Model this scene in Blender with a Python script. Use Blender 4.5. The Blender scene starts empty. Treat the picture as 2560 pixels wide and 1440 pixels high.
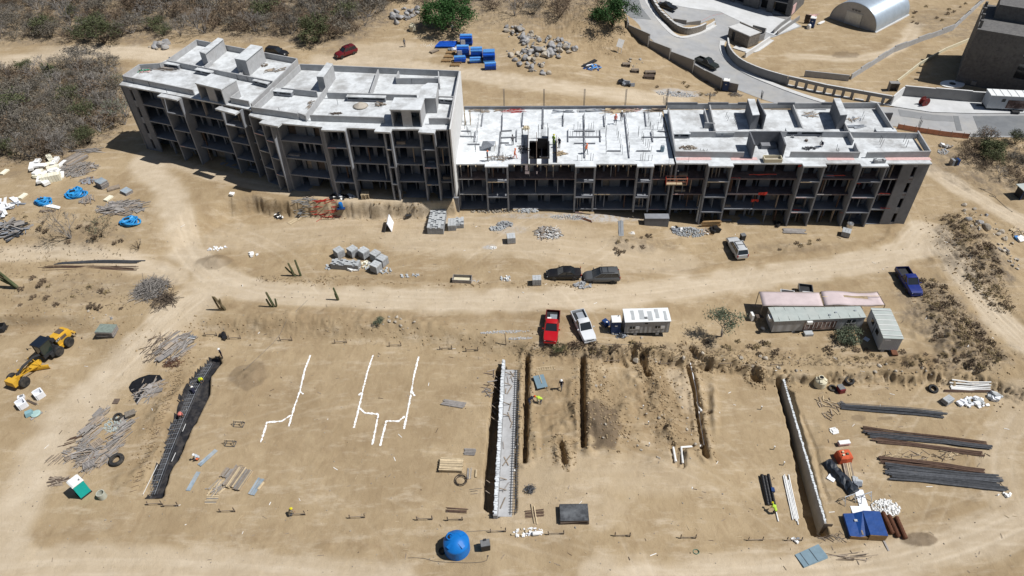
import bpy, bmesh, math, random
import numpy as np
from mathutils import Vector, Matrix, Euler, Quaternion
random.seed(7); RNG = np.random.default_rng(7)
SC = bpy.context.scene; COL = SC.collection

# ------------------------------------------------------------------ camera
F, CX, CY, HCAM = 1762.0, 1280.0, 720.0, 65.0          # focal length in photo pixels, height above the plaza
_d = np.array([1340.0 - CX, 2640.0 - CY, F]); _d /= np.linalg.norm(_d)   # nadir, from the converging verticals
_z = -_d; _f = np.array([0, 0, 1.0]); _y = _f - _z * _f.dot(_z); _y /= np.linalg.norm(_y); _x = np.cross(_y, _z)
if _x[0] < 0: _x = -_x
CM = np.stack([_x, _y, _z])                            # camera (right, down, forward) -> world
cam = bpy.data.cameras.new('camera'); cam.sensor_width = 36.0; cam.lens = F / 2560 * 36.0
cam.clip_start = 0.5; cam.clip_end = 3000
camo = bpy.data.objects.new('camera', cam); COL.objects.link(camo); SC.camera = camo
camo.matrix_world = Matrix(((CM[0, 0], -CM[0, 1], -CM[0, 2], 0), (CM[1, 0], -CM[1, 1], -CM[1, 2], 0),
                            (CM[2, 0], -CM[2, 1], -CM[2, 2], HCAM), (0, 0, 0, 1)))
# ------------------------------------------------------------------ sky, sun, exposure
SUN_EL, SUN_S = math.radians(57), math.radians(8)      # elevation; the sun stands to the right, a little towards us
sdir = Vector((math.cos(SUN_EL) * math.cos(SUN_S), -math.cos(SUN_EL) * math.sin(SUN_S), math.sin(SUN_EL)))
world = bpy.data.worlds.new('World'); SC.world = world; world.use_nodes = True
nt = world.node_tree; sky = nt.nodes.new('ShaderNodeTexSky'); sky.sky_type = 'NISHITA'; sky.sun_disc = False
sky.sun_elevation = SUN_EL; sky.sun_rotation = math.atan2(sdir.x, sdir.y); sky.dust_density = 1.0
bg = nt.nodes['Background']; bg.inputs['Strength'].default_value = 0.05
nt.links.new(sky.outputs[0], bg.inputs[0])
sl = bpy.data.lights.new('sun', 'SUN'); sl.energy = 5.0; sl.angle = math.radians(0.55); sl.color = (1.0, 0.975, 0.94)
so = bpy.data.objects.new('sun', sl); COL.objects.link(so); so.rotation_euler = sdir.to_track_quat('Z', 'Y').to_euler()
so.location = (120, -20, 180)
SC.view_settings.view_transform = 'Standard'; SC.view_settings.look = 'None'
SC.view_settings.exposure = -0.06; SC.view_settings.gamma = 1.0
SC.cycles.max_bounces = 6; SC.cycles.diffuse_bounces = 2; SC.cycles.glossy_bounces = 2
SC.cycles.transparent_max_bounces = 8; SC.cycles.caustics_reflective = False; SC.cycles.caustics_refractive = False

# ------------------------------------------------------------------ pixels to places
def P(px, py, h=0.0):
    r = CM @ np.array([px - CX, py - CY, F]); t = (h - HCAM) / r[2]
    return Vector((r[0] * t, r[1] * t, h))
def ss(a, b, x):
    t = np.clip((np.asarray(x, float) - a) / (b - a), 0, 1); return t * t * (3 - 2 * t)
def _hash(ix, iy, s):
    n = (ix * 374761393 + iy * 668265263 + s * 974634533) & 0x7fffffff
    n = ((n ^ (n >> 13)) * 1274126177) & 0x7fffffff
    return ((n ^ (n >> 16)) & 0xffff) / 65535.0
def vnoise(x, y, s=0):
    x = np.asarray(x, float); y = np.asarray(y, float)
    ix = np.floor(x).astype(np.int64); iy = np.floor(y).astype(np.int64)
    fx = x - ix; fy = y - iy; fx = fx * fx * (3 - 2 * fx); fy = fy * fy * (3 - 2 * fy)
    a = _hash(ix, iy, s); b = _hash(ix + 1, iy, s); c = _hash(ix, iy + 1, s); d = _hash(ix + 1, iy + 1, s)
    return (a + (b - a) * fx) * (1 - fy) + (c + (d - c) * fx) * fy - 0.5
# levels: the left block stands a storey above the middle one, the right one a storey below it
def zp(X): return -2.4 * ss(2, 36, X)
def zback(X): return 2.6 - 4.6 * ss(0, 50, X)
_ya = np.array([[-400, 80], [-60, 82], [-50, 85], [-43.5, 90.0], [-40, 90.6], [-33, 89.2], [-24, 87.9], [-9.2, 87.6], [-8.4, 87.6]])
_wa = np.array([[-400, 22], [-60, 20], [-50, 11], [-43, 3.0], [-38, 0.8], [-8, 0.6]])
_yr = np.array([[-9, 111.5], [10, 110.0], [25, 107.5], [40, 107], [60, 106], [400, 106]])
_yf = []   # (X, Y, width) of the bank between the road and the lower pads
for px, py, w in [(-200, 806, 1.2), (0, 808, 1.2), (175, 806, 1.5), (250, 830, 6), (330, 850, 12), (430, 850, 10), (500, 820, 3.5), (620, 818, 3.5), (1000, 838, 3.5),
                  (1200, 862, 2.6), (1320, 880, 1.6), (1500, 884, 1.3), (1720, 884, 1.2), (1800, 900, 1.4), (1960, 915, 1.4), (2040, 925, 1.2),
                  (2200, 912, 1.3), (2330, 918, 1.2), (2460, 930, 1.4), (2560, 962, 1.8), (2800, 1020, 2)]:
    p = P(px, py, -1.0); _yf.append((p.x, p.y, w))
_yf = np.array(_yf)
def h0(X, Y):
    X = np.asarray(X, float); Y = np.asarray(Y, float)
    yA = np.interp(X, _ya[:, 0], _ya[:, 1]); wA = np.interp(X, _wa[:, 0], _wa[:, 1])
    rough = ss(6, 14, X) + 0.22
    yb = yA + (vnoise(X * .35, Y * .1, 5) * .7 + vnoise(X * 2.1, Y * 1.3, 7) * .28) * (wA < 3)
    mA = ss(0, 1, (Y - yb) / wA + 0.5) * (1 - ss(-8.5, -8.1, X))
    yR = np.interp(X, _yr[:, 0], _yr[:, 1])
    mR = ss(0, 1, (Y - yR - vnoise(X * .3, 0 * Y, 8)) / 2.0 + .5)
    m = np.maximum(mA, mR)
    z = zp(X) * (1 - m) + zback(X) * m
    yF = np.interp(X, _yf[:, 0], _yf[:, 1]); wF = np.interp(X, _yf[:, 0], _yf[:, 2])
    warp = (vnoise(X * .33, Y * .33, 3) * 2.4 + vnoise(X * 1.1, Y * 1.3, 4) * .9 + vnoise(X * 2.9, Y * 2.9, 6) * 1.1) * rough * .6
    mF = ss(0, 1, (yF + warp - Y) / wF + 0.5)
    z = z - 1.3 * mF
    z = z + 0.10 * np.maximum(0, Y - 134) * (1 - ss(20, 70, X)) * 1.0
    return z
def seg_dist(X, Y, pts):
    best = np.full(np.shape(X), 1e9); acc = np.zeros(np.shape(X)); L = 0
    for (x0, y0), (x1, y1) in zip(pts[:-1], pts[1:]):
        dx, dy = x1 - x0, y1 - y0; l2 = dx * dx + dy * dy + 1e-9
        t = np.clip(((X - x0) * dx + (Y - y0) * dy) / l2, 0, 1)
        d = np.hypot(X - x0 - t * dx, Y - y0 - t * dy); k = d < best
        best = np.where(k, d, best); acc = np.where(k, L + t * math.sqrt(l2), acc); L += math.sqrt(l2)
    return best, acc, L
def poly_sd(X, Y, pts):
    d, _, _ = seg_dist(X, Y, pts + [pts[0]]); ins = np.zeros(np.shape(X), bool)
    for (x0, y0), (x1, y1) in zip(pts, pts[1:] + pts[:1]):
        c = ((y0 > Y) != (y1 > Y)); xi = x0 + (Y - y0) / ((y1 - y0) if abs(y1 - y0) > 1e-9 else 1e-9) * (x1 - x0)
        ins ^= c & (X < xi)
    return np.where(ins, -d, d)
def G0(px, py):
    z = 0.0
    for _ in range(12):
        p = P(px, py, z); z = .5 * z + .5 * float(h0(p.x, p.y)); 
    return P(px, py, z)
def pl(pix): return [(G0(a, b).x, G0(a, b).y) for a, b in pix]
def near(X, Y, pts, m):
    a = np.array(pts); return (X > a[:, 0].min() - m) & (X < a[:, 0].max() + m) & (Y > a[:, 1].min() - m) & (Y < a[:, 1].max() + m)

TRENCH = [  # pixels, width, depth
    ([(1318, 892), (1316, 1000), (1312, 1152)], .5, 1.5), ([(1456, 898), (1456, 1010), (1459, 1118)], .54, 1.5),
    ([(1402, 1108), (1412, 1156)], .55, .9), ([(1402, 1106), (1452, 1096)], .8, .3),
    ([(1605, 888), (1610, 915), (1619, 940)], .8, .9), ([(1722, 903), (1735, 960), (1750, 1060), (1764, 1142)], .6, 1.2),
    ([(1745, 1022), (1776, 1032)], .45, .5), ([(1885, 926), (1893, 950)], .85, 1.0), ([(1682, 1118), (1690, 1160)], .7, .45),
    ([(1704, 1160), (1700, 1120), (1756, 1118)], .9, .45), ([(1728, 872), (1738, 892), (1762, 915)], 1.3, .9),
    ([(1545, 880), (1562, 915)], .7, .5), ([(1520, 878), (1524, 902)], .6, .5), ([(1580, 876), (1575, 900)], .6, .4),
    ([(2005, 1040), (2040, 1130), (2052, 1200), (2070, 1250)], .35, .16)]
TRENCH = [(pl(p), w, d) for p, w, d in TRENCH]
PIT_LINER = pl([(520, 892), (548, 886), (556, 906), (530, 942), (525, 985), (500, 1042), (480, 1078), (455, 1132), (424, 1185), (406, 1246), (357, 1246),
                (367, 1203), (404, 1112), (412, 1062), (440, 1018), (468, 952), (496, 914)])
PIT_WALL = pl([(1238, 922), (1266, 916), (1262, 1000), (1256, 1100), (1251, 1200), (1246, 1292), (1230, 1290), (1207, 1264), (1209, 1180), (1221, 1060), (1231, 985)])
PIT_FOOT = pl([(1258, 918), (1290, 928), (1294, 960), (1293, 1282), (1244, 1290)])
_w2a = G0(1966, 985); _w2b = G0(2050, 1345)
PIT_RIGHT = pl([(1940, 945), (1954, 1010), (1975, 1092), (1993, 1182), (2010, 1290), (2028, 1338)]) + [(_w2b.x + 1.05, _w2b.y), (_w2a.x + .95, _w2a.y + .3)]
PITS = [(PIT_LINER, 0.9, .5, .25), (PIT_WALL, 2.2, .22, .25), (PIT_FOOT, .5, .2, .2), (PIT_RIGHT, 2.3, .2, .2)]
def mnd(px, py, rx, ry, hgt, rot=0, n=.28): g = G0(px, py); return (g.x, g.y, rx, ry, hgt, rot, n)
MOUND = [mnd(1522, 1075, 2.3, 3.6, .95, .25), mnd(1590, 1090, 1.6, 2.6, .35), mnd(1700, 1140, 2.0, 1.3, .4), mnd(1735, 1140, 1.5, 1.2, .4), mnd(1650, 1155, 1.8, 1.0, .4), mnd(1470, 1130, 1.0, .8, .3),
         mnd(1672, 1060, 1.0, 1.8, .5), mnd(1660, 980, 1.1, 3.2, .45), mnd(1690, 1000, 1.6, 4, .3), mnd(1500, 930, 2, 1.5, .25), mnd(1420, 1060, 1.5, 2.2, .3), mnd(1382, 1080, 1.3, 2.4, .25), mnd(625, 945, 2.4, 2.2, .25),
         mnd(535, 655, 2.4, 1.4, .5), mnd(430, 1010, 1.6, 4.5, .5, -.4), mnd(385, 1150, 1.3, 3.0, .35, -.4), mnd(320, 1205, 2.2, 1.6, .3), mnd(2310, 1352, 2.0, .9, .25),
         mnd(2440, 640, 5.5, 8, 1.3, -.5, .45), mnd(2420, 560, 4, 3, .8, 0, .5), mnd(2355, 800, 4.0, 7.5, .6, -.55, .5), mnd(2420, 880, 6, 2.5, .5, -.6, .5),
         mnd(1580, 610, 4, 2.0, .5, 0, .3), mnd(1350, 125, 9, 5, .8, 0, .3), mnd(1480, 60, 9, 8, 2.2, 0, .2), mnd(1275, 1150, .1, .1, .01), mnd(2120, 1230, 1.8, 4, .15, 0, .2),
         mnd(1820, 890, 3, 1.5, .4, 0, .35), mnd(2000, 620, 5, 1.3, .3, 0, .2), mnd(700, 800, 9, 1.2, .25, 0, .2), mnd(1010, 812, 7, 1.4, .3, 0, .3), mnd(1640, 900, 3, .8, .5, 0, .6), mnd(1540, 888, 3, .7, .5, 0, .6),
         mnd(2080, 905, 3, 1.2, .35, 0, .5), mnd(2300, 905, 5, 1.4, .5, 0, .6), mnd(1482, 1000, .7, 4.6, .45, -.03, .5), mnd(1432, 1000, .6, 4.4, .35, 0, .5), mnd(1340, 1090, .5, 3, .3, 0, .4), mnd(1640, 1000, .9, 4.6, .6, -.15, .6), mnd(1705, 960, .9, 3, .45, -.2, .5), mnd(1785, 1010, .6, 4.5, .35, -.2, .4), mnd(1590, 950, 1.4, 2, .35, 0, .5), mnd(1560, 1030, 1.3, 2, .4, 0, .5), mnd(1680, 1090, 1.6, 1.6, .5, 0, .6), mnd(2060, 1130, .8, 5, .18, -.2, .2)]
FLATZ = []   # (polygon, z) ground levelled under roads and floors, filled in below
def hz(X, Y):
    X = np.atleast_1d(np.asarray(X, float)); Y = np.atleast_1d(np.asarray(Y, float)); z = h0(X, Y)
    calm = np.ones_like(z)
    for poly, zz in FLATZ:
        k = near(X, Y, poly, 2.5)
        if k.any(): calm[k] = np.minimum(calm[k], ss(-.2, 2.0, poly_sd(X[k], Y[k], poly)))
    z = z + calm * (vnoise(X / 7, Y / 7, 11) * .22 + vnoise(X / 2.3, Y / 2.3, 12) * .09 + vnoise(X / .8, Y / .8, 13) * .035 + vnoise(X / .33, Y / .33, 14) * .02)
    for x, y, rx, ry, hh, rot, n in MOUND:
        m = 1.7 * max(rx, ry); k = (abs(X - x) < m) & (abs(Y - y) < m)
        if not k.any(): continue
        dx, dy = X[k] - x, Y[k] - y; c, s = math.cos(rot), math.sin(rot)
        e = np.hypot((dx * c + dy * s) / rx, (-dx * s + dy * c) / ry); b = np.clip(1 - e * .75, 0, 1); b = b * b * (3 - 2 * b)
        z[k] += hh * b * 1.15 + n * b * 1.2 * (vnoise(X[k] / .7, Y[k] / .7, 21) + 1.2 * vnoise(X[k] / 1.7, Y[k] / 1.7, 22))
    for x, y, rx, ry, s_, ch in PATCH:      # churned earth
        if ch not in (1, 3) or s_ < .4: continue
        k = (abs(X - x) < rx * 1.3) & (abs(Y - y) < ry * 1.3)
        if not k.any(): continue
        xx, yy = X[k], Y[k]; m = s_ * (1 - ss(.5, 1.2, np.hypot((xx - x) / rx, (yy - y) / ry))) * calm[k]
        z[k] += m * (.30 * vnoise(xx / 1.1, yy / 1.1, 61) + .20 * (1 - 2 * abs(vnoise(xx / .55, yy / .55, 62)) * 2) * .5 + .16 * vnoise(xx / .34, yy / .34, 63))
    for pts, w, dp in TRENCH:
        k = near(X, Y, pts, 1.6)
        if not k.any(): continue
        d, t, L = seg_dist(X[k], Y[k], pts); d = d + vnoise(X[k] * 2.6, Y[k] * 2.6, 31) * .07
        a = 1 - ss(w / 2 - .03, w / 2 + .07, d); sp = np.exp(-((d - w / 2 - .4) / .32) ** 2) * .24 * (1 + 2 * vnoise(X[k] * 1.6, Y[k] * 1.6, 32)) * (dp > .8)
        z[k] += sp - dp * a
    zpit = z.copy()
    for pts, dp, w, n in PITS:
        k = near(X, Y, pts, 1.2)
        if not k.any(): continue
        d = poly_sd(X[k], Y[k], pts) + vnoise(X[k] * 1.4, Y[k] * 1.4, 33) * n
        z[k] = np.minimum(z[k], zpit[k] - dp * (1 - ss(-w, .05, d)))
    return z
def gz(x, y): return float(hz(x, y)[0])
def G(px, py, up=0.0):
    """the point of the ground seen at a photo pixel"""
    z = 0.0
    for _ in range(14):
        p = P(px, py, z); z = .5 * z + .5 * gz(p.x, p.y)
    p = P(px, py, z); return Vector((p.x, p.y, gz(p.x, p.y) + up))
def GS(x, y, up=0.0): return Vector((x, y, gz(x, y) + up))
def ang(a, b):
    p, q = G(*a), G(*b); return math.atan2(q.y - p.y, q.x - p.x)
def angz(a, b, h):
    p, q = P(*a, h), P(*b, h); return math.atan2(q.y - p.y, q.x - p.x)

# ------------------------------------------------------------------ materials
MATS = {}
def srgb(r, g, b): return tuple((((c / 255 + .055) / 1.055) ** 2.4 if c > 10 else c / 255 / 12.92) for c in (r, g, b))
def mat(name, rgb, rough=.8, var=.15, scale=1.5, metal=0, bump=0, bscale=8, spec=.3, rnd=0, dirt=None, dirt_amt=.5, courses=0, ribs=None, alpha=1):
    """one procedural material: base colour, noise mottling, optional second tone, block courses, ribs and relief"""
    if name in MATS: return MATS[name]
    m = bpy.data.materials.new(name); m.use_nodes = True; n = m.node_tree; N = n.nodes; L = n.links
    b = N['Principled BSDF']; b.inputs['Roughness'].default_value = rough; b.inputs['Metallic'].default_value = metal
    b.inputs['Specular IOR Level'].default_value = spec; b.inputs['Alpha'].default_value = alpha
    geo = N.new('ShaderNodeNewGeometry'); nz = N.new('ShaderNodeTexNoise'); nz.inputs['Scale'].default_value = scale; nz.inputs['Detail'].default_value = 6
    nz.inputs['Roughness'].default_value = .65
    L.new(geo.outputs['Position'], nz.inputs['Vector'])
    rmp = N.new('ShaderNodeMapRange'); rmp.inputs[1].default_value = .3; rmp.inputs[2].default_value = .7
    rmp.inputs[3].default_value = 1 - var; rmp.inputs[4].default_value = 1 + var; L.new(nz.outputs['Fac'], rmp.inputs[0])
    val = rmp.outputs[0]
    def mul(a, bb):
        x = N.new('ShaderNodeMath'); x.operation = 'MULTIPLY'; L.new(a, x.inputs[0])
        if hasattr(bb, 'links'): L.new(bb, x.inputs[1])
        else: x.inputs[1].default_value = bb
        return x.outputs[0]
    if rnd:
        oi = N.new('ShaderNodeObjectInfo'); r2 = N.new('ShaderNodeMapRange'); r2.inputs[3].default_value = 1 - rnd; r2.inputs[4].default_value = 1 + rnd
        L.new(oi.outputs['Random'], r2.inputs[0]); val = mul(val, r2.outputs[0])
    if courses:
        sp = N.new('ShaderNodeSeparateXYZ'); L.new(geo.outputs['Position'], sp.inputs[0])
        pp = N.new('ShaderNodeMath'); pp.operation = 'PINGPONG'; pp.inputs[1].default_value = courses / 2; L.new(sp.outputs['Z'], pp.inputs[0])
        r3 = N.new('ShaderNodeMapRange'); r3.inputs[1].default_value = 0; r3.inputs[2].default_value = .03; r3.inputs[3].default_value = .78; r3.inputs[4].default_value = 1
        L.new(pp.outputs[0], r3.inputs[0]); val = mul(val, r3.outputs[0])
    hsv = N.new('ShaderNodeHueSaturation'); hsv.inputs['Color'].default_value = (*rgb, 1); L.new(val, hsv.inputs['Value'])
    colr = hsv.outputs[0]
    if dirt:
        n2 = N.new('ShaderNodeTexNoise'); n2.inputs['Scale'].default_value = scale * .35; n2.inputs['Detail'].default_value = 8; n2.inputs['Roughness'].default_value = .7
        L.new(geo.outputs['Position'], n2.inputs['Vector']); r4 = N.new('ShaderNodeMapRange'); r4.inputs[1].default_value = .46; r4.inputs[2].default_value = .66
        r4.inputs[4].default_value = dirt_amt; L.new(n2.outputs['Fac'], r4.inputs[0])
        mx = N.new('ShaderNodeMix'); mx.data_type = 'RGBA'; L.new(r4.outputs[0], mx.inputs[0]); L.new(colr, mx.inputs[6]); mx.inputs[7].default_value = (*dirt, 1); colr = mx.outputs[2]
    L.new(colr, b.inputs['Base Color'])
    hgt = None
    if bump:
        n3 = N.new('ShaderNodeTexNoise'); n3.inputs['Scale'].default_value = bscale; n3.inputs['Detail'].default_value = 5; L.new(geo.outputs['Position'], n3.inputs['Vector'])
        hgt = n3.outputs['Fac']
    if ribs:
        tc = N.new('ShaderNodeTexCoord'); wv = N.new('ShaderNodeTexWave'); wv.bands_direction = ribs[0]; wv.inputs['Scale'].default_value = ribs[1]
        L.new(tc.outputs['Object'], wv.inputs['Vector']); hgt = wv.outputs['Fac']
    if hgt is not None:
        bp = N.new('ShaderNodeBump'); bp.inputs['Strength'].default_value = bump or .6; bp.inputs['Distance'].default_value = .05
        L.new(hgt, bp.inputs['Height']); L.new(bp.outputs[0], b.inputs['Normal'])
    MATS[name] = m; return m
DUST = srgb(196, 172, 136)
SOIL_A, SOIL_B, SOIL_C, SOIL_D, SOIL_W, SOIL_S = (.41, .315, .196), (.345, .26, .156), (.25, .177, .10), (.57, .48, .36), (.175, .13, .085), (.18, .145, .108)
M = dict(
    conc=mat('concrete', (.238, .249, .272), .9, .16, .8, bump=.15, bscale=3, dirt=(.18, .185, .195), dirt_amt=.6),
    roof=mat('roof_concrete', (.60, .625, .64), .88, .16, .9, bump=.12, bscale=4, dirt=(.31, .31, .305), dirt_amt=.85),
    wet=mat('fresh_concrete', (.68, .71, .73), .8, .14, 1.1, dirt=(.42, .44, .45), dirt_amt=.85),
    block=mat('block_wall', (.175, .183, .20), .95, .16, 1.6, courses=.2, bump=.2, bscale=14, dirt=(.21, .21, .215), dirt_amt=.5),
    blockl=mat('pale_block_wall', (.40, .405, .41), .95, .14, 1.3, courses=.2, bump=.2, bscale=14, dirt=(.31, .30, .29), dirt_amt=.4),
    cmu=mat('cement_block', (.33, .34, .35), .95, .18, 3, bump=.2, bscale=20, rnd=.12),
    cmu_top=mat('pale_cement_block', (.44, .46, .47), .95, .18, 3, bump=.2, bscale=20, rnd=.1),
    redfloor=mat('primed_floor', (.16, .13, .13), .9, .3, 1.5),
    wood=mat('weathered_timber', (.30, .245, .19), .9, .25, 2.5, rnd=.25),
    woodl=mat('fresh_timber', (.50, .40, .26), .85, .2, 2.5, rnd=.2),
    woodg=mat('grey_timber', (.27, .25, .235), .92, .22, 2.5, rnd=.25),
    woodd=mat('dark_timber', (.12, .09, .07), .9, .25, 2.5, rnd=.3),
    form=mat('form_board', (.27, .33, .38), .7, .25, 2.0, rnd=.15, dirt=(.42, .42, .40), dirt_amt=.6),
    steel=mat('galvanised_steel', (.50, .53, .56), .45, .12, 2, metal=.6, rnd=.1),
    rust=mat('rusty_steel', (.13, .055, .03), .9, .3, 4, rnd=.2), rebar=mat('rebar', (.10, .105, .115), .7, .3, 3, metal=.25, rnd=.3),
    rebarb=mat('rusty_rebar', (.12, .075, .055), .85, .3, 3, rnd=.2), black=mat('black_plastic', (.014, .014, .016), .45, .3, 3, bump=.3, bscale=4),
    liner=mat('black_liner', (.02, .02, .023), .55, .35, 2.5, bump=.5, bscale=5, dirt=(.16, .14, .12), dirt_amt=.35),
    rubber=mat('tyre_rubber', (.025, .025, .026), .85, .25, 5, dirt=(.12, .105, .085), dirt_amt=.6), white=mat('white_plastic', (.78, .78, .76), .5, .06, 2),
    foam=mat('cream_foam', (.80, .77, .62), .8, .06, 2, rnd=.08), foamw=mat('white_foam', (.84, .84, .82), .8, .05, 2, rnd=.06), paper=mat('white_board', (.80, .82, .86), .6, .05, 1),
    blue=mat('blue_plastic', (.008, .155, .50), .38, .10, 1.5), bluet=mat('blue_wrap', (.010, .085, .46), .42, .28, 2.5, bump=.5, bscale=3, rnd=.12), bluel=mat('pale_blue_wrap', (.10, .30, .66), .42, .2, 3, bump=.5, bscale=3, rnd=.15),
    bluek=mat('toilet_blue', (.014, .045, .15), .5, .12, 1.5), tarpb=mat('blue_tarp', (.010, .055, .22), .5, .18, 1.5, bump=.6, bscale=2.5), sheet=mat('sky_blue_sheet', (.03, .28, .60), .5, .25, 1.8, bump=.5, bscale=3),
    turq=mat('turquoise_plastic', (.01, .42, .38), .45, .08, 1.5), cream=mat('cream_plastic', (.62, .57, .42), .6, .08, 2),
    red=mat('red_steel', (.42, .03, .022), .6, .2, 2, rnd=.15), redp=mat('red_cloth', (.55, .10, .04), .8, .2, 2, bump=.5, bscale=4), pink=mat('pink_canvas', (.56, .47, .47), .85, .10, .8, bump=.3, bscale=1.5),
    net=mat('orange_netting', (.62, .30, .20), .9, .15, 3), netr=mat('pink_netting', (.62, .42, .40), .9, .15, 3),
    rock=mat('grey_boulder', (.30, .30, .305), .95, .25, 1.6, bump=.6, bscale=4, rnd=.2, dirt=(.37, .33, .27), dirt_amt=.6), rockt=mat('tan_boulder', (.40, .355, .29), .95, .22, 1.6, bump=.6, bscale=4, rnd=.2),
    stone=mat('dark_masonry', (.13, .127, .125), .95, .3, 2.2, bump=.4, bscale=6, dirt=(.17, .165, .155), dirt_amt=.6), plaster=mat('grey_plaster', (.25, .245, .24), .95, .10, .7, dirt=(.30, .29, .27), dirt_amt=.4),
    stonew=mat('rubble_stone', (.20, .175, .145), .95, .45, 3.5, bump=.8, bscale=5), kerb=mat('kerb_concrete', (.56, .56, .55), .9, .1, 1), white_wall=mat('white_render', (.62, .62, .61), .9, .08, .8),
    metalw=mat('corrugated_metal', (.42, .43, .44), .45, .10, 1.2, metal=.35, ribs=('X', 2.0)), hut=mat('quonset_metal', (.50, .58, .66), .36, .08, 1, metal=.55, ribs=('Y', 1.6)),
    trail=mat('trailer_siding', (.36, .37, .38), .6, .10, 1.0, ribs=('X', 3.2), dirt=(.30, .27, .22), dirt_amt=.35), trailw=mat('trailer_white_siding', (.46, .48, .50), .5, .08, 1.0, ribs=('X', 3.2)),
    roofg=mat('sage_roof', (.39, .43, .41), .7, .10, .9, dirt=(.46, .47, .44), dirt_amt=.5), roofw=mat('patched_white_roof', (.74, .76, .76), .6, .06, .6),
    glass=mat('dark_glass', (.018, .022, .026), .12, .1, 1, spec=.7), glassg=mat('green_glass', (.02, .034, .03), .12, .1, 1, spec=.7), chrome=mat('bright_metal', (.55, .55, .55), .3, .05, 1, metal=.8),
    dark=mat('dark_metal', (.03, .031, .034), .6, .2, 2), grey=mat('grey_plastic', (.16, .165, .17), .7, .15, 2), yellow=mat('machine_yellow', (.60, .34, .03), .5, .12, 1.5, dirt=(.50, .33, .10), dirt_amt=.5),
    lamp_r=mat('tail_lamp', (.35, .01, .01), .3, .1, 2), lamp_w=mat('head_lamp', (.7, .7, .68), .15, .05, 2, spec=.7), brown=mat('tan_pallet', (.36, .23, .11), .85, .2, 3, rnd=.15),
    chalk=mat('chalk', (.88, .88, .87), .95, .06, 4), sand=mat('sand_heap', (.42, .38, .32), .95, .15, 3, bump=.4, bscale=8), gravel=mat('pale_gravel', (.50, .51, .52), .95, .35, 6, bump=.8, bscale=9),
    bag=mat('black_bag', (.02, .02, .022), .3, .2, 3, bump=.4, bscale=6), copper=mat('copper_coil', (.05, .04, .035), .6, .2, 3), tarpg=mat('grey_tarp', (.24, .26, .29), .7, .2, 2, bump=.4, bscale=3), mural=mat('brown_mural', (.10, .06, .05), .7, .7, 2.2, dirt=(.46, .36, .33), dirt_amt=.95),
    green=mat('green_cloth', (.02, .22, .12), .7, .2, 3), cactus=mat('cactus_skin', (.085, .105, .05), .8, .25, 3, bump=.3, bscale=6, dirt=(.16, .13, .08), dirt_amt=.8), cactusd=mat('dry_cactus_skin', (.18, .14, .08), .9, .25, 3, dirt=(.10, .09, .05), dirt_amt=.6),
    bark=mat('pale_bark', (.27, .25, .23), .9, .2, 3, rnd=.15), barkd=mat('dark_bark', (.11, .085, .065), .9, .25, 3, rnd=.2), twig=mat('grey_twig', (.165, .148, .12), .95, .3, .5, rnd=.22), twigb=mat('brown_twig', (.17, .125, .085), .95, .3, .5, rnd=.22),
    leaf=mat('dusty_leaf', (.085, .097, .045), .85, .35, .9, rnd=.2), leafg=mat('green_leaf', (.032, .085, .020), .8, .4, .8, rnd=.12), leafs=mat('sage_leaf', (.13, .155, .10), .85, .3, 1, rnd=.1), dry=mat('dry_grass', (.29, .225, .12), .95, .3, .8),
    bluegrey=mat('blue_grey_panel', (.17, .25, .30), .6, .12, 1.5), skin=mat('skin', (.28, .15, .09), .6, .05, 3), shoe=mat('shoe', (.03, .025, .02), .8, .1, 3),
)
def paint(name, rgb, rough=.3): return mat('car_paint_' + name, rgb, rough, .03, 1, spec=.5, dirt=tuple(.55 * c + .45 * d * .5 for c, d in zip(rgb, DUST)), dirt_amt=.14)
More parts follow.
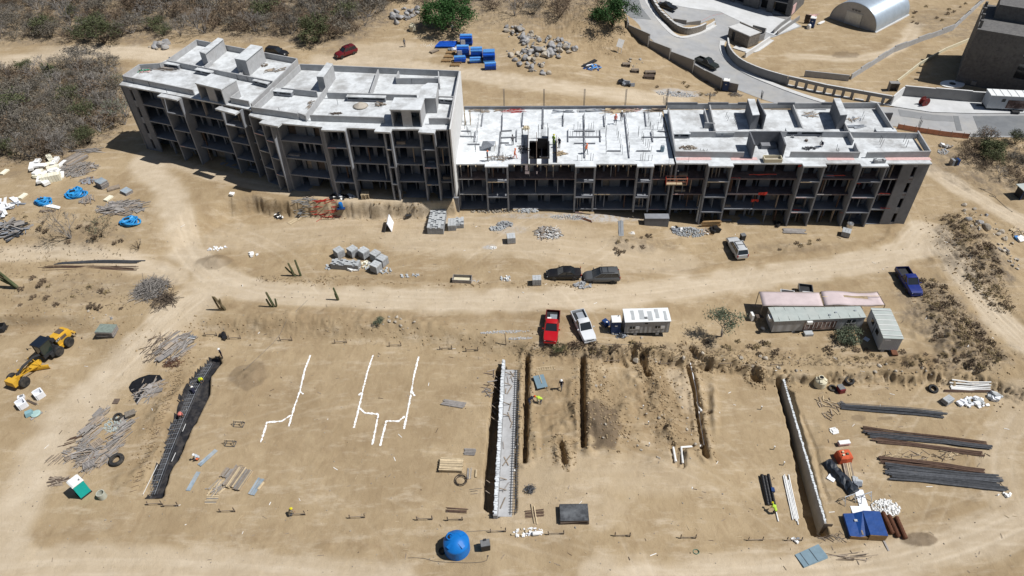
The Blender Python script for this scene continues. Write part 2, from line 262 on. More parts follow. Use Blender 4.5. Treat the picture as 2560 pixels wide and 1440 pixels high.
# ------------------------------------------------------------------ mesh helpers
def tagit(o, label=None, cat=None, group=None, kind=None):
    if label: o['label'] = label
    if cat: o['category'] = cat
    if group: o['group'] = group
    if kind: o['kind'] = kind
    return o
def T(name, label, cat, loc=(0, 0, 0), rz=0.0, group=None):
    """a thing: an empty at its base that carries its parts"""
    o = bpy.data.objects.new(name, None); COL.objects.link(o); o.location = loc; o.rotation_euler = (0, 0, rz); o.empty_display_size = .2
    return tagit(o, label, cat, group)
class MB:
    def __init__(s): s.v = []; s.f = []; s.mi = []
    def add(s, vs, fs, mi=0):
        b = len(s.v); s.v += [tuple(v) for v in vs]; s.f += [tuple(b + i for i in f) for f in fs]; s.mi += [mi] * len(fs); return s
    def box(s, c, d, rz=0.0, mi=0, taper=1.0):
        x, y, z = d[0] / 2, d[1] / 2, d[2] / 2; cc, sn = math.cos(rz), math.sin(rz); vs = []
        for k in (-1, 1):
            t = taper if k > 0 else 1
            for a, b in ((-1, -1), (1, -1), (1, 1), (-1, 1)):
                u, w = a * x * t, b * y * t; vs.append((c[0] + u * cc - w * sn, c[1] + u * sn + w * cc, c[2] + k * z))
        return s.add(vs, [(3, 2, 1, 0), (4, 5, 6, 7), (0, 1, 5, 4), (1, 2, 6, 5), (2, 3, 7, 6), (3, 0, 4, 7)], mi)
    def prism(s, poly, z0, z1, mi=0):
        a = sum(p[0] * q[1] - q[0] * p[1] for p, q in zip(poly, list(poly[1:]) + [poly[0]]))
        if a < 0: poly = list(poly)[::-1]
        n = len(poly); vs = [(p[0], p[1], z0) for p in poly] + [(p[0], p[1], z1) for p in poly]
        return s.add(vs, [tuple(range(n))[::-1], tuple(range(n, 2 * n))] + [(i, (i + 1) % n, n + (i + 1) % n, n + i) for i in range(n)], mi)
    def tube(s, pts, r, n=6, mi=0, cap=True, flat=1.0):
        pts = [Vector(p) for p in pts]; rs = r if isinstance(r, (list, tuple)) else [r] * len(pts); vs = []; up = Vector((0, 0, 1)); pu = None
        for i, p in enumerate(pts):
            t = (pts[min(i + 1, len(pts) - 1)] - pts[max(i - 1, 0)]).normalized()
            if pu is None: a = t.cross(up if abs(t.z) < .95 else Vector((1, 0, 0))).normalized()
            else: a = (pu - t * pu.dot(t)).normalized()
            pu = a; b = t.cross(a)
            for k in range(n):
                q = 2 * math.pi * k / n; vs.append(p + a * math.cos(q) * rs[i] + b * math.sin(q) * rs[i] * flat)
        fs = []
        for i in range(len(pts) - 1):
            for k in range(n): fs.append((i * n + k, i * n + (k + 1) % n, (i + 1) * n + (k + 1) % n, (i + 1) * n + k))
        if cap: fs.append(tuple(range(n))[::-1]); fs.append(tuple(range((len(pts) - 1) * n, len(pts) * n)))
        return s.add(vs, fs, mi)
    def lathe(s, prof, n=20, c=(0, 0, 0), mi=0, axis='Z'):
        vs = []
        for r, z in prof:
            for k in range(n):
                a = 2 * math.pi * k / n; p = (r * math.cos(a), r * math.sin(a), z)
                if axis == 'Y': p = (p[0], p[2], -p[1])
                if axis == 'X': p = (p[2], p[1], -p[0])
                vs.append((p[0] + c[0], p[1] + c[1], p[2] + c[2]))
        fs = [(i * n + k, i * n + (k + 1) % n, (i + 1) * n + (k + 1) % n, (i + 1) * n + k) for i in range(len(prof) - 1) for k in range(n)]
        if prof[0][0] > 1e-4: fs.append(tuple(range(n))[::-1])
        if prof[-1][0] > 1e-4: fs.append(tuple(range((len(prof) - 1) * n, len(prof) * n)))
        return s.add(vs, fs, mi)
    def loft(s, secs, mi=0, cap=True):
        n = len(secs[0]); vs = [p for q in secs for p in q]
        fs = [(i * n + k, i * n + (k + 1) % n, (i + 1) * n + (k + 1) % n, (i + 1) * n + k) for i in range(len(secs) - 1) for k in range(n)]
        if cap: fs += [tuple(range(n))[::-1], tuple(range((len(secs) - 1) * n, len(secs) * n))]
        return s.add(vs, fs, mi)
    def mesh(s, name, mats, smooth=False):
        me = bpy.data.meshes.new(name); me.from_pydata([tuple(v) for v in s.v], [], s.f)
        for m in (mats if isinstance(mats, (list, tuple)) else [mats]): me.materials.append(m)
        me.polygons.foreach_set('material_index', s.mi)
        bm = bmesh.new(); bm.from_mesh(me); bmesh.ops.recalc_face_normals(bm, faces=bm.faces); bm.to_mesh(me); bm.free()
        if smooth:
            me.polygons.foreach_set('use_smooth', [True] * len(me.polygons))
            if smooth != 'all':
                try: me.set_sharp_from_angle(angle=math.radians(40))
                except Exception: pass
        me.update(); return me
    def obj(s, name, mats, par=None, loc=(0, 0, 0), rz=0.0, smooth=False, **kw):
        o = bpy.data.objects.new(name, s.mesh(name, mats, smooth)); COL.objects.link(o); o.parent = par; o.location = loc; o.rotation_euler = (0, 0, rz)
        return tagit(o, **kw)
_U = {}
def unit(kind):
    if kind not in _U:
        b = MB()
        if kind == 'box': b.box((0, 0, 0), (1, 1, 1))
        elif kind == 'cyl': b.tube([(-.5, 0, 0), (.5, 0, 0)], .5, 10)
        elif kind == 'bar': b.tube([(-.5, 0, 0), (.5, 0, 0)], .5, 5)
        me = b.mesh('unit_' + kind, M['conc'], kind == 'cyl'); _U[kind] = me
    return _U[kind]
def part(name, m, par, loc, size, rz=0.0, kind='box', quat=None, label=None):
    o = bpy.data.objects.new(name, unit(kind)); COL.objects.link(o); o.parent = par; o.location = loc; o.scale = size
    if quat is not None: o.rotation_mode = 'QUATERNION'; o.rotation_quaternion = quat
    else: o.rotation_euler = (0, 0, rz)
    s = o.material_slots[0]; s.link = 'OBJECT'; s.material = m
    if label: o['label'] = label
    return o
def bar(name, m, par, p, q, w, h=None, kind='box'):
    p = Vector(p); q = Vector(q); d = q - p
    return part(name, m, par, (p + q) / 2, (d.length, w, h or w), kind=kind, quat=d.to_track_quat('X', 'Z'))
def copy_tree(o, par=None, rename=None):
    c = o.copy(); COL.objects.link(c); c.parent = par
    for ch in o.children: copy_tree(ch, c)
    return c
def sheet(name, poly, up, m, step=1.5, zf=None, **kw):
    """a conforming sheet over a world polygon"""
    from mathutils.geometry import delaunay_2d_cdt
    pts = []
    for (x0, y0), (x1, y1) in zip(poly, poly[1:] + poly[:1]):
        n = max(1, int(math.hypot(x1 - x0, y1 - y0) / step))
        pts += [(x0 + (x1 - x0) * i / n, y0 + (y1 - y0) * i / n) for i in range(n)]
    nb = len(pts); a = np.array(poly); gx, gy = np.meshgrid(np.arange(a[:, 0].min(), a[:, 0].max(), step), np.arange(a[:, 1].min(), a[:, 1].max(), step))
    gx = gx.ravel(); gy = gy.ravel(); k = poly_sd(gx, gy, list(poly)) < -.35 * step
    pts += list(zip(gx[k], gy[k]))
    v, e, f, *_ = delaunay_2d_cdt([Vector(p) for p in pts], [(i, (i + 1) % nb) for i in range(nb)], [], 1, 1e-4)
    vx = np.array([p[0] for p in v]); vy = np.array([p[1] for p in v]); z = (zf or h0)(vx, vy) + up
    b = MB(); b.add(np.stack([vx, vy, z], 1).tolist(), f); o = b.obj(name, m, smooth='all', **kw)
    o.data.flip_normals() if o.data.polygons[0].normal.z < 0 else None
    return o
def ribbon(name, pts, w, up, hgt, m, par=None, zf=gz, loc=(0, 0, 0), **kw):
    """a strip of width w and thickness hgt along world points"""
    pts = [Vector((p[0], p[1], 0)) for p in pts]; secs = []; loc = Vector(loc)
    for i, p in enumerate(pts):
        t = (pts[min(i + 1, len(pts) - 1)] - pts[max(i - 1, 0)]).normalized(); s = Vector((-t.y, t.x, 0)); z = zf(p.x, p.y) + up
        a, b = p + s * w / 2 - loc, p - s * w / 2 - loc; secs.append([(a.x, a.y, z - loc.z - .3), (b.x, b.y, z - loc.z - .3), (b.x, b.y, z + hgt - loc.z), (a.x, a.y, z + hgt - loc.z)])
    b = MB(); b.loft(secs); return b.obj(name, m, par, loc if par is None else (0, 0, 0), **kw)
def dens(pts, step):
    out = []
    for p, q in zip(pts[:-1], pts[1:]):
        p, q = Vector(p[:2]), Vector(q[:2]); n = max(1, int((q - p).length / step)); out += [tuple(p.lerp(q, i / n)) for i in range(n)]
    return out + [tuple(pts[-1][:2])]
def smooth_line(pts, it=2):
    for _ in range(it):
        o = [pts[0]]
        for p, q in zip(pts[:-1], pts[1:]): o += [(.75 * p[0] + .25 * q[0], .75 * p[1] + .25 * q[1]), (.25 * p[0] + .75 * q[0], .25 * p[1] + .75 * q[1])]
        pts = o + [pts[-1]]
    return pts

# ------------------------------------------------------------------ the ground
ROAD = pl([(1535, -25), (1572, 50), (1602, 78), (1642, 110), (1702, 148), (1762, 184), (1846, 226), (1910, 250), (2010, 280), (2120, 302), (2235, 316), (2330, 330), (2432, 343), (2560, 344), (2760, 350),
           (2760, 286), (2560, 280), (2440, 283), (2330, 281), (2260, 270), (2215, 268), (2120, 262), (2060, 254), (1990, 230), (1930, 205), (1870, 178), (1834, 154), (1812, 130), (1808, 112), (1822, 96), (1832, 84),
           (1890, 105), (1938, 92), (2004, 66), (1966, 42), (1890, -12), (1760, -40), (1640, -40), (1640, 0), (1662, 30), (1700, 66), (1748, 60), (1786, 46), (1790, 62), (1762, 76), (1715, 94), (1690, 92), (1660, 64), (1622, 16), (1600, -25)])
FLATZ.append((ROAD, 0))
TRACKS = [  # pixels, half width, strength
    ([(352, 405), (430, 480), (440, 560), (470, 640), (560, 712), (700, 738), (900, 742), (1150, 752), (1400, 752), (1600, 735), (1800, 705), (2000, 680), (2200, 650), (2330, 612)], 2.6, .9),
    ([(2250, 640), (2310, 560), (2345, 600), (2420, 720), (2560, 860), (2640, 930)], 2.3, .9), ([(2330, 425), (2450, 500), (2580, 575)], 2.2, .9), ([(520, 725), (430, 800), (330, 890), (200, 1010), (90, 1160), (20, 1320), (-40, 1430)], 3.6, .8),
    ([(-40, 175), (90, 140), (200, 128), (330, 132), (430, 140)], 3.2, 1.0), ([(800, 155), (920, 160), (1050, 170), (1200, 190), (1400, 225), (1700, 250)], 3.2, .8), ([(900, 130), (1050, 125)], 4, .6),
    ([(-20, 640), (150, 625), (330, 655), (450, 690)], 2.0, .7), ([(1000, 600), (1200, 610), (1500, 630), (1700, 660)], 3.5, .5), ([(-40, 1410), (300, 1400), (700, 1425), (1000, 1450)], 2.2, .7), ([(1500, 1450), (2000, 1440), (2350, 1390), (2600, 1280)], 2.5, .7),
    ([(2560, 1000), (2480, 1150), (2540, 1300)], 2.5, .4), ([(2290, 60), (2260, 120), (2150, 150), (1980, 140)], 2.0, .7), ([(560, 600), (1000, 560), (1500, 600)], 4, .35), ([(1690, 940), (1720, 1010)], 1.6, .5), ([(360, 385), (640, 470), (1060, 505)], 1.3, .6), ([(1330, 1200), (1700, 1180)], 3, .3)]
TRACKS = [(smooth_line(pl(p)), w, s) for p, w, s in TRACKS]
def patch(px, py, rx, ry, s, ch): g = G0(px, py); return (g.x, g.y, rx, ry, s, ch)
PATCH = [patch(1500, 1060, 2.2, 3.6, 1, 2), patch(2300, 1352, 2.2, .8, .8, 2), patch(540, 655, 2.6, 1.5, .5, 2), patch(2110, 138, 3.4, 1.8, .6, 2), patch(2145, 1045, .9, .5, .5, 2), patch(2210, 1045, 1.0, .3, .5, 2),
         patch(1660, 1020, 4.5, 6.5, .95, 1), patch(1400, 1030, 3.2, 6, .75, 1), patch(1560, 1010, 4, 6, .6, 1), patch(1480, 900, 6, 1.2, .8, 1), patch(430, 1010, 3, 6, .6, 1), patch(620, 940, 2.5, 2.4, .5, 2), patch(800, 800, 16, 2.5, .5, 1), patch(1900, 880, 8, 1.6, .5, 1),
         patch(2440, 650, 4.5, 8, 1.0, 3), patch(2360, 810, 5, 9, .9, 3), patch(2440, 890, 6, 2.5, .7, 3), patch(2300, 910, 8, 1.6, .6, 1), patch(1600, 610, 5, 2, .5, 3), patch(200, 720, 9, 3, .4, 3), patch(1980, 620, 7, 1.5, .4, 3), patch(200, 590, 9, 3, .45, 3),
         patch(2480, 420, 10, 8, .8, 3), patch(1480, 80, 14, 12, .7, 1), patch(1300, 40, 20, 6, .6, 3), patch(1900, 1000, 3, 5, .3, 1), patch(1500, 1010, 4, 5, .35, 1), patch(1340, 1340, 4, 1.0, .3, 1), patch(2120, 1250, 2, 4, .4, 1), patch(300, 1320, 9, 2.5, .35, 1), patch(800, 1340, 10, 2, .3, 1),
         patch(2400, 60, 12, 10, .6, 3), patch(2130, 60, 30, 20, .0, 3), patch(1480, 875, 5, 1, .5, 3), patch(1700, 870, 6, 1, .5, 3), patch(1380, 1250, 9, 4, .25, 0), patch(900, 1000, 9, 6, .25, 1), patch(1720, 578, 2.5, 1.0, .6, 4), patch(1280, 575, 3, 1.2, .4, 4), patch(1490, 545, 6, 1.0, .8, 4), patch(1690, 232, 5, 1.6, .8, 4), patch(1095, 560, 2, 1, .5, 4), patch(700, 1015, 8, 8, .25, 1), patch(1220, 618, 1, .5, .9, 4), patch(1440, 540, 14, .8, .5, 4)]
SCRUB = [pl([(-300, -60), (1010, -60), (990, 40), (900, 95), (820, 120), (700, 100), (500, 92), (330, 108), (200, 112), (0, 118), (-300, 130)]), pl([(-300, 190), (0, 180), (110, 150), (300, 150), (312, 240), (330, 315), (240, 370), (190, 420), (0, 420), (-300, 420)]),
         pl([(1000, -60), (1560, -60), (1540, 10), (1400, 60), (1250, 40), (1050, 60)])]
def axis(brk):
    out = [brk[0][0]]
    for (a, s), (b, _) in zip(brk[:-1], brk[1:]):
        n = max(1, int(round((b - a) / s))); out += [a + (b - a) * (i + 1) / n for i in range(n)]
    return np.array(out)
gx = axis([(-900, 90), (-180, 12), (-90, 1.2), (-50, .15), (50, .15), (90, 1.0), (140, 10), (200, 90), (900, 90)])
gy = axis([(-300, 60), (0, 5), (26, .5), (29.5, .14), (64, .14), (66, .25), (92, .3), (100, .6), (200, 1.5), (260, 12), (400, 90), (1600, 300), (1601, 1)])
GX, GY = np.meshgrid(gx, gy); X, Y = GX.ravel(), GY.ravel(); Z = np.concatenate([hz(X[i:i + 60000], Y[i:i + 60000]) for i in range(0, len(X), 60000)])
RZ = np.zeros(len(X)); soil = np.zeros((len(X), 4), np.float32); gravel = np.zeros(len(X), np.float32)
for pts, w, s in TRACKS:
    k = near(X, Y, pts, w * 2)
    d, t, L = seg_dist(X[k], Y[k], pts); d = d + vnoise(X[k] / 2, Y[k] / 2, 41) * w * .5
    soil[k, 0] = np.maximum(soil[k, 0], .85 * s * (1 - ss(w * .55, w * 1.1, d))); e_ = (w < 3.3) * s * (.6 + 1.2 * vnoise(X[k] / 1.3, Y[k] / 1.3, 47)) * ss(0, 4, t) * (1 - ss(L - 4, L, t))
    soil[k, 1] = np.maximum(soil[k, 1], np.clip(.75 * e_ * np.exp(-((d - w * 1.5) / (w * .4)) ** 2), 0, 1)); RZ[k] += .16 * np.clip(e_, 0, 2) * np.exp(-((d - w * 1.3) / .45) ** 2) * (Y[k] < 86)
R0 = random.Random(3); RUTS = []
for pts, w, s in TRACKS:
    for _ in range(5): RUTS.append((pts, R0.uniform(-1, 1) * w * .7, R0.uniform(.35, .8) * s, R0.choice([0, 0, 0, 1])))
for _ in range(46):      # single passes of tyres across the open ground
    x, y = R0.uniform(100, 2450), R0.choice([R0.uniform(560, 700), R0.uniform(900, 1400), R0.uniform(1200, 1430), R0.uniform(690, 790)]); a = R0.gauss(0, .5); c = R0.uniform(-.045, .045); g = G0(x, y) if 0 else P(x, y, -1); q = [(g.x, g.y)]
    for _ in range(R0.randint(8, 22)): a += c; q.append((q[-1][0] + 1.5 * math.cos(a), q[-1][1] + 1.5 * math.sin(a)))
    RUTS.append((q, 0, R0.uniform(.25, .6), R0.choice([0, 0, 1])))
for pts, off, s, ch in RUTS:
    k = near(X, Y, pts, 4); xx, yy = X[k], Y[k]
    if not k.any(): continue
    d, t, L = seg_dist(xx, yy, pts); sg = np.sign(seg_dist(xx, yy + .3, pts)[0] - seg_dist(xx, yy - .3, pts)[0]); ds = d * sg - off - 1.1 * vnoise(t / 9, 0 * t + off, 45)
    r = np.exp(-((abs(ds) - .78) / .17) ** 2) * ss(0, 3, t) * (1 - ss(L - 3, L, t)) * (.65 + .7 * vnoise(xx / 1.5, yy / 1.5, 46)) * (d < 6)
    soil[k, ch] = np.maximum(soil[k, ch], np.clip(soil[k, ch] + s * r * (.6 if ch == 0 else 1), 0, 1)); RZ[k] -= r * s * .06
for x, y, rx, ry, s, ch in PATCH:
    k = (abs(X - x) < rx * 1.6) & (abs(Y - y) < ry * 1.6)
    e = np.hypot((X[k] - x) / rx, (Y[k] - y) / ry) + vnoise(X[k] / 1.2, Y[k] / 1.2, 43) * .5; v = s * (1 - ss(.65 if ch != 2 else .85, 1.2 if ch != 2 else 1.0, e))
    if ch == 4: gravel[k] = np.maximum(gravel[k], v)
    else: soil[k, ch] = np.maximum(soil[k, ch], v)
for poly in SCRUB:
    k = near(X, Y, poly, 4); soil[k, 3] = np.maximum(soil[k, 3], 1 - ss(-3, 3, poly_sd(X[k], Y[k], poly) + vnoise(X[k] / 3, Y[k] / 3, 44) * 5))
_gxl, _gyl, _ZZ, _Z0 = gx.tolist(), gy.tolist(), Z.reshape(len(gy), len(gx)), np.concatenate([h0(X[i:i + 60000], Y[i:i + 60000]) for i in range(0, len(X), 60000)]).reshape(len(gy), len(gx))
from bisect import bisect_right
def _look(ZZ, x, y):
    i = min(max(bisect_right(_gxl, x) - 1, 0), len(_gxl) - 2); j = min(max(bisect_right(_gyl, y) - 1, 0), len(_gyl) - 2)
    fx = (x - _gxl[i]) / (_gxl[i + 1] - _gxl[i]); fy = (y - _gyl[j]) / (_gyl[j + 1] - _gyl[j])
    return float((ZZ[j, i] * (1 - fx) + ZZ[j, i + 1] * fx) * (1 - fy) + (ZZ[j + 1, i] * (1 - fx) + ZZ[j + 1, i + 1] * fx) * fy)
def gz(x, y): return _look(_ZZ, x, y)          # from here on the ground is read from its own grid
def hb(x, y): return _look(_Z0, x, y)
def _ray(px, py): r = CM @ np.array([px - CX, py - CY, F]); return r[0] / r[2], r[1] / r[2]
def _hit(px, py, f):
    a, b = _ray(px, py); z = 0.0
    for _ in range(14): t = z - HCAM; z = .5 * z + .5 * f(a * t, b * t)
    t = z - HCAM; return Vector((a * t, b * t, f(a * t, b * t)))
def G(px, py, up=0.0): p = _hit(px, py, gz); p.z += up; return p
def G0(px, py): return _hit(px, py, hb)
nx, ny = len(gx), len(gy); idx = np.arange(nx * ny).reshape(ny, nx)
quads = np.stack([idx[:-1, :-1], idx[:-1, 1:], idx[1:, 1:], idx[1:, :-1]], -1).reshape(-1, 4)
me = bpy.data.meshes.new('ground'); me.vertices.add(len(X)); me.vertices.foreach_set('co', np.stack([X, Y, Z + RZ], 1).ravel())
me.loops.add(quads.size); me.loops.foreach_set('vertex_index', quads.ravel().astype(np.int32)); me.polygons.add(len(quads))
me.polygons.foreach_set('loop_start', np.arange(0, quads.size, 4, dtype=np.int32)); me.polygons.foreach_set('loop_total', np.full(len(quads), 4, np.int32))
me.update(); me.validate()
me.polygons.foreach_set('use_smooth', np.ones(len(quads), bool))
ca = me.attributes.new('soil', 'FLOAT_COLOR', 'POINT'); ca.data.foreach_set('color', soil.ravel())
fa = me.attributes.new('gravel', 'FLOAT', 'POINT'); fa.data.foreach_set('value', gravel)
ground = bpy.data.objects.new('ground', me); COL.objects.link(ground); tagit(ground, kind='structure')
gm = bpy.data.materials.new('soil'); gm.use_nodes = True; n = gm.node_tree; N = n.nodes; L = n.links; pb = N['Principled BSDF']
pb.inputs['Roughness'].default_value = .95; pb.inputs['Specular IOR Level'].default_value = .15
geo = N.new('ShaderNodeNewGeometry'); at = N.new('ShaderNodeAttribute'); at.attribute_name = 'soil'; ag = N.new('ShaderNodeAttribute'); ag.attribute_name = 'gravel'; sp = N.new('ShaderNodeSeparateColor'); L.new(at.outputs['Color'], sp.inputs[0])
def noise(scale, det=6, rough=.6, stretch=None, dist=0):
    x = N.new('ShaderNodeTexNoise'); x.inputs['Scale'].default_value = scale; x.inputs['Detail'].default_value = det; x.inputs['Roughness'].default_value = rough; x.inputs['Distortion'].default_value = dist; src = geo.outputs['Position']
    if stretch:
        mp = N.new('ShaderNodeMapping'); mp.inputs['Scale'].default_value = stretch; L.new(src, mp.inputs[0]); src = mp.outputs[0]
    L.new(src, x.inputs['Vector']); return x.outputs['Fac']
def rng(f, a, b, c=0., d=1.):
    x = N.new('ShaderNodeMapRange'); x.inputs[1].default_value = a; x.inputs[2].default_value = b; x.inputs[3].default_value = c; x.inputs[4].default_value = d; L.new(f, x.inputs[0]); return x.outputs[0]
def mth(op, a, b):
    x = N.new('ShaderNodeMath'); x.operation = op
    for i, q in enumerate((a, b)):
        if hasattr(q, 'links'): L.new(q, x.inputs[i])
        else: x.inputs[i].default_value = q
    return x.outputs[0]
def mixc(f, a, b):
    x = N.new('ShaderNodeMix'); x.data_type = 'RGBA'; L.new(f, x.inputs[0])
    for i, q in ((6, a), (7, b)):
        if hasattr(q, 'links'): L.new(q, x.inputs[i])
        else: x.inputs[i].default_value = (*q, 1)
    return x.outputs[2]
base = mixc(rng(noise(.16, 6, .65), .36, .64), SOIL_A, SOIL_B)
base = mixc(rng(noise(.9, 8, .7, (1, .55, 1), .6), .46, .68, 0, .5), base, SOIL_C)
base = mixc(rng(noise(.07, 5, .6, (1, 1.8, 1), .9), .5, .66, 0, .45), base, SOIL_C)
base = mixc(rng(noise(.45, 9, .72, (.5, 1.6, 1)), .52, .70, 0, .6), base, SOIL_D)
base = mixc(mth('MULTIPLY', sp.outputs['Green'], rng(noise(.8, 8, .7), .3, .62)), base, SOIL_C)
base = mixc(mth('MULTIPLY', sp.outputs['Red'], rng(noise(.5, 8, .7, (.6, 1.2, 1)), .25, .6, .55, 1)), base, SOIL_D)
base = mixc(mth('MULTIPLY', sp.outputs['Blue'], rng(noise(1.5, 6, .7), .2, .5, .6, 1)), base, SOIL_W)
base = mixc(mth('MULTIPLY', at.outputs['Alpha'], rng(noise(.7, 9, .75, None, .8), .38, .60)), base, SOIL_S)
base = mixc(mth('MULTIPLY', ag.outputs['Fac'], rng(noise(1.6, 9, .8), .40, .55)), base, (.44, .44, .44))
spk = rng(noise(6.5, 3, .6), .66, .72); base = mixc(mth('MULTIPLY', spk, .2), base, (.56, .50, .42))
spd = rng(noise(4.2, 4, .7), .64, .74); base = mixc(mth('MULTIPLY', spd, .40), base, SOIL_S)
L.new(base, pb.inputs['Base Color'])
bp = N.new('ShaderNodeBump'); bp.inputs['Strength'].default_value = .75; bp.inputs['Distance'].default_value = .16
L.new(mth('ADD', noise(1.3, 9, .72), mth('MULTIPLY', noise(9, 5, .7), .35)), bp.inputs['Height']); L.new(bp.outputs[0], pb.inputs['Normal']); me.materials.append(gm)

# ------------------------------------------------------------------ roads
m_road = mat('road_concrete', (.33, .335, .34), .9, .12, .5, bump=.1, bscale=6, dirt=(.42, .40, .36), dirt_amt=.6)
m_asph = mat('asphalt', (.17, .18, .19), .92, .14, .4, bump=.1, bscale=10, dirt=(.25, .25, .24), dirt_amt=.5)
m_white = mat('new_concrete', (.56, .57, .575), .9, .08, .6, dirt=(.45, .45, .43), dirt_amt=.5)
sheet('road', ROAD, .05, m_road, 1.2, kind='structure')
sheet('asphalt_lane', pl([(2432, 291), (2560, 290), (2750, 296), (2750, 346), (2560, 341), (2450, 338)]), .075, m_asph, 1.5, kind='structure')
sheet('asphalt_lane', pl([(1538, -25), (1575, 45), (1628, 50), (1604, 20), (1590, -25)]), .075, m_asph, 1.5, kind='structure')
sheet('asphalt_lane', pl([(2245, 274), (2330, 287), (2380, 291), (2385, 305), (2330, 302), (2250, 291)]), .075, mat('worn_asphalt', (.24, .245, .25), .92, .1, .5), 1.5, kind='structure')
sheet('road_patch', pl([(2382, 290), (2396, 291), (2405, 328), (2391, 327)]), .08, m_asph, 1.5, kind='structure')
sheet('forecourt', pl([(1655, -40), (1760, -40), (1880, -12), (1960, 42), (1998, 66), (1938, 90), (1890, 72), (1800, 30), (1720, 20), (1668, 10)]), .09, m_white, 1.5, kind='structure')
sheet('pavement', pl([(2212, 264), (2252, 240), (2440, 256), (2560, 263), (2760, 268), (2760, 289), (2560, 284), (2440, 285), (2330, 282), (2262, 272)]), .16, m_white, 1.5, kind='structure')
for k, (pp, w) in enumerate([([(1806, 104), (1803, 122), (1815, 146), (1850, 176), (1920, 207), (1990, 234), (2060, 256)], 1.1), ([(1612, -5), (1640, 40), (1664, 70), (1690, 93), (1718, 95), (1760, 80), (1788, 64)], 1.0), ([(1836, 118), (1880, 132), (1905, 116), (1926, 100)], 1.6)]):
    ribbon('kerb', dens(smooth_line(pl(pp), 2), 1), w, .05, .12, M['kerb'], zf=hb, kind='structure')
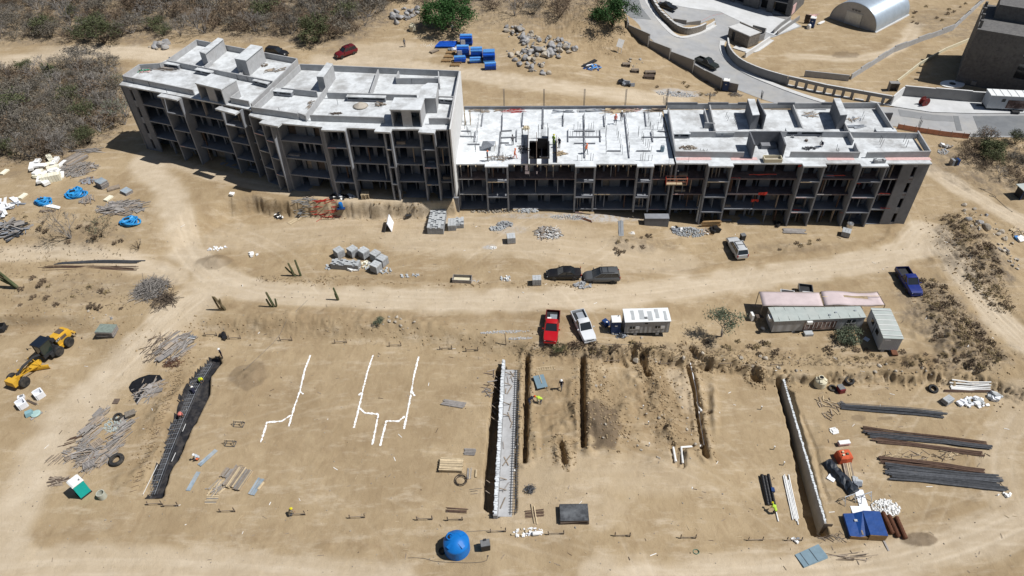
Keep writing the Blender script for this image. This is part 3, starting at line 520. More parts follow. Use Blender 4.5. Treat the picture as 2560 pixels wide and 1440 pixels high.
# ------------------------------------------------------------------ the three unfinished blocks
def wpart(name, m, par, c, size, rz=0.0, **k):
    """a box part given in world coordinates (centre)"""
    return part(name, m, par, Vector(c) - par.location, size, rz, **k)
def wall_px(name, m, par, a, b, ztop, zbot, th=.2):
    """a wall from the photo pixels of its top edge"""
    p, q = P(*a, ztop), P(*b, ztop); d = q - p
    return wpart(name, m, par, ((p.x + q.x) / 2, (p.y + q.y) / 2, (ztop + zbot) / 2), (d.length + th * .98, th, ztop - zbot), math.atan2(d.y, d.x))
def prism_px(name, m, par, pix, ztop, zbot, label=None):
    pts = [P(a, b, ztop) - par.location for a, b in pix]; b = MB(); b.prism([(p.x, p.y) for p in pts], zbot - par.location.z, ztop - par.location.z)
    o = b.obj(name, m, par)
    if label: o['label'] = label
    return o
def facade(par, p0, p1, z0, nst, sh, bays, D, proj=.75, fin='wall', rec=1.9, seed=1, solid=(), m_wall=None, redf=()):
    """storeys of slabs, fins, recessed walls with openings between p0 and p1; bays are balcony ranges in metres, solid are end panels with slot windows"""
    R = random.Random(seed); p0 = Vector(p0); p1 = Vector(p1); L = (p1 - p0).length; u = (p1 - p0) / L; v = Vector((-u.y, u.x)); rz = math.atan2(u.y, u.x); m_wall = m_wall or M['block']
    def W(a, b, z): q = p0 + u * a + v * b; return (q.x, q.y, z)
    def bx(name, m, a0, a1, b0, b1, za, zb): return wpart(name, m, par, W((a0 + a1) / 2, (b0 + b1) / 2, (za + zb) / 2), (a1 - a0, b1 - b0, zb - za), rz)
    cuts = sorted(set([0.0, L] + [x for b in bays for x in b] + [x for s in solid for x in s]))
    for k in range(nst + 1):
        zt = z0 + k * sh
        if k == nst: continue
        fm = M['redfloor'] if k in redf else M['conc']
        bx('floor_slab', fm, .0, L, 0.02, D, zt - .2, zt)
        if k:
            for a, b in bays: bx('balcony_slab', M['conc'], a + .05, b - .05, -proj, .015, zt - .19, zt - .01)
    def isbal(a, b): return any(x <= a + .01 and b <= y + .01 for x, y in bays)
    def issol(a, b): return any(x <= a + .01 and b <= y + .01 for x, y in solid)
    for a, b in zip(cuts[:-1], cuts[1:]):
        w = b - a
        if issol(a, b):
            s0 = a + w * .42; s1 = s0 + .55
            bx('end_wall', m_wall, a, s0, .0, .25, z0, z0 + nst * sh - .21); bx('end_wall', m_wall, s1, b, .0, .25, z0, z0 + nst * sh - .21)
            for k in range(nst):
                bx('spandrel', M['conc'], s0 + .004, s1 - .004, .03, .22, z0 + k * sh - (.2 if k else 0), z0 + k * sh + .35); bx('spandrel', M['conc'], s0 + .004, s1 - .004, .03, .22, z0 + (k + 1) * sh - .75, z0 + (k + 1) * sh - .22)
            continue
        for k in range(nst):
            zb = z0 + k * sh + .002; zt = z0 + (k + 1) * sh - .202; bal = isbal(a, b); v0 = rec - (.55 if bal else 0); x = a + .12; n = 0
            while x < b - .15:
                pw = R.choice([.25, .3, .3, .55, .9, 1.6]) if n % 2 == 0 else R.choice([.8, .9, 1.0, 1.3, 1.9]); x1 = min(x + pw, b - .12)
                if b - .12 - x1 < .25: x1 = b - .12
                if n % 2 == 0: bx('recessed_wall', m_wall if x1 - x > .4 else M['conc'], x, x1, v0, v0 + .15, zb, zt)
                elif R.random() < .55: bx('lintel', M['conc'], x + .003, x1 - .003, v0 + .01, v0 + .14, zt - .32, zt)
                if n % 2 and R.random() < .18: bx('door_sheet', R.choice([M['woodd'], M['tarpg'], M['wood']]), x + .02, x1 - .02, v0 + .3, v0 + .34, zb, zt - .4)
                x = x1; n += 1
            for _ in range(R.choice([0, 1, 2, 3]) if fin == 'post' or seed > 20 else R.choice([0, 0, 1])):
                xp = R.uniform(a + .3, b - .3); bx('prop', R.choice([M['wood'], M['woodg'], M['rebarb'], M['tarpg']]), xp - .05, xp + .05, R.uniform(.15, .5), R.uniform(.6, .7), zb, zt)
            if R.random() < .22 and w > 1.5: bx('board_pile', R.choice([M['wood'], M['woodg'], M['tarpg']]), a + .4, min(b - .4, a + .4 + R.uniform(.8, 2)), .5, .95, zb, zb + R.uniform(.15, .4))
            if R.random() < .3: bx('edge_lath', R.choice([M['woodl'], M['kerb'], M['netr']]), a + .15, a + .15 + (w - .3) * R.uniform(.3, .9), -.03 - (proj if bal else 0), .0 - (proj if bal else 0), zb - .12, zb - .02)
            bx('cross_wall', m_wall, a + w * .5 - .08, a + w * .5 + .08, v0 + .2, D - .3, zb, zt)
    ends = sorted(set(x for b in bays for x in b) | ({0.0, L} if True else set()))
    for e in ends:
        z1 = z0 + nst * sh - .21; isb = any(abs(e - x) < .01 for b in bays for x in b)
        if any(s0 - .01 < e < s1 + .01 for s0, s1 in solid) and not isb: continue
        e2 = min(max(e, .12), L - .12)
        if fin == 'wall' or not isb:
            bx('column', M['conc'], e2 - .11, e2 + .11, (-proj + .02) if isb else -.02, rec - .02 if not isb else .9, z0, z1)
            bx('cross_wall', m_wall, e2 - .1, e2 + .1, rec + .17, D - .25, z0, z1)
        else:
            bx('column', M['conc'], e2 - .12, e2 + .12, -proj + .02, -proj + .26, z0, z1); bx('column', M['conc'], e2 - .11, e2 + .11, .03, .28, z0, z1)
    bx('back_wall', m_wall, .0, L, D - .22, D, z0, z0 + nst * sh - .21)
    return W
def along(p0, p1, pix, z):
    p0 = Vector(p0); p1 = Vector(p1); u = (p1 - p0).normalized(); return [(Vector(P(*q, z)[:2]) - p0).dot(u) for q in pix]
def bulkhead(par, pix, ztop, z0, m=None):
    """stair house: pixels of its roof, front left first, clockwise seen from above: front-left, back-left, back-right, front-right"""
    m = m or M['blockl']; fl, bl, br, fr = [P(a, b, ztop) for a, b in pix]; u = (fr - fl); L = u.length; u /= L; v = Vector((-u.y, u.x, 0)); D = abs((bl - fl).dot(v)); rz = math.atan2(u.y, u.x)
    def bx(n, mm, a0, a1, b0, b1, za, zb): q = fl + u * (a0 + a1) / 2 + v * (b0 + b1) / 2; return wpart(n, mm, par, (q.x, q.y, (za + zb) / 2), (a1 - a0, b1 - b0, zb - za), rz)
    rf = bx('stair_house_roof', M['roof'], -.08, L + .08, -.08, D + .08, ztop - .18, ztop)
    zb = z0 + .003
    bx('stair_house_wall', m, 0, .18, 0, D, zb, ztop - .18); bx('stair_house_wall', m, L - .18, L, 0, D, zb, ztop - .18); bx('stair_house_wall', m, .18, L - .18, D - .18, D, zb, ztop - .18)
    bx('stair_house_wall', m, L * .36, L * .68, .004, .18, zb, ztop - .18); bx('stair_house_wall', m, L * .36, L * .5, .2, D - .2, zb, ztop - .18)
    bx('lintel', M['conc'], .18, L - .18, .02, .17, ztop - .45, ztop - .181)
def tower(par, pix, ztop, z0, m=None):
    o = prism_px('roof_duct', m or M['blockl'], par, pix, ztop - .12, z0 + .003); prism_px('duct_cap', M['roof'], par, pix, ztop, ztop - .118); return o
def vent(par, a, b, ztop, z0, depth=1.0):
    p, q = P(*a, ztop), P(*b, ztop); d = q - p; L = d.length; u = d / L; v = Vector((-u.y, u.x, 0)); rz = math.atan2(u.y, u.x)
    def bx(n, mm, a0, a1, b0, b1, za, zb): c = p + u * (a0 + a1) / 2 + v * (b0 + b1) / 2; wpart(n, mm, par, (c.x, c.y, (za + zb) / 2), (a1 - a0, b1 - b0, zb - za), rz)
    bx('vent_cover', M['roof'], -.05, L + .05, -.1, depth, ztop - .12, ztop); zb = z0 + .003
    bx('vent_wall', M['conc'], 0, L, .0, .12, zb, zb + .32); bx('vent_wall', M['conc'], 0, .2, .122, depth - .05, zb, ztop - .12); bx('vent_wall', M['conc'], L - .2, L, .122, depth - .05, zb, ztop - .12)
    bx('vent_wall', M['conc'], .2, L - .2, depth - .2, depth - .05, zb, ztop - .12); bx('vent_post', M['conc'], L * .3, L * .42, .0, .12, zb + .32, ztop - .12); bx('vent_post', M['conc'], 0, .15, .0, .12, zb + .32, ztop - .12); bx('vent_post', M['conc'], L - .15, L, .0, .12, zb + .32, ztop - .12)

# ---- left block: two wings, the first turned away, the second curving
ZA, SA, RA = 2.6, 2.98, 14.5; TA = RA + .95
A = T('apartment_block', 'tall curved grey concrete apartment shell with white walled roof terraces', 'building', (-36, 100, ZA))
a0, a1 = (-61.2, 105.9), (-38.2, 96.4)
q = along(a0, a1, [(395, 240), (440, 249), (540, 272), (586, 284)], RA)
facade(A, a0, a1, ZA, 4, SA, [(q[0], q[1]), (q[2], q[3])], 11, .9, 'wall', 1.9, 3, solid=[(0.0, 3.0)])
b0, b1, b2, b3, b4 = (-38.1, 94.7), (-33.6, 92.2), (-26.8, 90.6), (-17.5, 89.4), (-8.35, 88.75)
q = along(b0, b1, [(650, 305), (693, 315)], RA); facade(A, b0, b1, ZA, 4, SA, [(q[0], min(q[1], 4.9))], 12, .8, 'wall', 1.9, 4)
facade(A, b1, b2, ZA, 4, SA, [], 12, .8, 'wall', 1.7, 5)
q = along(b2, b3, [(805, 324), (859, 326), (938, 328)], RA); facade(A, b2, b3, ZA, 4, SA, [(max(q[0], .2), q[1])], 12, .8, 'wall', 1.9, 6)
q = along(b3, b4, [(938, 328), (973, 330), (1048, 330), (1083, 332)], RA); facade(A, b3, b4, ZA, 4, SA, [(max(q[0], .05), q[1]), (q[2], q[3])], 12, .8, 'wall', 1.9, 7)
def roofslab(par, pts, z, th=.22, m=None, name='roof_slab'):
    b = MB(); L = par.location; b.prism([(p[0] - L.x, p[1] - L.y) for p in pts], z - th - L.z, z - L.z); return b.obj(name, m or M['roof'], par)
bk1, bk2, bk3, bk4 = P(418, 150, TA), P(490, 99, TA), P(742, 147, TA), P(1148, 177, TA)
pa = P(306, 189, TA); pstep = P(398, 158, TA)
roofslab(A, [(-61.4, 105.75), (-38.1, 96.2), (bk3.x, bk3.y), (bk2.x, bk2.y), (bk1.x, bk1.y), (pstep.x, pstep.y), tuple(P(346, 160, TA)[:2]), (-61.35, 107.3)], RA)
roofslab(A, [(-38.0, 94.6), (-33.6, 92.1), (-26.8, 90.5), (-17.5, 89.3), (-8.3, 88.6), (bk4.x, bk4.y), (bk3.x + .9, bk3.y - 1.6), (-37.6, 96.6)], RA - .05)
for pr in ([395, 240, 440, 249], [540, 272, 586, 284], [650, 307, 693, 315], [805, 324, 859, 326], [938, 328, 973, 330], [1048, 330, 1083, 332]):
    p, q2 = P(pr[0], pr[1], RA), P(pr[2], pr[3], RA); d = q2 - p; v = Vector((-d.y, d.x, 0)).normalized(); c = (p + q2) / 2 + v * .42
    wpart('roof_ledge', M['roof'], A, (c.x, c.y, RA - .125), (d.length + .3, .95, .25), math.atan2(d.y, d.x))
for a, b in [((306, 189), (481, 224)), ((306, 189), (346, 162)), ((347, 161), (398, 158)), ((399, 158), (416, 152)), ((418, 150), (680, 202)), ((419, 149), (489, 100)), ((491, 99), (741, 146)), ((742, 148), (628, 258)),
             ((576, 243), (620, 252)), ((578, 242), (597, 228)), ((750, 160), (1146, 177)), ((748, 162), (634, 266)), ((1148, 179), (1124, 297)), ((818, 231), (1040, 237)), ((816, 217), (763, 288)), ((945, 174), (925, 231)), ((629, 267), (743, 283)),
             ((776, 287), (958, 293)), ((1073, 295), (1121, 295)), ((996, 178), (990, 194)), ((991, 195), (1095, 195)), ((1096, 179), (1098, 208)), ((705, 219), (790, 228)), ((1098, 240), (1132, 241)), ((744, 281), (760, 286))]:
    wall_px('parapet', M['blockl'], A, a, b, TA, RA + .004, .18)
def wall_under(par, m, a, b, zt, ztop, zbot, th=.22):
    p, q = P(*a, zt), P(*b, zt); d = q - p
    return wpart('outer_wall', m, par, ((p.x + q.x) / 2, (p.y + q.y) / 2, (ztop + zbot) / 2), (d.length, th, ztop - zbot), math.atan2(d.y, d.x))
for a, b in [((306, 192), (346, 163)), ((348, 161), (398, 158)), ((399, 158), (416, 152)), ((420, 149), (488, 101)), ((492, 99), (741, 146)), ((752, 161), (1143, 177))]: wall_under(A, M['blockl'], a, b, TA, RA - .3, ZA - .5)
wpart('outer_wall', M['block'], A, (-61.18, 106.75, (RA + ZA) / 2 - .3), (1.5, .22, RA - ZA - .1), math.radians(68))
wall_px('gable_wall', M['white_wall'], A, (1150, 178), (1125, 322), TA - .02, 4.0, .2)
tower(A, [(498, 129), (545, 94), (558, 97), (513, 134)], 16.8, RA); tower(A, [(586, 146), (627, 111), (656, 116), (614, 151)], 17.2, RA); tower(A, [(791, 191), (817, 156), (832, 159), (808, 192)], 17.1, RA)
tower(A, [(1046, 245), (1053, 217), (1069, 207), (1095, 208), (1089, 245)], 17.0, RA)
bulkhead(A, [(489, 207), (521, 183), (582, 194), (552, 222)], 17.1, RA); bulkhead(A, [(975, 273), (983, 244), (1056, 245), (1050, 274)], 17.2, RA)
for a, b in [((404, 157), (444, 163)), ((487, 173), (528, 181)), ((632, 200), (668, 209)), ((675, 226), (727, 231)), ((866, 241), (962, 244)), ((1098, 246), (1131, 249))]: vent(A, a, b, RA + .75, RA)
wall_px('low_wall', M['blockl'], A, (512, 165), (528, 152), RA + .6, RA + .004, .25); wall_px('low_wall', M['blockl'], A, (598, 185), (612, 172), RA + .6, RA + .004, .25)
for k, (x, y) in enumerate([(318, 205), (335, 210), (375, 217), (418, 233), (700, 283), (848, 296), (465, 172), (555, 190), (595, 200), (620, 205), (845, 262), (1030, 210), (1037, 208)]):
    p = P(x, y, RA); bar('starter_bar', M['rebar'], A, p - A.location, p - A.location + Vector((0, 0, .9)), .05)

# ---- middle block: three storeys, roof slab just cast
SB = 2.77; RB = 3 * SB
B = T('apartment_block', 'low middle concrete frame with bright freshly cast roof slab and starter bars', 'building', (8.5, 97, 0))
c0, c1 = (-7.75, 89.55), (24.2, 87.75)
qb = [along(c0, c1, [(a, 410), (b, 410)], RB) for a, b in [(1215, 1268), (1440, 1488), (1595, 1632)]]
facade(B, c0, c1, 0, 3, SB, [tuple(x) for x in qb], 17, .8, 'post', 2.0, 12, redf=(2,))
ubv = (Vector(c1) - Vector(c0)).normalized(); vbv = Vector((-ubv.y, ubv.x)); LB = (Vector(c1) - Vector(c0)).length
def Bw(a, b): q = Vector(c0) + ubv * a + vbv * b; return (q.x, q.y)
h0a, h1a = along(c0, c1, [(1322, 395), (1374, 395)], RB); hv0, hv1 = [(Vector(P(1340, y, RB)[:2]) - Vector(c0)).dot(vbv) for y in (397, 352)]
for (a0_, a1_, v0_, v1_) in [(-.1, h0a, -.25, 17.1), (h1a, LB + .1, -.25, 17.1), (h0a + .002, h1a - .002, -.25, hv0), (h0a + .002, h1a - .002, hv1, 17.1)]:
    roofslab(B, [Bw(a0_, v0_), Bw(a1_, v0_), Bw(a1_, v1_), Bw(a0_, v1_)], RB, .22, M['wet'])
for a, b in qb: roofslab(B, [Bw(a - .15, -.95), Bw(b + .15, -.95), Bw(b + .15, -.252), Bw(a - .15, -.252)], RB - .003, .22, M['wet'])
wall_px('parapet', M['conc'], B, (1162, 266), (1664, 264), RB + .55, RB + .004, .22)
K = 4.235
def bc(x, y): return (1120 + x / K, 220 + y / K)
for x0, y0, x1, y1 in [(370, 265, 355, 395), (575, 280, 570, 450), (560, 450, 540, 710), (795, 250, 785, 395), (1005, 200, 1003, 420), (1218, 280, 1218, 395), (1437, 280, 1447, 730), (1650, 285, 1658, 400), (1870, 270, 1920, 730), (2085, 250, 2100, 395), (2150, 460, 2170, 560),
                       (145, 450, 235, 450), (130, 505, 290, 510), (575, 450, 670, 445), (565, 520, 725, 515), (1335, 450, 1550, 450), (1280, 512, 1620, 512), (1340, 580, 1555, 580), (2225, 450, 2310, 455), (2060, 515, 2330, 515), (290, 455, 280, 560), (728, 440, 725, 560), (1272, 440, 1272, 560), (1610, 440, 1615, 560),
                       (2000, 660, 2140, 660), (1690, 660, 1825, 660), (330, 590, 210, 590), (560, 575, 640, 575)]:
    wall_px('first_course', M['conc'], B, bc(x0, y0), bc(x1, y1), RB + .22, RB + .004, .14)
for x0, y0 in [(595, 190), (1015, 190), (1440, 190), (1875, 190), (2310, 190)]:
    p = P(*bc(x0, y0), RB) - B.location
    for dx in (-.08, .08): bar('starter_bar', M['rebar'], B, p + Vector((dx, 0, 0)), p + Vector((dx, .05, 3.0)), .07)
R_ = random.Random(5)
for x0, y0, x1, y1, n, hh in [(340, 270, 290, 720, 10, 1.2), (580, 300, 550, 720, 9, 1.3), (770, 420, 830, 720, 8, 1.6), (940, 540, 1060, 530, 7, 2.4), (1005, 260, 1005, 500, 6, 1.2), (1220, 300, 1225, 400, 5, 1.2), (1330, 440, 1560, 440, 8, 1.3), (1280, 520, 1620, 520, 10, 1.2), (1440, 300, 1450, 720, 9, 1.2), (1660, 290, 1680, 720, 10, 1.4), (1780, 480, 1850, 720, 7, 1.6), (1880, 280, 1920, 720, 9, 1.2), (2000, 500, 2160, 700, 9, 1.7), (2110, 260, 2170, 560, 9, 1.2), (2240, 290, 2330, 620, 9, 1.5), (2080, 440, 2340, 440, 6, 1.2),
                              (410, 770, 630, 770, 6, 1.3), (1360, 770, 1560, 770, 5, 1.3), (2020, 770, 2170, 770, 5, 1.3), (180, 430, 260, 560, 6, 1.1)]:
    for i in range(n):
        t = (i + R_.random() * .6) / n; p = P(*bc(x0 + (x1 - x0) * t + R_.uniform(-6, 6), y0 + (y1 - y0) * t), RB) - B.location; h_ = hh * R_.uniform(.7, 1.15)
        bar('starter_bar', M['rebar'], B, p + Vector((0, 0, .005)), p + Vector((R_.uniform(-.06, .06), R_.uniform(-.06, .06), h_)), .045)
for k in range(28):
    a = .7 + k * 1.14
    if any(x - .5 < a < y + .5 for x, y in qb): continue
    x, y = Bw(a, -.5); x2, y2 = Bw(a, .3); bar('form_joist', M['woodl'], B, Vector((x, y, RB - .32)) - B.location, Vector((x2, y2, RB - .32)) - B.location, .1, .16)
for x0, y0, x1, y1, h_, m in [(848, 400, 848, 735, 1.6, M['woodd']), (938, 470, 938, 735, 1.5, M['woodd']), (1062, 420, 1062, 740, 1.5, M['dark']), (1150, 500, 1155, 735, .9, M['wood']), (950, 535, 1052, 535, 1.7, M['dark'])]:
    wall_px('form_panel', m, B, bc(x0, y0), bc(x1, y1), RB + h_, RB + .004, .08)
x, y = Bw(.2, 0); 
# ---- right block: four storeys with roof rooms
ZC, SCS = -2.4, 2.75; RC = ZC + 4 * SCS; TC = RC + .95
Cb = T('apartment_block', 'long right hand grey block building with roofless rooms and pink netting on its ledge', 'building', (42, 94, ZC))
d0, d1 = (24.5, 87.35), (60.55, 85.25)
qc = [along(d0, d1, [(a, 412), (b, 412)], RC) for a, b in [(1774, 1831), (2010, 2063), (2155, 2218)]]; LC = (Vector(d1) - Vector(d0)).length
facade(Cb, d0, d1, ZC, 4, SCS, [tuple(x) for x in qc], 15, .8, 'wall', 2.0, 23, solid=[(LC - 3.7, LC)], redf=(2, 3))
uc = (Vector(d1) - Vector(d0)).normalized(); vc = Vector((-uc.y, uc.x))
def Cw(a, b): q = Vector(d0) + uc * a + vc * b; return (q.x, q.y)
ub = (Vector(P(2202, 257, TC)[:2]) - Vector(d0)).dot(uc); vm = (Vector(P(2240, 327, TC)[:2]) - Vector(d0)).dot(vc); vb = (Vector(P(1672, 262, TC)[:2]) - Vector(d0)).dot(vc) + .15
roofslab(Cb, [Cw(-.05, -.2), Cw(LC + .1, -.2), Cw(LC + .1, vm), Cw(ub + .1, vm), Cw(ub + .1, vb), Cw(-.05, vb)], RC)
for a, b in qc: roofslab(Cb, [Cw(a - .15, -.95), Cw(b + .15, -.95), Cw(b + .15, -.202), Cw(a - .15, -.202)], RC - .003)
wpart('gable_wall', M['block'], Cb, (*Cw(LC - .05, vm / 2 + .1), (ZC + RC - .22) / 2), (.22, vm - .3, RC - .22 - ZC), math.atan2(uc.y, uc.x))
def cc(x, y): return (1640 + x / 3.5556, 220 + y / 3.5556)
for x0, y0, x1, y1 in [(108, 140, 1995, 130), (112, 182, 175, 556), (178, 560, 780, 570), (1205, 565, 1810, 570), (1885, 570, 2436, 560), (2332, 382, 2440, 556), (305, 388, 1160, 384), (1490, 386, 2325, 400), (432, 186, 465, 305), (478, 146, 530, 380), (1217, 140, 1305, 352), (1682, 312, 1755, 458), (1972, 138, 2112, 360), (1772, 488, 1808, 566), (440, 308, 520, 312)]:
    wall_px('parapet', M['blockl'], Cb, cc(x0, y0), cc(x1, y1), TC, RC + .004, .18)
for x0, x1 in [(108, 365), (470, 640), (735, 800), (1090, 1230), (1480, 1560)]: wall_px('parapet_block', M['block'], Cb, cc(x0, 128), cc(x1, 128), TC + .35, TC - .05, .19)
tower(Cb, [cc(815, 95), cc(878, 98), cc(922, 236), cc(860, 240)], RC + 2.6, RC, M['block']); tower(Cb, [cc(1580, 90), cc(1638, 90), cc(1702, 235), cc(1640, 238)], RC + 2.6, RC, M['block'])
wall_px('room_wall', M['block'], Cb, cc(905, 95), cc(975, 235), RC + 2.5, RC + .004, .18)
for x0, y0, x1, y1 in [(838, 385, 1110, 385), (836, 390, 878, 500), (1112, 390, 1152, 500)]: wall_px('stair_wall', M['block'], Cb, cc(x0, y0), cc(x1, y1), RC + 2.4, RC + .004, .2)
for x0, y0, x1, y1 in [(160, 405, 305, 405), (535, 395, 695, 395), (1165, 382, 1490, 385), (1965, 382, 2140, 384)]: vent(Cb, cc(x0, y0), cc(x1, y1), RC + .85, RC)
for k in range(9):
    p = P(*cc(900 + 12 * k, 520), RC)
wpart('stair_flight', M['conc'], Cb, (*P(*cc(990, 520), RC)[:2], RC + .3), (2.2, 1.6, .6), math.atan2(uc.y, uc.x))
for x0, x1 in [(180, 490), (665, 900), (1520, 1760), (2040, 2440)]:
    p, q = P(*cc(x0, 630), RC + .02), P(*cc(x1, 628), RC + .02); d = q - p; o = wpart('safety_net', M['netr'], Cb, ((p.x + q.x) / 2, (p.y + q.y) / 2, RC + .02), (d.length, .75, .02), math.atan2(d.y, d.x))
R_ = random.Random(8)
for x0, y0, x1, y1, n, hh in [(60, 130, 100, 200, 6, 1.6), (470, 90, 480, 140, 3, 1.4), (690, 270, 710, 340, 4, 1.2), (615, 250, 640, 300, 3, .9), (2330, 330, 2335, 380, 4, 1.6), (2190, 470, 2230, 540, 3, 1.5), (1980, 470, 2000, 540, 3, 1.4), (1830, 240, 1840, 300, 2, 1.0), (930, 80, 940, 110, 4, 1.5), (380, 590, 450, 590, 5, .9), (1600, 560, 1610, 600, 3, 1.2)]:
    for i in range(n):
        t = (i + .5) / n; p = P(*cc(x0 + (x1 - x0) * t, y0 + (y1 - y0) * t), RC) - Cb.location; bar('starter_bar', M['rebar'], Cb, p + Vector((0, 0, .005)), p + Vector((R_.uniform(-.1, .1), R_.uniform(-.1, .1), hh * R_.uniform(.7, 1.1))), .05)
# netting hung in the storeys of the right block and red splash on its end wall
netA = MB(); R_ = random.Random(3)
for i, (x, y, w, hh) in enumerate([(1290, 690, 60, 50), (950, 770, 300, 14), (1600, 780, 200, 14), (700, 800, 130, 8), (950, 940, 100, 60), (1250, 1090, 90, 50), (1780, 850, 100, 12), (1700, 1110, 180, 8), (2030, 940, 120, 20), (2040, 1070, 100, 16), (1700, 1100, 30, 50), (880, 1000, 80, 50)]):
    z = RC - (y - 665) / 141 * SCS; p = P(*cc(x, y), z)
    netA = MB(); W_ = w / 3.55 / 17 * .8; H_ = max(.1, hh / 3.55 / 15 * .5); n = 6
    top = [(W_ * (k / n - .5), R_.uniform(-.1, .1), H_ / 2 + R_.uniform(-.12, .12) * H_) for k in range(n + 1)]; bot = [(a, b + .06, -H_ / 2 + R_.uniform(-.2, .2) * H_) for a, b, c in top]
    netA.add(top + bot, [(k, k + 1, n + 2 + k, n + 1 + k) for k in range(n)]); o = netA.obj('safety_net', M['red'], Cb, p - Cb.location, -.06)
# retaining walls stepping the ground between the blocks
for nm, lab, a, b, z0_, z1_, th in [('retaining_wall', 'low grey retaining wall stepping down between tall curved and middle blocks', (1096, 494), (1146, 494), -.3, 2.62, .35), ('retaining_wall', 'low grey wall at foot of middle block beside rubbish heap', (1612, 541), (1672, 541), -2.0, -.1, 1.2)]:
    p, q = P(*a, z1_), P(*b, z1_); d = q - p; t = T(nm, lab, 'wall', ((p.x + q.x) / 2, (p.y + q.y) / 2, z0_), math.atan2(d.y, d.x)); part('wall_body', M['block'], t, (0, 0, (z1_ - z0_) / 2), (d.length, th, z1_ - z0_)); part('coping', M['conc'], t, (0, 0, z1_ - z0_ + .03), (d.length + .04, th + .06, .06))
# ------------------------------------------------------------------ walls and buildings beyond the road
def L2(a, t): return Vector((a.x, a.y, 0)) - Vector((t.location.x, t.location.y, 0))
def wall_line(name, label, pix, h, m, th=.25, cat='wall', step=3.0, panel='wall_panel', steps=0, coping=None, smooth=0, cap_w=.08, extra=.6):
    """a wall built panel by panel along ground pixels"""
    pts = pl(pix); pts = smooth_line(pts, smooth) if smooth else pts; pts = dens(pts, step); c = pts[len(pts) // 2]; z0 = hb(*c); t = T(name, label, cat, (c[0], c[1], z0)); R = random.Random(len(label))
    for i, (p, q) in enumerate(zip(pts[:-1], pts[1:])):
        d = Vector((q[0] - p[0], q[1] - p[1])); mid = ((p[0] + q[0]) / 2, (p[1] + q[1]) / 2); zb = hb(*mid) - extra; hh = h + extra + (steps * ((i % 2) - .5)); o = part(panel, m, t, (mid[0] - c[0], mid[1] - c[1], zb + hh / 2 - z0), (d.length + (0 if steps else .06), th, hh), math.atan2(d.y, d.x))
        if coping: part('coping', coping, t, (mid[0] - c[0], mid[1] - c[1], zb + hh + .03 - z0), (d.length + .05, th + cap_w, .06), math.atan2(d.y, d.x))
    return t
t = wall_line('perimeter_wall', 'grey stepped concrete panel wall along lower side of the road', [(1566, 60), (1570, 80), (1622, 116), (1675, 148), (1733, 180), (1761, 200), (1803, 223), (1842, 233)], 2.0, M['plaster'], .18, step=4.2, steps=.3)
for a in pl([(1569, 78), (1622, 116), (1675, 148), (1733, 180), (1803, 223)]): part('post', M['white_wall'], t, (a[0] - t.location.x - .25, a[1] - t.location.y - .3, hb(*a) - t.location.z + 1.1), (.14, .14, 2.5))
wall_line('stone_wall', 'low rubble stone wall curving round the resort entrance', [(1618, -20), (1640, 32), (1670, 62), (1695, 82), (1719, 88), (1747, 82), (1762, 74)], 1.5, M['stonew'], .4, step=1.6, smooth=2, coping=M['kerb'])
wall_line('low_wall', 'short white rendered wall ending the stone entrance wall', [(1763, 73), (1775, 67), (1786, 60)], .7, M['white_wall'], .25, step=2)
wall_line('low_wall', 'dark low wall behind the stone entrance wall', [(1683, 52), (1715, 62), (1750, 62)], .8, M['plaster'], .25, step=3)
wall_line('boundary_wall', 'tall grey curved wall round the dirt yard by the gatehouse', [(1816, 116), (1819, 140), (1843, 168), (1890, 190), (1938, 205), (1964, 212)], 1.9, M['plaster'], .22, step=2.0, smooth=2, coping=M['kerb'])
t = wall_line('arcade_wall', 'grey boundary wall with a row of square openings above the road', [(1966, 213), (2060, 235), (2150, 251), (2222, 264)], .62, M['plaster'], .3, step=3.0, coping=M['kerb'], extra=0)
for c in list(t.children): c.location.z += 1.35
pts = dens(smooth_line(pl([(1966, 213), (2060, 235), (2150, 251), (2222, 264)]), 1), 1.62)
for p, q in zip(pts[:-1], pts[1:]): part('pier', M['plaster'], t, (p[0] - t.location.x, p[1] - t.location.y, hb(*p) - t.location.z + .64), (.55, .28, 1.4), math.atan2(q[1] - p[1], q[0] - p[0]))
for p, q in zip(pts[:-1], pts[1:]): part('sill', M['kerb'], t, ((p[0] + q[0]) / 2 - t.location.x, (p[1] + q[1]) / 2 - t.location.y, hb(*p) - t.location.z + .06), (1.62, .5, .3), math.atan2(q[1] - p[1], q[0] - p[0]))
wall_line('retaining_wall', 'pale concrete retaining wall running from gatehouse to the forecourt', [(1862, 144), (1890, 126), (1922, 104)], 1.1, M['white_wall'], .35, step=2.5, extra=.2)
wall_line('flank_wall', 'low sloping wall beside the forecourt ramp, nearer one', [(1942, 88), (1970, 68), (1997, 49)], .9, M['plaster'], .25, step=2.5)
wall_line('flank_wall', 'low sloping wall beside the forecourt ramp, farther one', [(1933, 84), (1953, 66), (1974, 51)], 1.0, M['plaster'], .25, step=2.5)
wall_line('diagonal_wall', 'long pale block wall climbing diagonally past the metal hut yard', [(2126, 199), (2233, 130), (2320, 98), (2381, 76), (2420, 40), (2460, 2), (2490, -30)], 1.3, M['blockl'], .22, step=3.2, steps=.22)
wall_line('yard_wall', 'short grey concrete wall closing the hut yard', [(2010, 191), (2066, 197), (2120, 203)], 1.3, M['blockl'], .2, step=3)
wall_line('garden_wall', 'thin cream topped wall leading to the dark stone building', [(2241, 208), (2297, 164), (2361, 128), (2436, 97)], .7, M['cream'], .2, step=3)
wall_line('plaster_wall', 'long brown plaster wall behind the white roadside trailer', [(2254, 240), (2330, 247), (2420, 255), (2500, 260), (2600, 266), (2700, 272)], 2.2, M['plaster'], .25, step=5, steps=.12, coping=M['white_wall'])
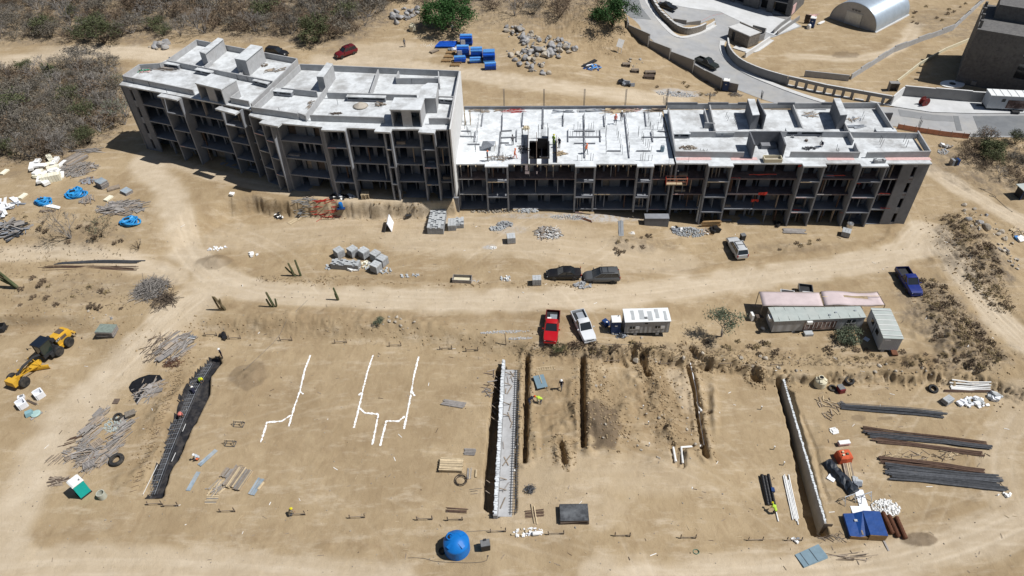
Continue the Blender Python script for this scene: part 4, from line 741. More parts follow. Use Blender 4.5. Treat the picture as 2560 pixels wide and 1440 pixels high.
wall_line('plaster_wall', 'white splayed end of the brown plaster wall', [(2226, 264), (2240, 251), (2253, 241)], 2.0, M['white_wall'], .25, step=3)
wall_line('block_wall', 'grey wall beside the gatehouse enclosing its yard', [(1893, 105), (1908, 100), (1912, 88), (1880, 78)], 1.5, M['plaster'], .18, step=3)
def gframe(fl, fr):
    p, q = G(*fl), G(*fr); d = q - p; d.z = 0; return p, d.length, math.atan2(d.y, d.x)
# gatehouse
p, Lg, rz = gframe((1818, 95), (1868, 121)); t = T('gatehouse', 'small flat roofed stone gatehouse at the resort entrance', 'building', p - Vector((0, 0, .1)), rz)
for nm, c, s in [('wall', (.55, .1, 1.2), (1.1, .2, 2.5)), ('wall', (Lg / 2 + 1.0, .1, 1.2), (Lg - 2.0, .2, 2.5)), ('wall', (.1, 1.7, 1.2), (.2, 3.0, 2.5)), ('wall', (Lg - .1, 1.7, 1.2), (.2, 3.0, 2.5)), ('wall', (Lg / 2, 3.3, 1.2), (Lg, .2, 2.5)), ('lintel', (1.55, .1, 2.25), (.9, .19, .4))]: part(nm, M['stonew'], t, c, s)
part('roof', M['kerb'], t, (Lg / 2, 1.7, 2.55), (Lg + .2, 3.7, .2)); part('parapet', M['stonew'], t, (Lg / 2, 3.45, 2.75), (Lg + .2, .18, .2)); part('door', M['dark'], t, (1.55, .2, 1.0), (.86, .06, 2.0))  # dark panel fills the open doorway, its shade put into the colour
# arched metal hut
p, q, r = G(2072, 46), G(2187, 82), G(2257, 36); d = q - p; W_ = Vector((d.x, d.y)).length; rz = math.atan2(d.y, d.x); Ln = 15.0
t = T('metal_hut', 'arched corrugated metal hut with a grey double door', 'building', p + Vector((0, 0, -.1)), rz); ra = W_ / 2; hh = 5.2; n = 24
prof = [(ra - ra * math.cos(math.pi * k / n), hh * math.sin(math.pi * k / n) ** .85) for k in range(n + 1)]
b = MB(); secs = []
for j in range(31):
    y = Ln * j / 30; sc_ = 1 + .006 * (j % 2); secs.append([(ra + (x - ra) * sc_, y, z * sc_) for x, z in prof])
b.loft(secs, cap=False); o = b.obj('arched_roof', M['hut'], t, smooth='all'); sm = o.modifiers.new('thick', 'SOLIDIFY'); sm.thickness = .05
b = MB(); b.add([(x * .99 + .05, .25, z * .985) for x, z in prof] + [(x * .99 + .05, .33, z * .985) for x, z in prof], [tuple(range(n + 1)), tuple(range(n + 1, 2 * n + 2))[::-1], (0, n + 1, 2 * n + 1, n)]); b.obj('end_wall', M['metalw'], t)
dr = part('door', M['steel'], t, (ra * .98, .17, 1.45), (W_ * .33, .12, 2.9)); part('door_frame', M['steel'], t, (ra * .98, .2, 2.98), (W_ * .36, .1, .12))
for k in (-1, 0, 1): part('vent_panel', M['grey'], t, (ra + k * .75, .2, 3.5), (.5, .06, .35))
part('footing', M['white_wall'], t, (W_ + .1, Ln / 2, .12), (.4, Ln, .35))
# resort building at the top edge
p, q = G(1974, 44), G(1720, -32); d = q - p; d.z = 0; rz = math.atan2(d.y, d.x); Lf = d.length + 6
t = T('resort_building', 'unfinished dark stone clad building casting shade on the forecourt', 'building', p - Vector((0, 0, .2)), rz)
x = 0; R_ = random.Random(4)
for w, op in [(1.2, 0), (3.2, 1), (1.4, 0), (2.0, 1), (3.8, 0), (2.4, 1), (1.0, 0), (3, 1), (2, 0), (3, 1), (3, 0), (4, 1), (6, 0)]:
    if x + w > Lf: break
    if not op: part('stone_pier', M['stone'], t, (x + w / 2, -.2, 4), (w, .5, 8))
    else: part('recessed_wall', M['dark'], t, (x + w / 2, -2.2, 4), (w + .2, .2, 8)); part('floor_slab', M['plaster'], t, (x + w / 2, -1.2, 3.2), (w + .1, 2.2, .25))  # near-black back wall: the shade inside the openings is painted on
    x += w
part('side_wall', M['stone'], t, (.2, -5.2, 4), (.4, 9.4, 8)); part('roof', M['plaster'], t, (x / 2, -5, 8.1), (x, 10.5, .3)); part('plinth', M['plaster'], t, (x / 2, .9, .15), (x, 1.8, .5)); part('pink_panel', M['netr'], t, (-.1, -1.5, 1.8), (.1, 2.4, 2.2))
# dark stone house on the right
p, q = G(2386, 207), G(2560, 240); d = q - p; d.z = 0; rz = math.atan2(d.y, d.x)
t = T('stone_house', 'big dark grey masonry house at right edge behind the brown wall', 'building', p - Vector((0, 0, .3)), rz); Hh = 11.0; Lh = 24
wx = [(9.0, 11.2), (11.6, 13.8)]
for a, b_, z0_, z1_ in [(0, 9.0, 0, Hh), (9.0, 11.2, 0, 3.4), (9.0, 11.2, 6.2, 7.6), (9.0, 11.2, 9.6, Hh), (11.2, 11.6, 0, Hh), (11.6, 13.8, 0, 3.4), (11.6, 13.8, 6.2, 7.6), (11.6, 13.8, 9.6, Hh), (13.8, Lh, 0, Hh)]: part('wall', M['stone'], t, ((a + b_) / 2, .15, (z0_ + z1_) / 2), (b_ - a, .3, z1_ - z0_))
for a, b_ in wx: part('window', M['glass'], t, ((a + b_) / 2, .25, 4.8), (b_ - a, .08, 2.8)); part('window', M['white_wall'], t, ((a + b_) / 2, .25, 8.6), (b_ - a, .08, 2.0))  # upper windows are white panels, the sunlit interior put into their colour
part('wall', M['stone'], t, (.15, 7, Hh / 2), (.3, 13.6, Hh)); part('roof', M['stone'], t, (Lh / 2, 7, Hh + .1), (Lh, 14.2, .3)); part('upper_storey', M['stone'], t, (Lh / 2 + 1.2, 10, Hh + 1.6), (Lh - 2, 7, 2.8)); part('meter_box', M['plaster'], t, (3.2, -.12, 1.0), (.9, .25, .7))
for k in range(4): part('roof_fin', M['stone'], t, (.3, 1.0 + 3.4 * k, Hh + .9), (.5, .6, 1.5))
p = G(2380, 212); t = T('stone_disc', 'white oval slab lying behind the brown plaster wall', 'slab', p, .1); b = MB(); b.lathe([(2.1, 0), (2.1, .22), (2.0, .26)], 28); o = b.obj('slab', M['white'], t); o.scale = (1.15, .75, 1); b = MB(); b.lathe([(.55, .27), (.6, .29), (.45, .285)], 20); b.obj('ring', M['dark'], t)
p = G(2230, 226); t = T('concrete_box', 'open fronted concrete meter box where boundary walls meet', 'box', p, -.1)
for c, s in [((0, .5, .8), (1.7, .12, 1.6)), ((-.8, 0, .8), (.12, 1, 1.6)), ((.8, 0, .8), (.12, 1, 1.6)), ((0, 0, 1.65), (1.8, 1.1, .12))]: part('panel', M['plaster'], t, c, s)
# orange mesh fence along the road
pts = dens(smooth_line(pl([(2242, 322), (2300, 332), (2360, 341), (2420, 347)]), 1), 1.5); t = T('mesh_fence', 'sagging orange plastic mesh fence beside the road', 'fence', GS(*pts[0])); b = MB()
for i, p in enumerate(pts):
    z = gz(*p) - t.location.z; x, y = p[0] - t.location.x, p[1] - t.location.y; part('stake', M['wood'], t, (x, y, z + .55), (.06, .06, 1.3))
for p, q in zip(pts[:-1], pts[1:]):
    d = Vector((q[0] - p[0], q[1] - p[1])); mid = ((p[0] + q[0]) / 2, (p[1] + q[1]) / 2); o = part('mesh_panel', M['net'], t, (mid[0] - t.location.x, mid[1] - t.location.y, gz(*mid) - t.location.z + .5), (d.length, .03, .95), math.atan2(d.y, d.x))
# ------------------------------------------------------------------ plants and rocks
def shrub_mesh(name, seed, h, w, n_stem, leaves, mats, leaf_sz=.16, levels=3, twist=.5, r0=.06, clump=0, up=.6):
    """stems splitting into twigs, then many leaf-sized faces round the twig ends"""
    R = random.Random(seed); b = MB(); tips = []
    def grow(p, d, l, r, lv):
        q = p + d * l; mid = p.lerp(q, .5) + Vector((R.uniform(-1, 1), R.uniform(-1, 1), R.uniform(-.5, .5))) * l * .08
        b.tube([p, mid, q], [r, r * .8, r * .6], 3, 0, False)
        if lv == 0: tips.append(q); tips.append(mid); return
        for _ in range(R.choice([2, 3, 3]) if lv > 1 else R.choice([3, 4])):
            e = (d + Vector((R.uniform(-1, 1), R.uniform(-1, 1), R.uniform(-.45, .8))) * twist * 1.5).normalized(); grow(q, e, l * R.uniform(.55, .85), max(r * .58, .014), lv - 1)
    for k in range(n_stem):
        a = 2 * math.pi * (k + R.random()) / n_stem; s = R.uniform(.2, 1) * w / h; d = Vector((math.cos(a) * s, math.sin(a) * s, up + R.random() * .5)).normalized(); grow(Vector((R.uniform(-.03, .03), R.uniform(-.03, .03), -.1)), d, h * R.uniform(.32, .5), r0 * R.uniform(.7, 1.2), levels)
    for _ in range(leaves):
        t = R.choice(tips); sp = leaf_sz * (2.2 if not clump else clump); c = t + Vector((R.gauss(0, sp), R.gauss(0, sp), R.gauss(0, sp * .7)))
        if c.z < .03: c.z = .03 + R.random() * .1
        s = leaf_sz * R.uniform(.5, 1.1); u = Vector((R.uniform(-1, 1), R.uniform(-1, 1), R.uniform(-.7, .7))).normalized(); v = u.orthogonal().normalized(); v.rotate(Quaternion(u, R.uniform(0, 6.28))); b.add([c - u * s, c + v * s * .45, c + u * s, c - v * s * .45], [(0, 1, 2, 3)], 1)
    return b.mesh(name, mats)
GREYS = [shrub_mesh('dry_shrub', 10 + k, 2.4, 2.3, 8, 700, [M['bark'] if k % 3 == 0 else M['twig'], M['twig']], .13) for k in range(3)]
BROWNS = [shrub_mesh('dry_shrub', 20 + k, 2.2, 2.6, 9, 750, [M['barkd'], M['twigb']], .13) for k in range(3)]
OLIVES = [shrub_mesh('leafy_shrub', 30 + k, 2.5, 2.4, 8, 1300, [M['barkd'], M['leaf']], .14) for k in range(3)]
BARES = [shrub_mesh('bare_shrub', 40 + k, 2.8, 2.0, 6, 60, [M['bark'], M['twig']], .1, 4) for k in range(2)]
LOWS = [shrub_mesh('low_brush', 50 + k, .8, 1.3, 7, 300, [M['twigb'], M['twigb'] if k else M['dry']], .10, 2, clump=.6) for k in range(3)]
def plant(name, me, p, s, label, cat, group, rz=None):
    o = bpy.data.objects.new(name, me); COL.objects.link(o); o.location = p; o.scale = (s * random.uniform(.85, 1.15), s * random.uniform(.85, 1.15), s * random.uniform(.8, 1.1)); o.rotation_euler = (0, 0, random.uniform(0, 6.28) if rz is None else rz)
    return tagit(o, label, cat, group)
def Qpx(p):
    c = CM.T @ np.array([p[0], p[1], p[2] - HCAM]); return CX + F * c[0] / c[2], CY + F * c[1] / c[2]
def inside(px, py, poly):
    ins = False
    for (x0, y0), (x1, y1) in zip(poly, poly[1:] + poly[:1]):
        if (y0 > py) != (y1 > py) and px < x0 + (py - y0) / (y1 - y0) * (x1 - x0): ins = not ins
    return ins
def scatter(poly, n, mind, seed):
    R = random.Random(seed); xs = [p[0] for p in poly]; ys = [p[1] for p in poly]; out = []; tries = 0
    while len(out) < n and tries < n * 60:
        tries += 1; x, y = R.uniform(min(xs), max(xs)), R.uniform(min(ys), max(ys))
        if inside(x, y, poly):
            g = G0(x, y)
            if all((g.x - a.x) ** 2 + (g.y - a.y) ** 2 > mind * mind for a in out): out.append(g)
    return [GS(g.x, g.y) for g in out]
random.seed(11)
KIND = [(GREYS, 'dry_shrub', 'grey leafless shrub', .40), (BROWNS, 'dry_shrub', 'brown leafless shrub', .30), (OLIVES, 'leafy_shrub', 'dusty green shrub', .16), (BARES, 'bare_shrub', 'bare pale branched shrub', .14)]
def pick(w=None):
    w = w or [k[3] for k in KIND]; return random.choices(KIND, w)[0]
for poly, n, md, s0, s1, where, w in [
    ([(-40, -30), (1000, -30), (985, 20), (900, 75), (830, 98), (700, 82), (560, 80), (480, 88), (330, 92), (210, 98), (0, 104), (-40, 104)], 225, 2.2, .8, 1.6, 'on hillside behind curved block', [.46, .32, .1, .12]),
    ([(-40, 190), (30, 182), (110, 168), (290, 160), (296, 215), (318, 300), (240, 350), (170, 392), (60, 395), (-40, 405)], 125, 2.0, .8, 1.5, 'in thicket left of curved block', [.52, .22, .07, .19]),
    ([(1010, -30), (1560, -30), (1530, 12), (1400, 55), (1330, 55), (1240, 28), (1180, 8), (1020, 25)], 34, 3.0, .7, 1.3, 'on slope between green tree and road', [.35, .45, .1, .1]),
    ([(2410, 352), (2600, 345), (2600, 470), (2470, 440), (2400, 400)], 20, 2.4, .5, 1.1, 'on waste ground right of buildings', [.3, .4, .2, .1])]:
    for p in scatter(poly, n, md, int(poly[1][0]) + 5):
        ms, nm, lab, _ = pick(w); s = random.uniform(s0, s1); qx, qy = Qpx(p); xs = [a[0] for a in poly]; ys = [a[1] for a in poly]; u = (qx - max(min(xs), 0)) / (min(max(xs), 2560) - max(min(xs), 0)); v = (qy - max(min(ys), 0)) / (max(ys) - max(min(ys), 0))
        pos = ('far left', 'left', 'middle', 'right', 'far right')[min(4, max(0, int(u * 5)))] + (' upper', ' centre', ' lower')[min(2, max(0, int(v * 3)))] + ''; size = 'small' if s < s0 + (s1 - s0) * .33 else 'large' if s > s0 + (s1 - s0) * .72 else 'medium'
        plant(nm, random.choice(ms), p, s, f'{size} {lab} {where}, {pos}', 'shrub', f'{lab}s {where}')
for poly, n, where in [([(2350, 540), (2420, 540), (2500, 690), (2540, 790), (2480, 770), (2400, 690)], 62, 'on dirt berm right of site road'), ([(2290, 700), (2345, 700), (2470, 850), (2520, 900), (2440, 930), (2330, 860)], 74, 'between blue pickup and right road'), ([(20, 690), (330, 690), (330, 780), (180, 790), (20, 780)], 16, 'on the bank above the grader'),
                       ([(1320, 862), (1700, 858), (1740, 880), (1500, 892), (1330, 885)], 16, 'along the top of the trench bank'), ([(1530, 590), (1640, 590), (1640, 640), (1540, 640)], 9, 'on mound before middle block'), ([(1760, 850), (1950, 850), (1960, 900), (1780, 890)], 12, 'below the long site cabin'),
                       ([(2060, 870), (2420, 890), (2480, 930), (2080, 915)], 20, 'along crumbling bank above pipe yard'), ([(30, 540), (240, 560), (330, 620), (100, 610)], 12, 'round the bare trees at left'), ([(2260, 20), (2420, 10), (2380, 60), (2240, 110)], 12, 'beside the metal hut track'), ([(1560, 215), (1800, 200), (1840, 238), (1700, 245)], 10, 'near blue toilet behind right block'), ([(2060, 600), (1930, 600), (1950, 630), (2050, 630)], 6, 'before the right hand block')]:
    for p in scatter(poly, n, .6, n + 3):
        qx, qy = Qpx(p); xs = [a[0] for a in poly]; ys = [a[1] for a in poly]; u = (qx - min(xs)) / (max(xs) - min(xs)); v = (qy - min(ys)) / (max(ys) - min(ys)); s = random.uniform(.4, .9)
        plant('low_brush', random.choice(LOWS), p, s, f"{'small' if s < .55 else 'wide' if s > .75 else 'low'} dry brush {where}, " + ('leftmost', 'left', 'middle', 'right', 'rightmost')[min(4, max(0, int(u * 5)))] + (' upper', ' lower')[int(v > .5)], 'brush', f'low brush {where}')
def tree(name, label, px, py, h, w, leaves, mleaf, mbark, seed, group=None, lsz=.2, stems=5, lv=3, r0=.12, up=.9, clump=1.5, twist=.5):
    t = T(name, label, 'tree' if 'tree' in name else 'shrub', G(px, py), random.Random(seed).uniform(0, 6), group)
    me = shrub_mesh('crown', seed, h, w, stems, leaves, [mbark, mleaf], lsz, lv, twist, r0, clump, up); o = bpy.data.objects.new('crown', me); COL.objects.link(o); o.parent = t
    b = MB(); b.tube([(0, 0, -.2), (.05, 0, h * .12), (.02, .05, h * .3)], [r0 * 1.6, r0 * 1.3, r0 * .8], 7); b.obj('trunk', mbark, t, smooth=True); return t
tree('green_tree', 'big round dark green tree above the blue pallets', 1112, 72, 6.0, 6.2, 9000, M['leafg'], M['barkd'], 61, lsz=.26, stems=11, up=.45, clump=2.4, r0=.15)
tree('green_tree', 'green tree overhanging the concrete wall by the road', 1530, 66, 5.0, 4.6, 6000, M['leafg'], M['barkd'], 62, lsz=.24, stems=9, up=.45, clump=2.4)
tree('green_tree', 'mid green tree at top edge behind the hillside scrub', 790, 105, 4.2, 4.2, 3200, M['leaf'], M['barkd'], 63, lsz=.22, stems=8, up=.5, clump=2.0)
tree('green_tree', 'olive green tree above the dirt lane at left', 262, 108, 5.0, 4.6, 3600, M['leaf'], M['barkd'], 64, lsz=.22, stems=8, up=.5, clump=2.2)
tree('shade_tree', 'thin leafed young tree on the slope beside small white cabin', 1803, 842, 4.2, 1.8, 1500, M['leafs'], M['bark'], 65, lsz=.15, stems=3, up=1.2, clump=2.2, r0=.07)
tree('leafy_bush', 'dense sage green bush in front of the long cabin', 2116, 850, 1.6, 1.8, 2600, M['leafs'], M['barkd'], 66, lsz=.13, stems=9, up=.35, clump=1.8, r0=.05)
tree('leafy_bush', 'bright green shrub beside road at right edge', 2470, 385, 2.4, 3.0, 3000, M['leaf'], M['barkd'], 67, lsz=.18, stems=9, up=.35, clump=2.0, r0=.05)
tree('leafy_bush', 'small green bush on bank below the red pickup', 1395, 873, .9, 1.0, 500, M['leaf'], M['barkd'], 68, lsz=.1, stems=6, up=.4, r0=.03, lv=2)
tree('leafy_bush', 'small green bush on the slope left of the red pickup', 950, 808, .9, 1.2, 500, M['leafs'], M['barkd'], 69, lsz=.1, stems=6, up=.4, r0=.03, lv=2)
tree('bare_tree', 'tall leafless pale tree beside the blue sheets at left', 178, 596, 4.6, 3.6, 260, M['twig'], M['bark'], 70, lsz=.1, stems=3, lv=4, up=1.0, r0=.09)
tree('bare_tree', 'leafless tree with a green tuft left of the dirt track', 255, 592, 2.8, 2.6, 380, M['leafs'], M['barkd'], 71, lsz=.1, stems=5, lv=4, up=.7, r0=.05)
tree('bare_tree', 'small leafless sapling between site track and timber heap', 347, 622, 1.6, 1.2, 30, M['twig'], M['barkd'], 72, lsz=.08, stems=4, lv=3, up=.8, r0=.05)
tree('bare_tree', 'pale leafless tree at the edge of the thicket above foam heap', 150, 378, 3.6, 2.8, 200, M['twig'], M['bark'], 73, lsz=.1, stems=6, lv=4, up=.9, r0=.06)
tree('bare_tree', 'sparse green tinted tree beside left corner of the curved block', 312, 312, 3.8, 2.6, 700, M['leafs'], M['bark'], 74, lsz=.12, stems=5, lv=4, up=.9, r0=.06)
tree('bare_tree', 'dead twisted tree on the verge by the asphalt road', 2465, 352, 1.8, 1.8, 20, M['twig'], M['barkd'], 75, lsz=.08, stems=4, lv=3, up=.7, r0=.09)
tree('dry_bush', 'round dark dry bush on the pad near black panels', 1326, 1224, .6, .8, 500, M['rebar'], M['barkd'], 76, lsz=.09, stems=12, lv=2, up=.4, r0=.02)
def cactus(label, px, py, stems, dry=False, group=None):
    t = T('cactus', label, 'cactus', G(px, py)); m = M['cactusd'] if dry else M['cactus']
    for x, lean, h, r, y in stems:
        b = MB(); pts = [(x * .4, y * .4, -.2), (x, y, .35), (x + lean * .5, y, h * .55), (x + lean, y, h)]; rs = [r, r * 1.05, r, r * .85]
        pts.append((x + lean * 1.02, y, h + r * .8)); rs.append(r * .25); n = 12; secs = b.tube(pts, rs, n); 
        for i, v in enumerate(b.v):   # ribs
            if i % 2: k = i // n; c = Vector(pts[min(k, len(pts) - 1)]); b.v[i] = tuple(c + (Vector(v) - c) * .8)
        b.obj('stem', m, t)
    return t
cactus('three tall cactus stems on the bank beside the track', 752, 690, [(0, -.15, 2.9, .15, 0), (-.9, -.3, 2.4, .14, 0), (-1.1, -.7, 1.6, .13, .1)])
cactus('branched cactus with two arms on the road verge', 685, 768, [(0, -.35, 2.7, .16, 0), (-.45, -.2, 1.5, .13, 0), (.42, .1, 1.5, .13, 0)])
cactus('brown leaning dead cactus left of the branched one', 563, 775, [(0, -.75, 2.4, .16, 0), (-.7, -.25, 2.5, .12, 0), (-.35, .2, 2.0, .14, 0)], True)
cactus('single slim cactus post on the road verge', 846, 750, [(0, -.25, 2.2, .14, 0), (-.12, -.12, 1.2, .14, 0)])
cactus('cluster of tall cactus stems at left edge', 45, 720, [(0, -1.3, 3.6, .16, 0), (-.3, -1.5, 3.2, .16, .2), (-.5, -1.9, 3.6, .15, 0), (.1, -.8, 2.2, .14, -.2), (-.6, -1.2, 1.4, .14, .2)])
cactus('green organ pipe cactus in the thicket', 130, 195, [(-1.0 + .34 * k, .05 * k - .1, 2.6 + .5 * math.sin(k * 2), .17, .1 * (k % 2)) for k in range(7)])
cactus('green organ pipe cactus on the hillside above the red car', 795, 70, [(-.8 + .34 * k, .05 * k, 3.0 + .5 * math.sin(k * 2.4), .17, .1 * (k % 2)) for k in range(6)])
# brush heap
def twigheap(label, px, py, r, h, n, seed, m, mm=None):
    t = T('brush_heap', label, 'heap', G(px, py)); b = MB(); R = random.Random(seed)
    for _ in range(n):
        a = R.uniform(0, 6.28); d = r * R.random() ** .6; z = h * (1 - d / r) * R.random(); c = Vector((math.cos(a) * d, math.sin(a) * d, z + .05)); u = Vector((R.uniform(-1, 1), R.uniform(-1, 1), R.uniform(-.3, .3))).normalized() * R.uniform(.5, 1.5); k = Vector((R.uniform(-.2, .2), R.uniform(-.2, .2), R.uniform(-.1, .25)))
        p, q = c - u, c + u; p.z = max(p.z, .03); q.z = max(q.z, .03); b.tube([p, c + k, q], [.035, .03, .012], 3, 0, False)
    b.obj('branches', m, t, kind='stuff')
twigheap('tangled heap of cut grey brush beside the track junction', 378, 725, 2.2, 1.2, 380, 3, M['bark']); twigheap('loose brown branches trailing from the brush heap', 412, 752, 1.5, .5, 110, 5, M['barkd'])
# boulders
def rock_mesh(name, seed, m):
    bm = bmesh.new(); bmesh.ops.create_icosphere(bm, subdivisions=2, radius=1); R = random.Random(seed); ns = [(Vector((R.gauss(0, 1), R.gauss(0, 1), R.gauss(0, 1))).normalized(), R.uniform(.55, .88)) for _ in range(11)]
    for v in bm.verts:
        for nrm, dd in ns:
            e = v.co.dot(nrm) - dd
            if e > 0: v.co -= nrm * e
        v.co *= 1 + R.uniform(-.03, .03)
    me = bpy.data.meshes.new(name); bm.to_mesh(me); bm.free(); me.materials.append(m); return me
ROCKS = [rock_mesh('boulder', 80 + k, M['rock']) for k in range(6)]; ROCKT = [rock_mesh('boulder', 90 + k, M['rockt']) for k in range(5)]
def rocks(poly, n, s0, s1, label, group, seed, tan=.3, pile=0, ctr=None):
    R = random.Random(seed); xs = [p[0] for p in poly]; ys = [p[1] for p in poly]; k = 0; cx, cy = sum(xs) / len(xs), sum(ys) / len(ys)
    while k < n:
        x, y = R.uniform(min(xs), max(xs)), R.uniform(min(ys), max(ys))
        if not inside(x, y, poly): continue
        s = s0 * .6 + (s1 * 1.3 - s0 * .6) * R.random() ** 1.8; o = bpy.data.objects.new('boulder', R.choice(ROCKT if R.random() < tan else ROCKS)); COL.objects.link(o); e = math.hypot((x - cx) / (max(xs) - min(xs)) * 2, (y - cy) / (max(ys) - min(ys)) * 2)
        o.location = G(x, y, s * .3 + pile * max(0, 1 - e) * R.random()); o.scale = (s * R.uniform(.8, 1.3), s * R.uniform(.8, 1.2), s * R.uniform(.6, .95)); o.rotation_euler = (R.uniform(-.4, .4), R.uniform(-.4, .4), R.uniform(0, 6)); u_ = (x - min(xs)) / (max(xs) - min(xs)); v_ = (y - min(ys)) / (max(ys) - min(ys)); tagit(o, f"{'small' if s < s0 else 'big' if s > s1 * .8 else 'mid-sized'} {label}, {('leftmost', 'left', 'centre', 'right', 'rightmost')[min(4, int(u_ * 5))]} {('upper', 'middle', 'lower')[min(2, int(v_ * 3))]} part", 'boulder', group); k += 1
rocks([(1310, 100), (1330, 88), (1400, 95), (1432, 110), (1438, 130), (1400, 145), (1350, 142), (1305, 135)], 95, .35, .75, 'grey boulder in the large rock heap above the middle block', 'boulders of the large rock heap', 1, .25, 1.2)
rocks([(1258, 70), (1300, 62), (1335, 85), (1320, 100), (1270, 95)], 34, .3, .65, 'pale boulder in the upper tongue of the rock heap', 'boulders of the upper rock tongue', 2, .55, .6)
rocks([(1262, 125), (1290, 122), (1345, 150), (1385, 165), (1400, 185), (1350, 190), (1285, 160)], 40, .3, .7, 'weathered boulder along lower edge of the rock heap', 'boulders along the lower edge of the heap', 3, .5, .3)
rocks([(975, 40), (1010, 22), (1052, 18), (1050, 35), (1010, 55), (985, 62)], 30, .4, .8, 'grey rock in the heap left of the big green tree', 'rocks left of the big green tree', 4, .1, .8)
rocks([(362, 112), (385, 105), (440, 108), (445, 122), (385, 126)], 9, .4, .9, 'rock dumped beside the dirt lane behind the curved block', 'rocks beside the dirt lane', 5, .2)
rocks([(2390, 500), (2480, 540), (2540, 620), (2500, 610), (2420, 560)], 26, .25, .6, 'tan rock in rubble bank right of the road fork', 'rocks in the rubble bank', 6, .8)
rocks([(1560, 150), (1600, 145), (1610, 165), (1570, 170)], 9, .25, .5, 'pale rock beside the wooden crates behind the middle block', 'rocks beside the wooden crates', 7, .6)
rocks([(940, 790), (1040, 790), (1060, 830), (960, 820)], 16, .08, .22, 'small pale stone on the slope left of red pickup', 'small stones on the slope', 8, .8)
rocks([(200, 770), (290, 775), (300, 800), (210, 795)], 14, .08, .22, 'small pale stone on the bank behind panel stack', 'small stones on the bank', 9, .8)
rocks([(1540, 885), (1900, 890), (2200, 905), (2400, 925), (2380, 940), (2000, 930), (1560, 905)], 40, .1, .32, 'earth clod on the crumbling trench bank', 'earth clods on the bank', 12, 1.0)
rocks([(1420, 940), (1700, 950), (1760, 1140), (1640, 1165), (1480, 1130)], 70, .06, .18, 'earth clod between the pipe trenches', 'earth clods between the trenches', 13, 1.0)
rocks([(1520, 815), (1545, 822), (1540, 840), (1518, 835)], 8, .14, .2, 'white stone beside the blue toilet of the small cabin', 'white stones beside the small cabin', 14, 0)
rocks([(1550, 838), (1610, 842), (1610, 848), (1550, 846)], 5, .13, .2, 'loose stone in front of the small cabin', 'loose stones in front of the small cabin', 15, 1)
R_ = random.Random(33)
b = MB()   # pebbles scattered over the whole site
for _ in range(1300):
    x, y = R_.uniform(20, 2540), R_.uniform(420, 1430) if R_.random() < .8 else R_.uniform(560, 900); g = G0(x, y)
    if 86.3 < g.y: continue
    g.z = gz(g.x, g.y); s = R_.uniform(.035, .10) * (1.5 if R_.random() < .1 else 1); rz = R_.uniform(0, 6); b.box((g.x, g.y, g.z + s * .25), (s * 1.6, s * 1.2, s), rz, R_.choice([0, 0, 0, 1, 2]), .6)
b.obj('pebbles', [M['rockt'], M['bark'], M['barkd']], kind='stuff')
b = MB()   # clods of dug earth along trenches, banks and churned ground
ZN = [(p_, w_ * .5, w_ * .5 + 1.1, 420) for p_, w_, d_ in TRENCH if d_ > .8] + [([(a_, b_) for a_, b_, _ in _yf], 0, 2.4, 1500), (pl([(1640, 920), (1680, 1110)]), 0, 2.4, 900), (pl([(1480, 920), (1560, 1110)]), 0, 2.6, 700), (pl([(470, 870), (440, 960), (390, 1080), (345, 1200)]), 0, 1.8, 700), (pl([(640, 488), (860, 508), (1070, 518)]), 0, 1.2, 500), (pl([(2360, 560), (2480, 760)]), 0, 4, 800), (pl([(2300, 720), (2480, 900)]), 0, 4, 700), (pl([(700, 705), (1100, 708), (1500, 722)]), 0, .9, 600)]
for pts, w0_, w1_, n_ in ZN:
    pts = dens(pts, .5)
    for _ in range(n_):
        x, y = R_.choice(pts); a = R_.uniform(0, 6.28); d = R_.uniform(w0_, w1_); x += math.cos(a) * d; y += math.sin(a) * d; s = .03 + .13 * R_.random() ** 3
        if abs(x) < 70 and 29 < y < 88: b.box((x, y, gz(x, y) + s * .3), (s * 1.7, s * 1.3, s * 1.2), a, R_.choice([0, 0, 0, 1]), .65)
b.obj('earth_clods', [mat('dug_earth', SOIL_B, .95, .2, 3), mat('dark_earth', SOIL_C, .95, .2, 3)], kind='stuff')
b = MB()   # dry grass tufts
for poly, n in [([(-40, -30), (1560, -30), (1400, 60), (1000, 70), (800, 110), (0, 112)], 3000), ([(-40, 150), (300, 150), (330, 310), (200, 410), (-40, 420)], 1800), ([(2350, 540), (2430, 540), (2550, 790), (2480, 780)], 700), ([(2290, 700), (2350, 700), (2520, 900), (2420, 930)], 900), ([(0, 520), (300, 560), (330, 780), (0, 790)], 500), ([(1300, 855), (2480, 905), (2480, 930), (1300, 890)], 900), ([(2380, 350), (2560, 345), (2560, 480)], 700), ([(1440, 20), (1540, 20), (1540, 150), (1430, 90)], 500), ([(640, 690), (900, 690), (900, 705), (640, 705)], 120)]:
    xs = [p[0] for p in poly]; ys = [p[1] for p in poly]; k = 0
    while k < n:
        x, y = R_.uniform(min(xs), max(xs)), R_.uniform(min(ys), max(ys))
        if not inside(x, y, poly): continue
        k += 1; g = G0(x, y); g.z = gz(g.x, g.y)
        for _ in range(3):
            a = R_.uniform(0, 6.28); l = R_.uniform(.12, .4); w = .04; dx, dy = math.cos(a), math.sin(a); b.add([(g.x - dy * w, g.y + dx * w, g.z - .02), (g.x + dy * w, g.y - dx * w, g.z - .02), (g.x + dx * l * .8, g.y + dy * l * .8, g.z + l * .7)], [(0, 1, 2)], R_.choice([0, 1, 1]))
b.obj('dry_grass', [M['dry'], M['twigb']], kind='stuff')
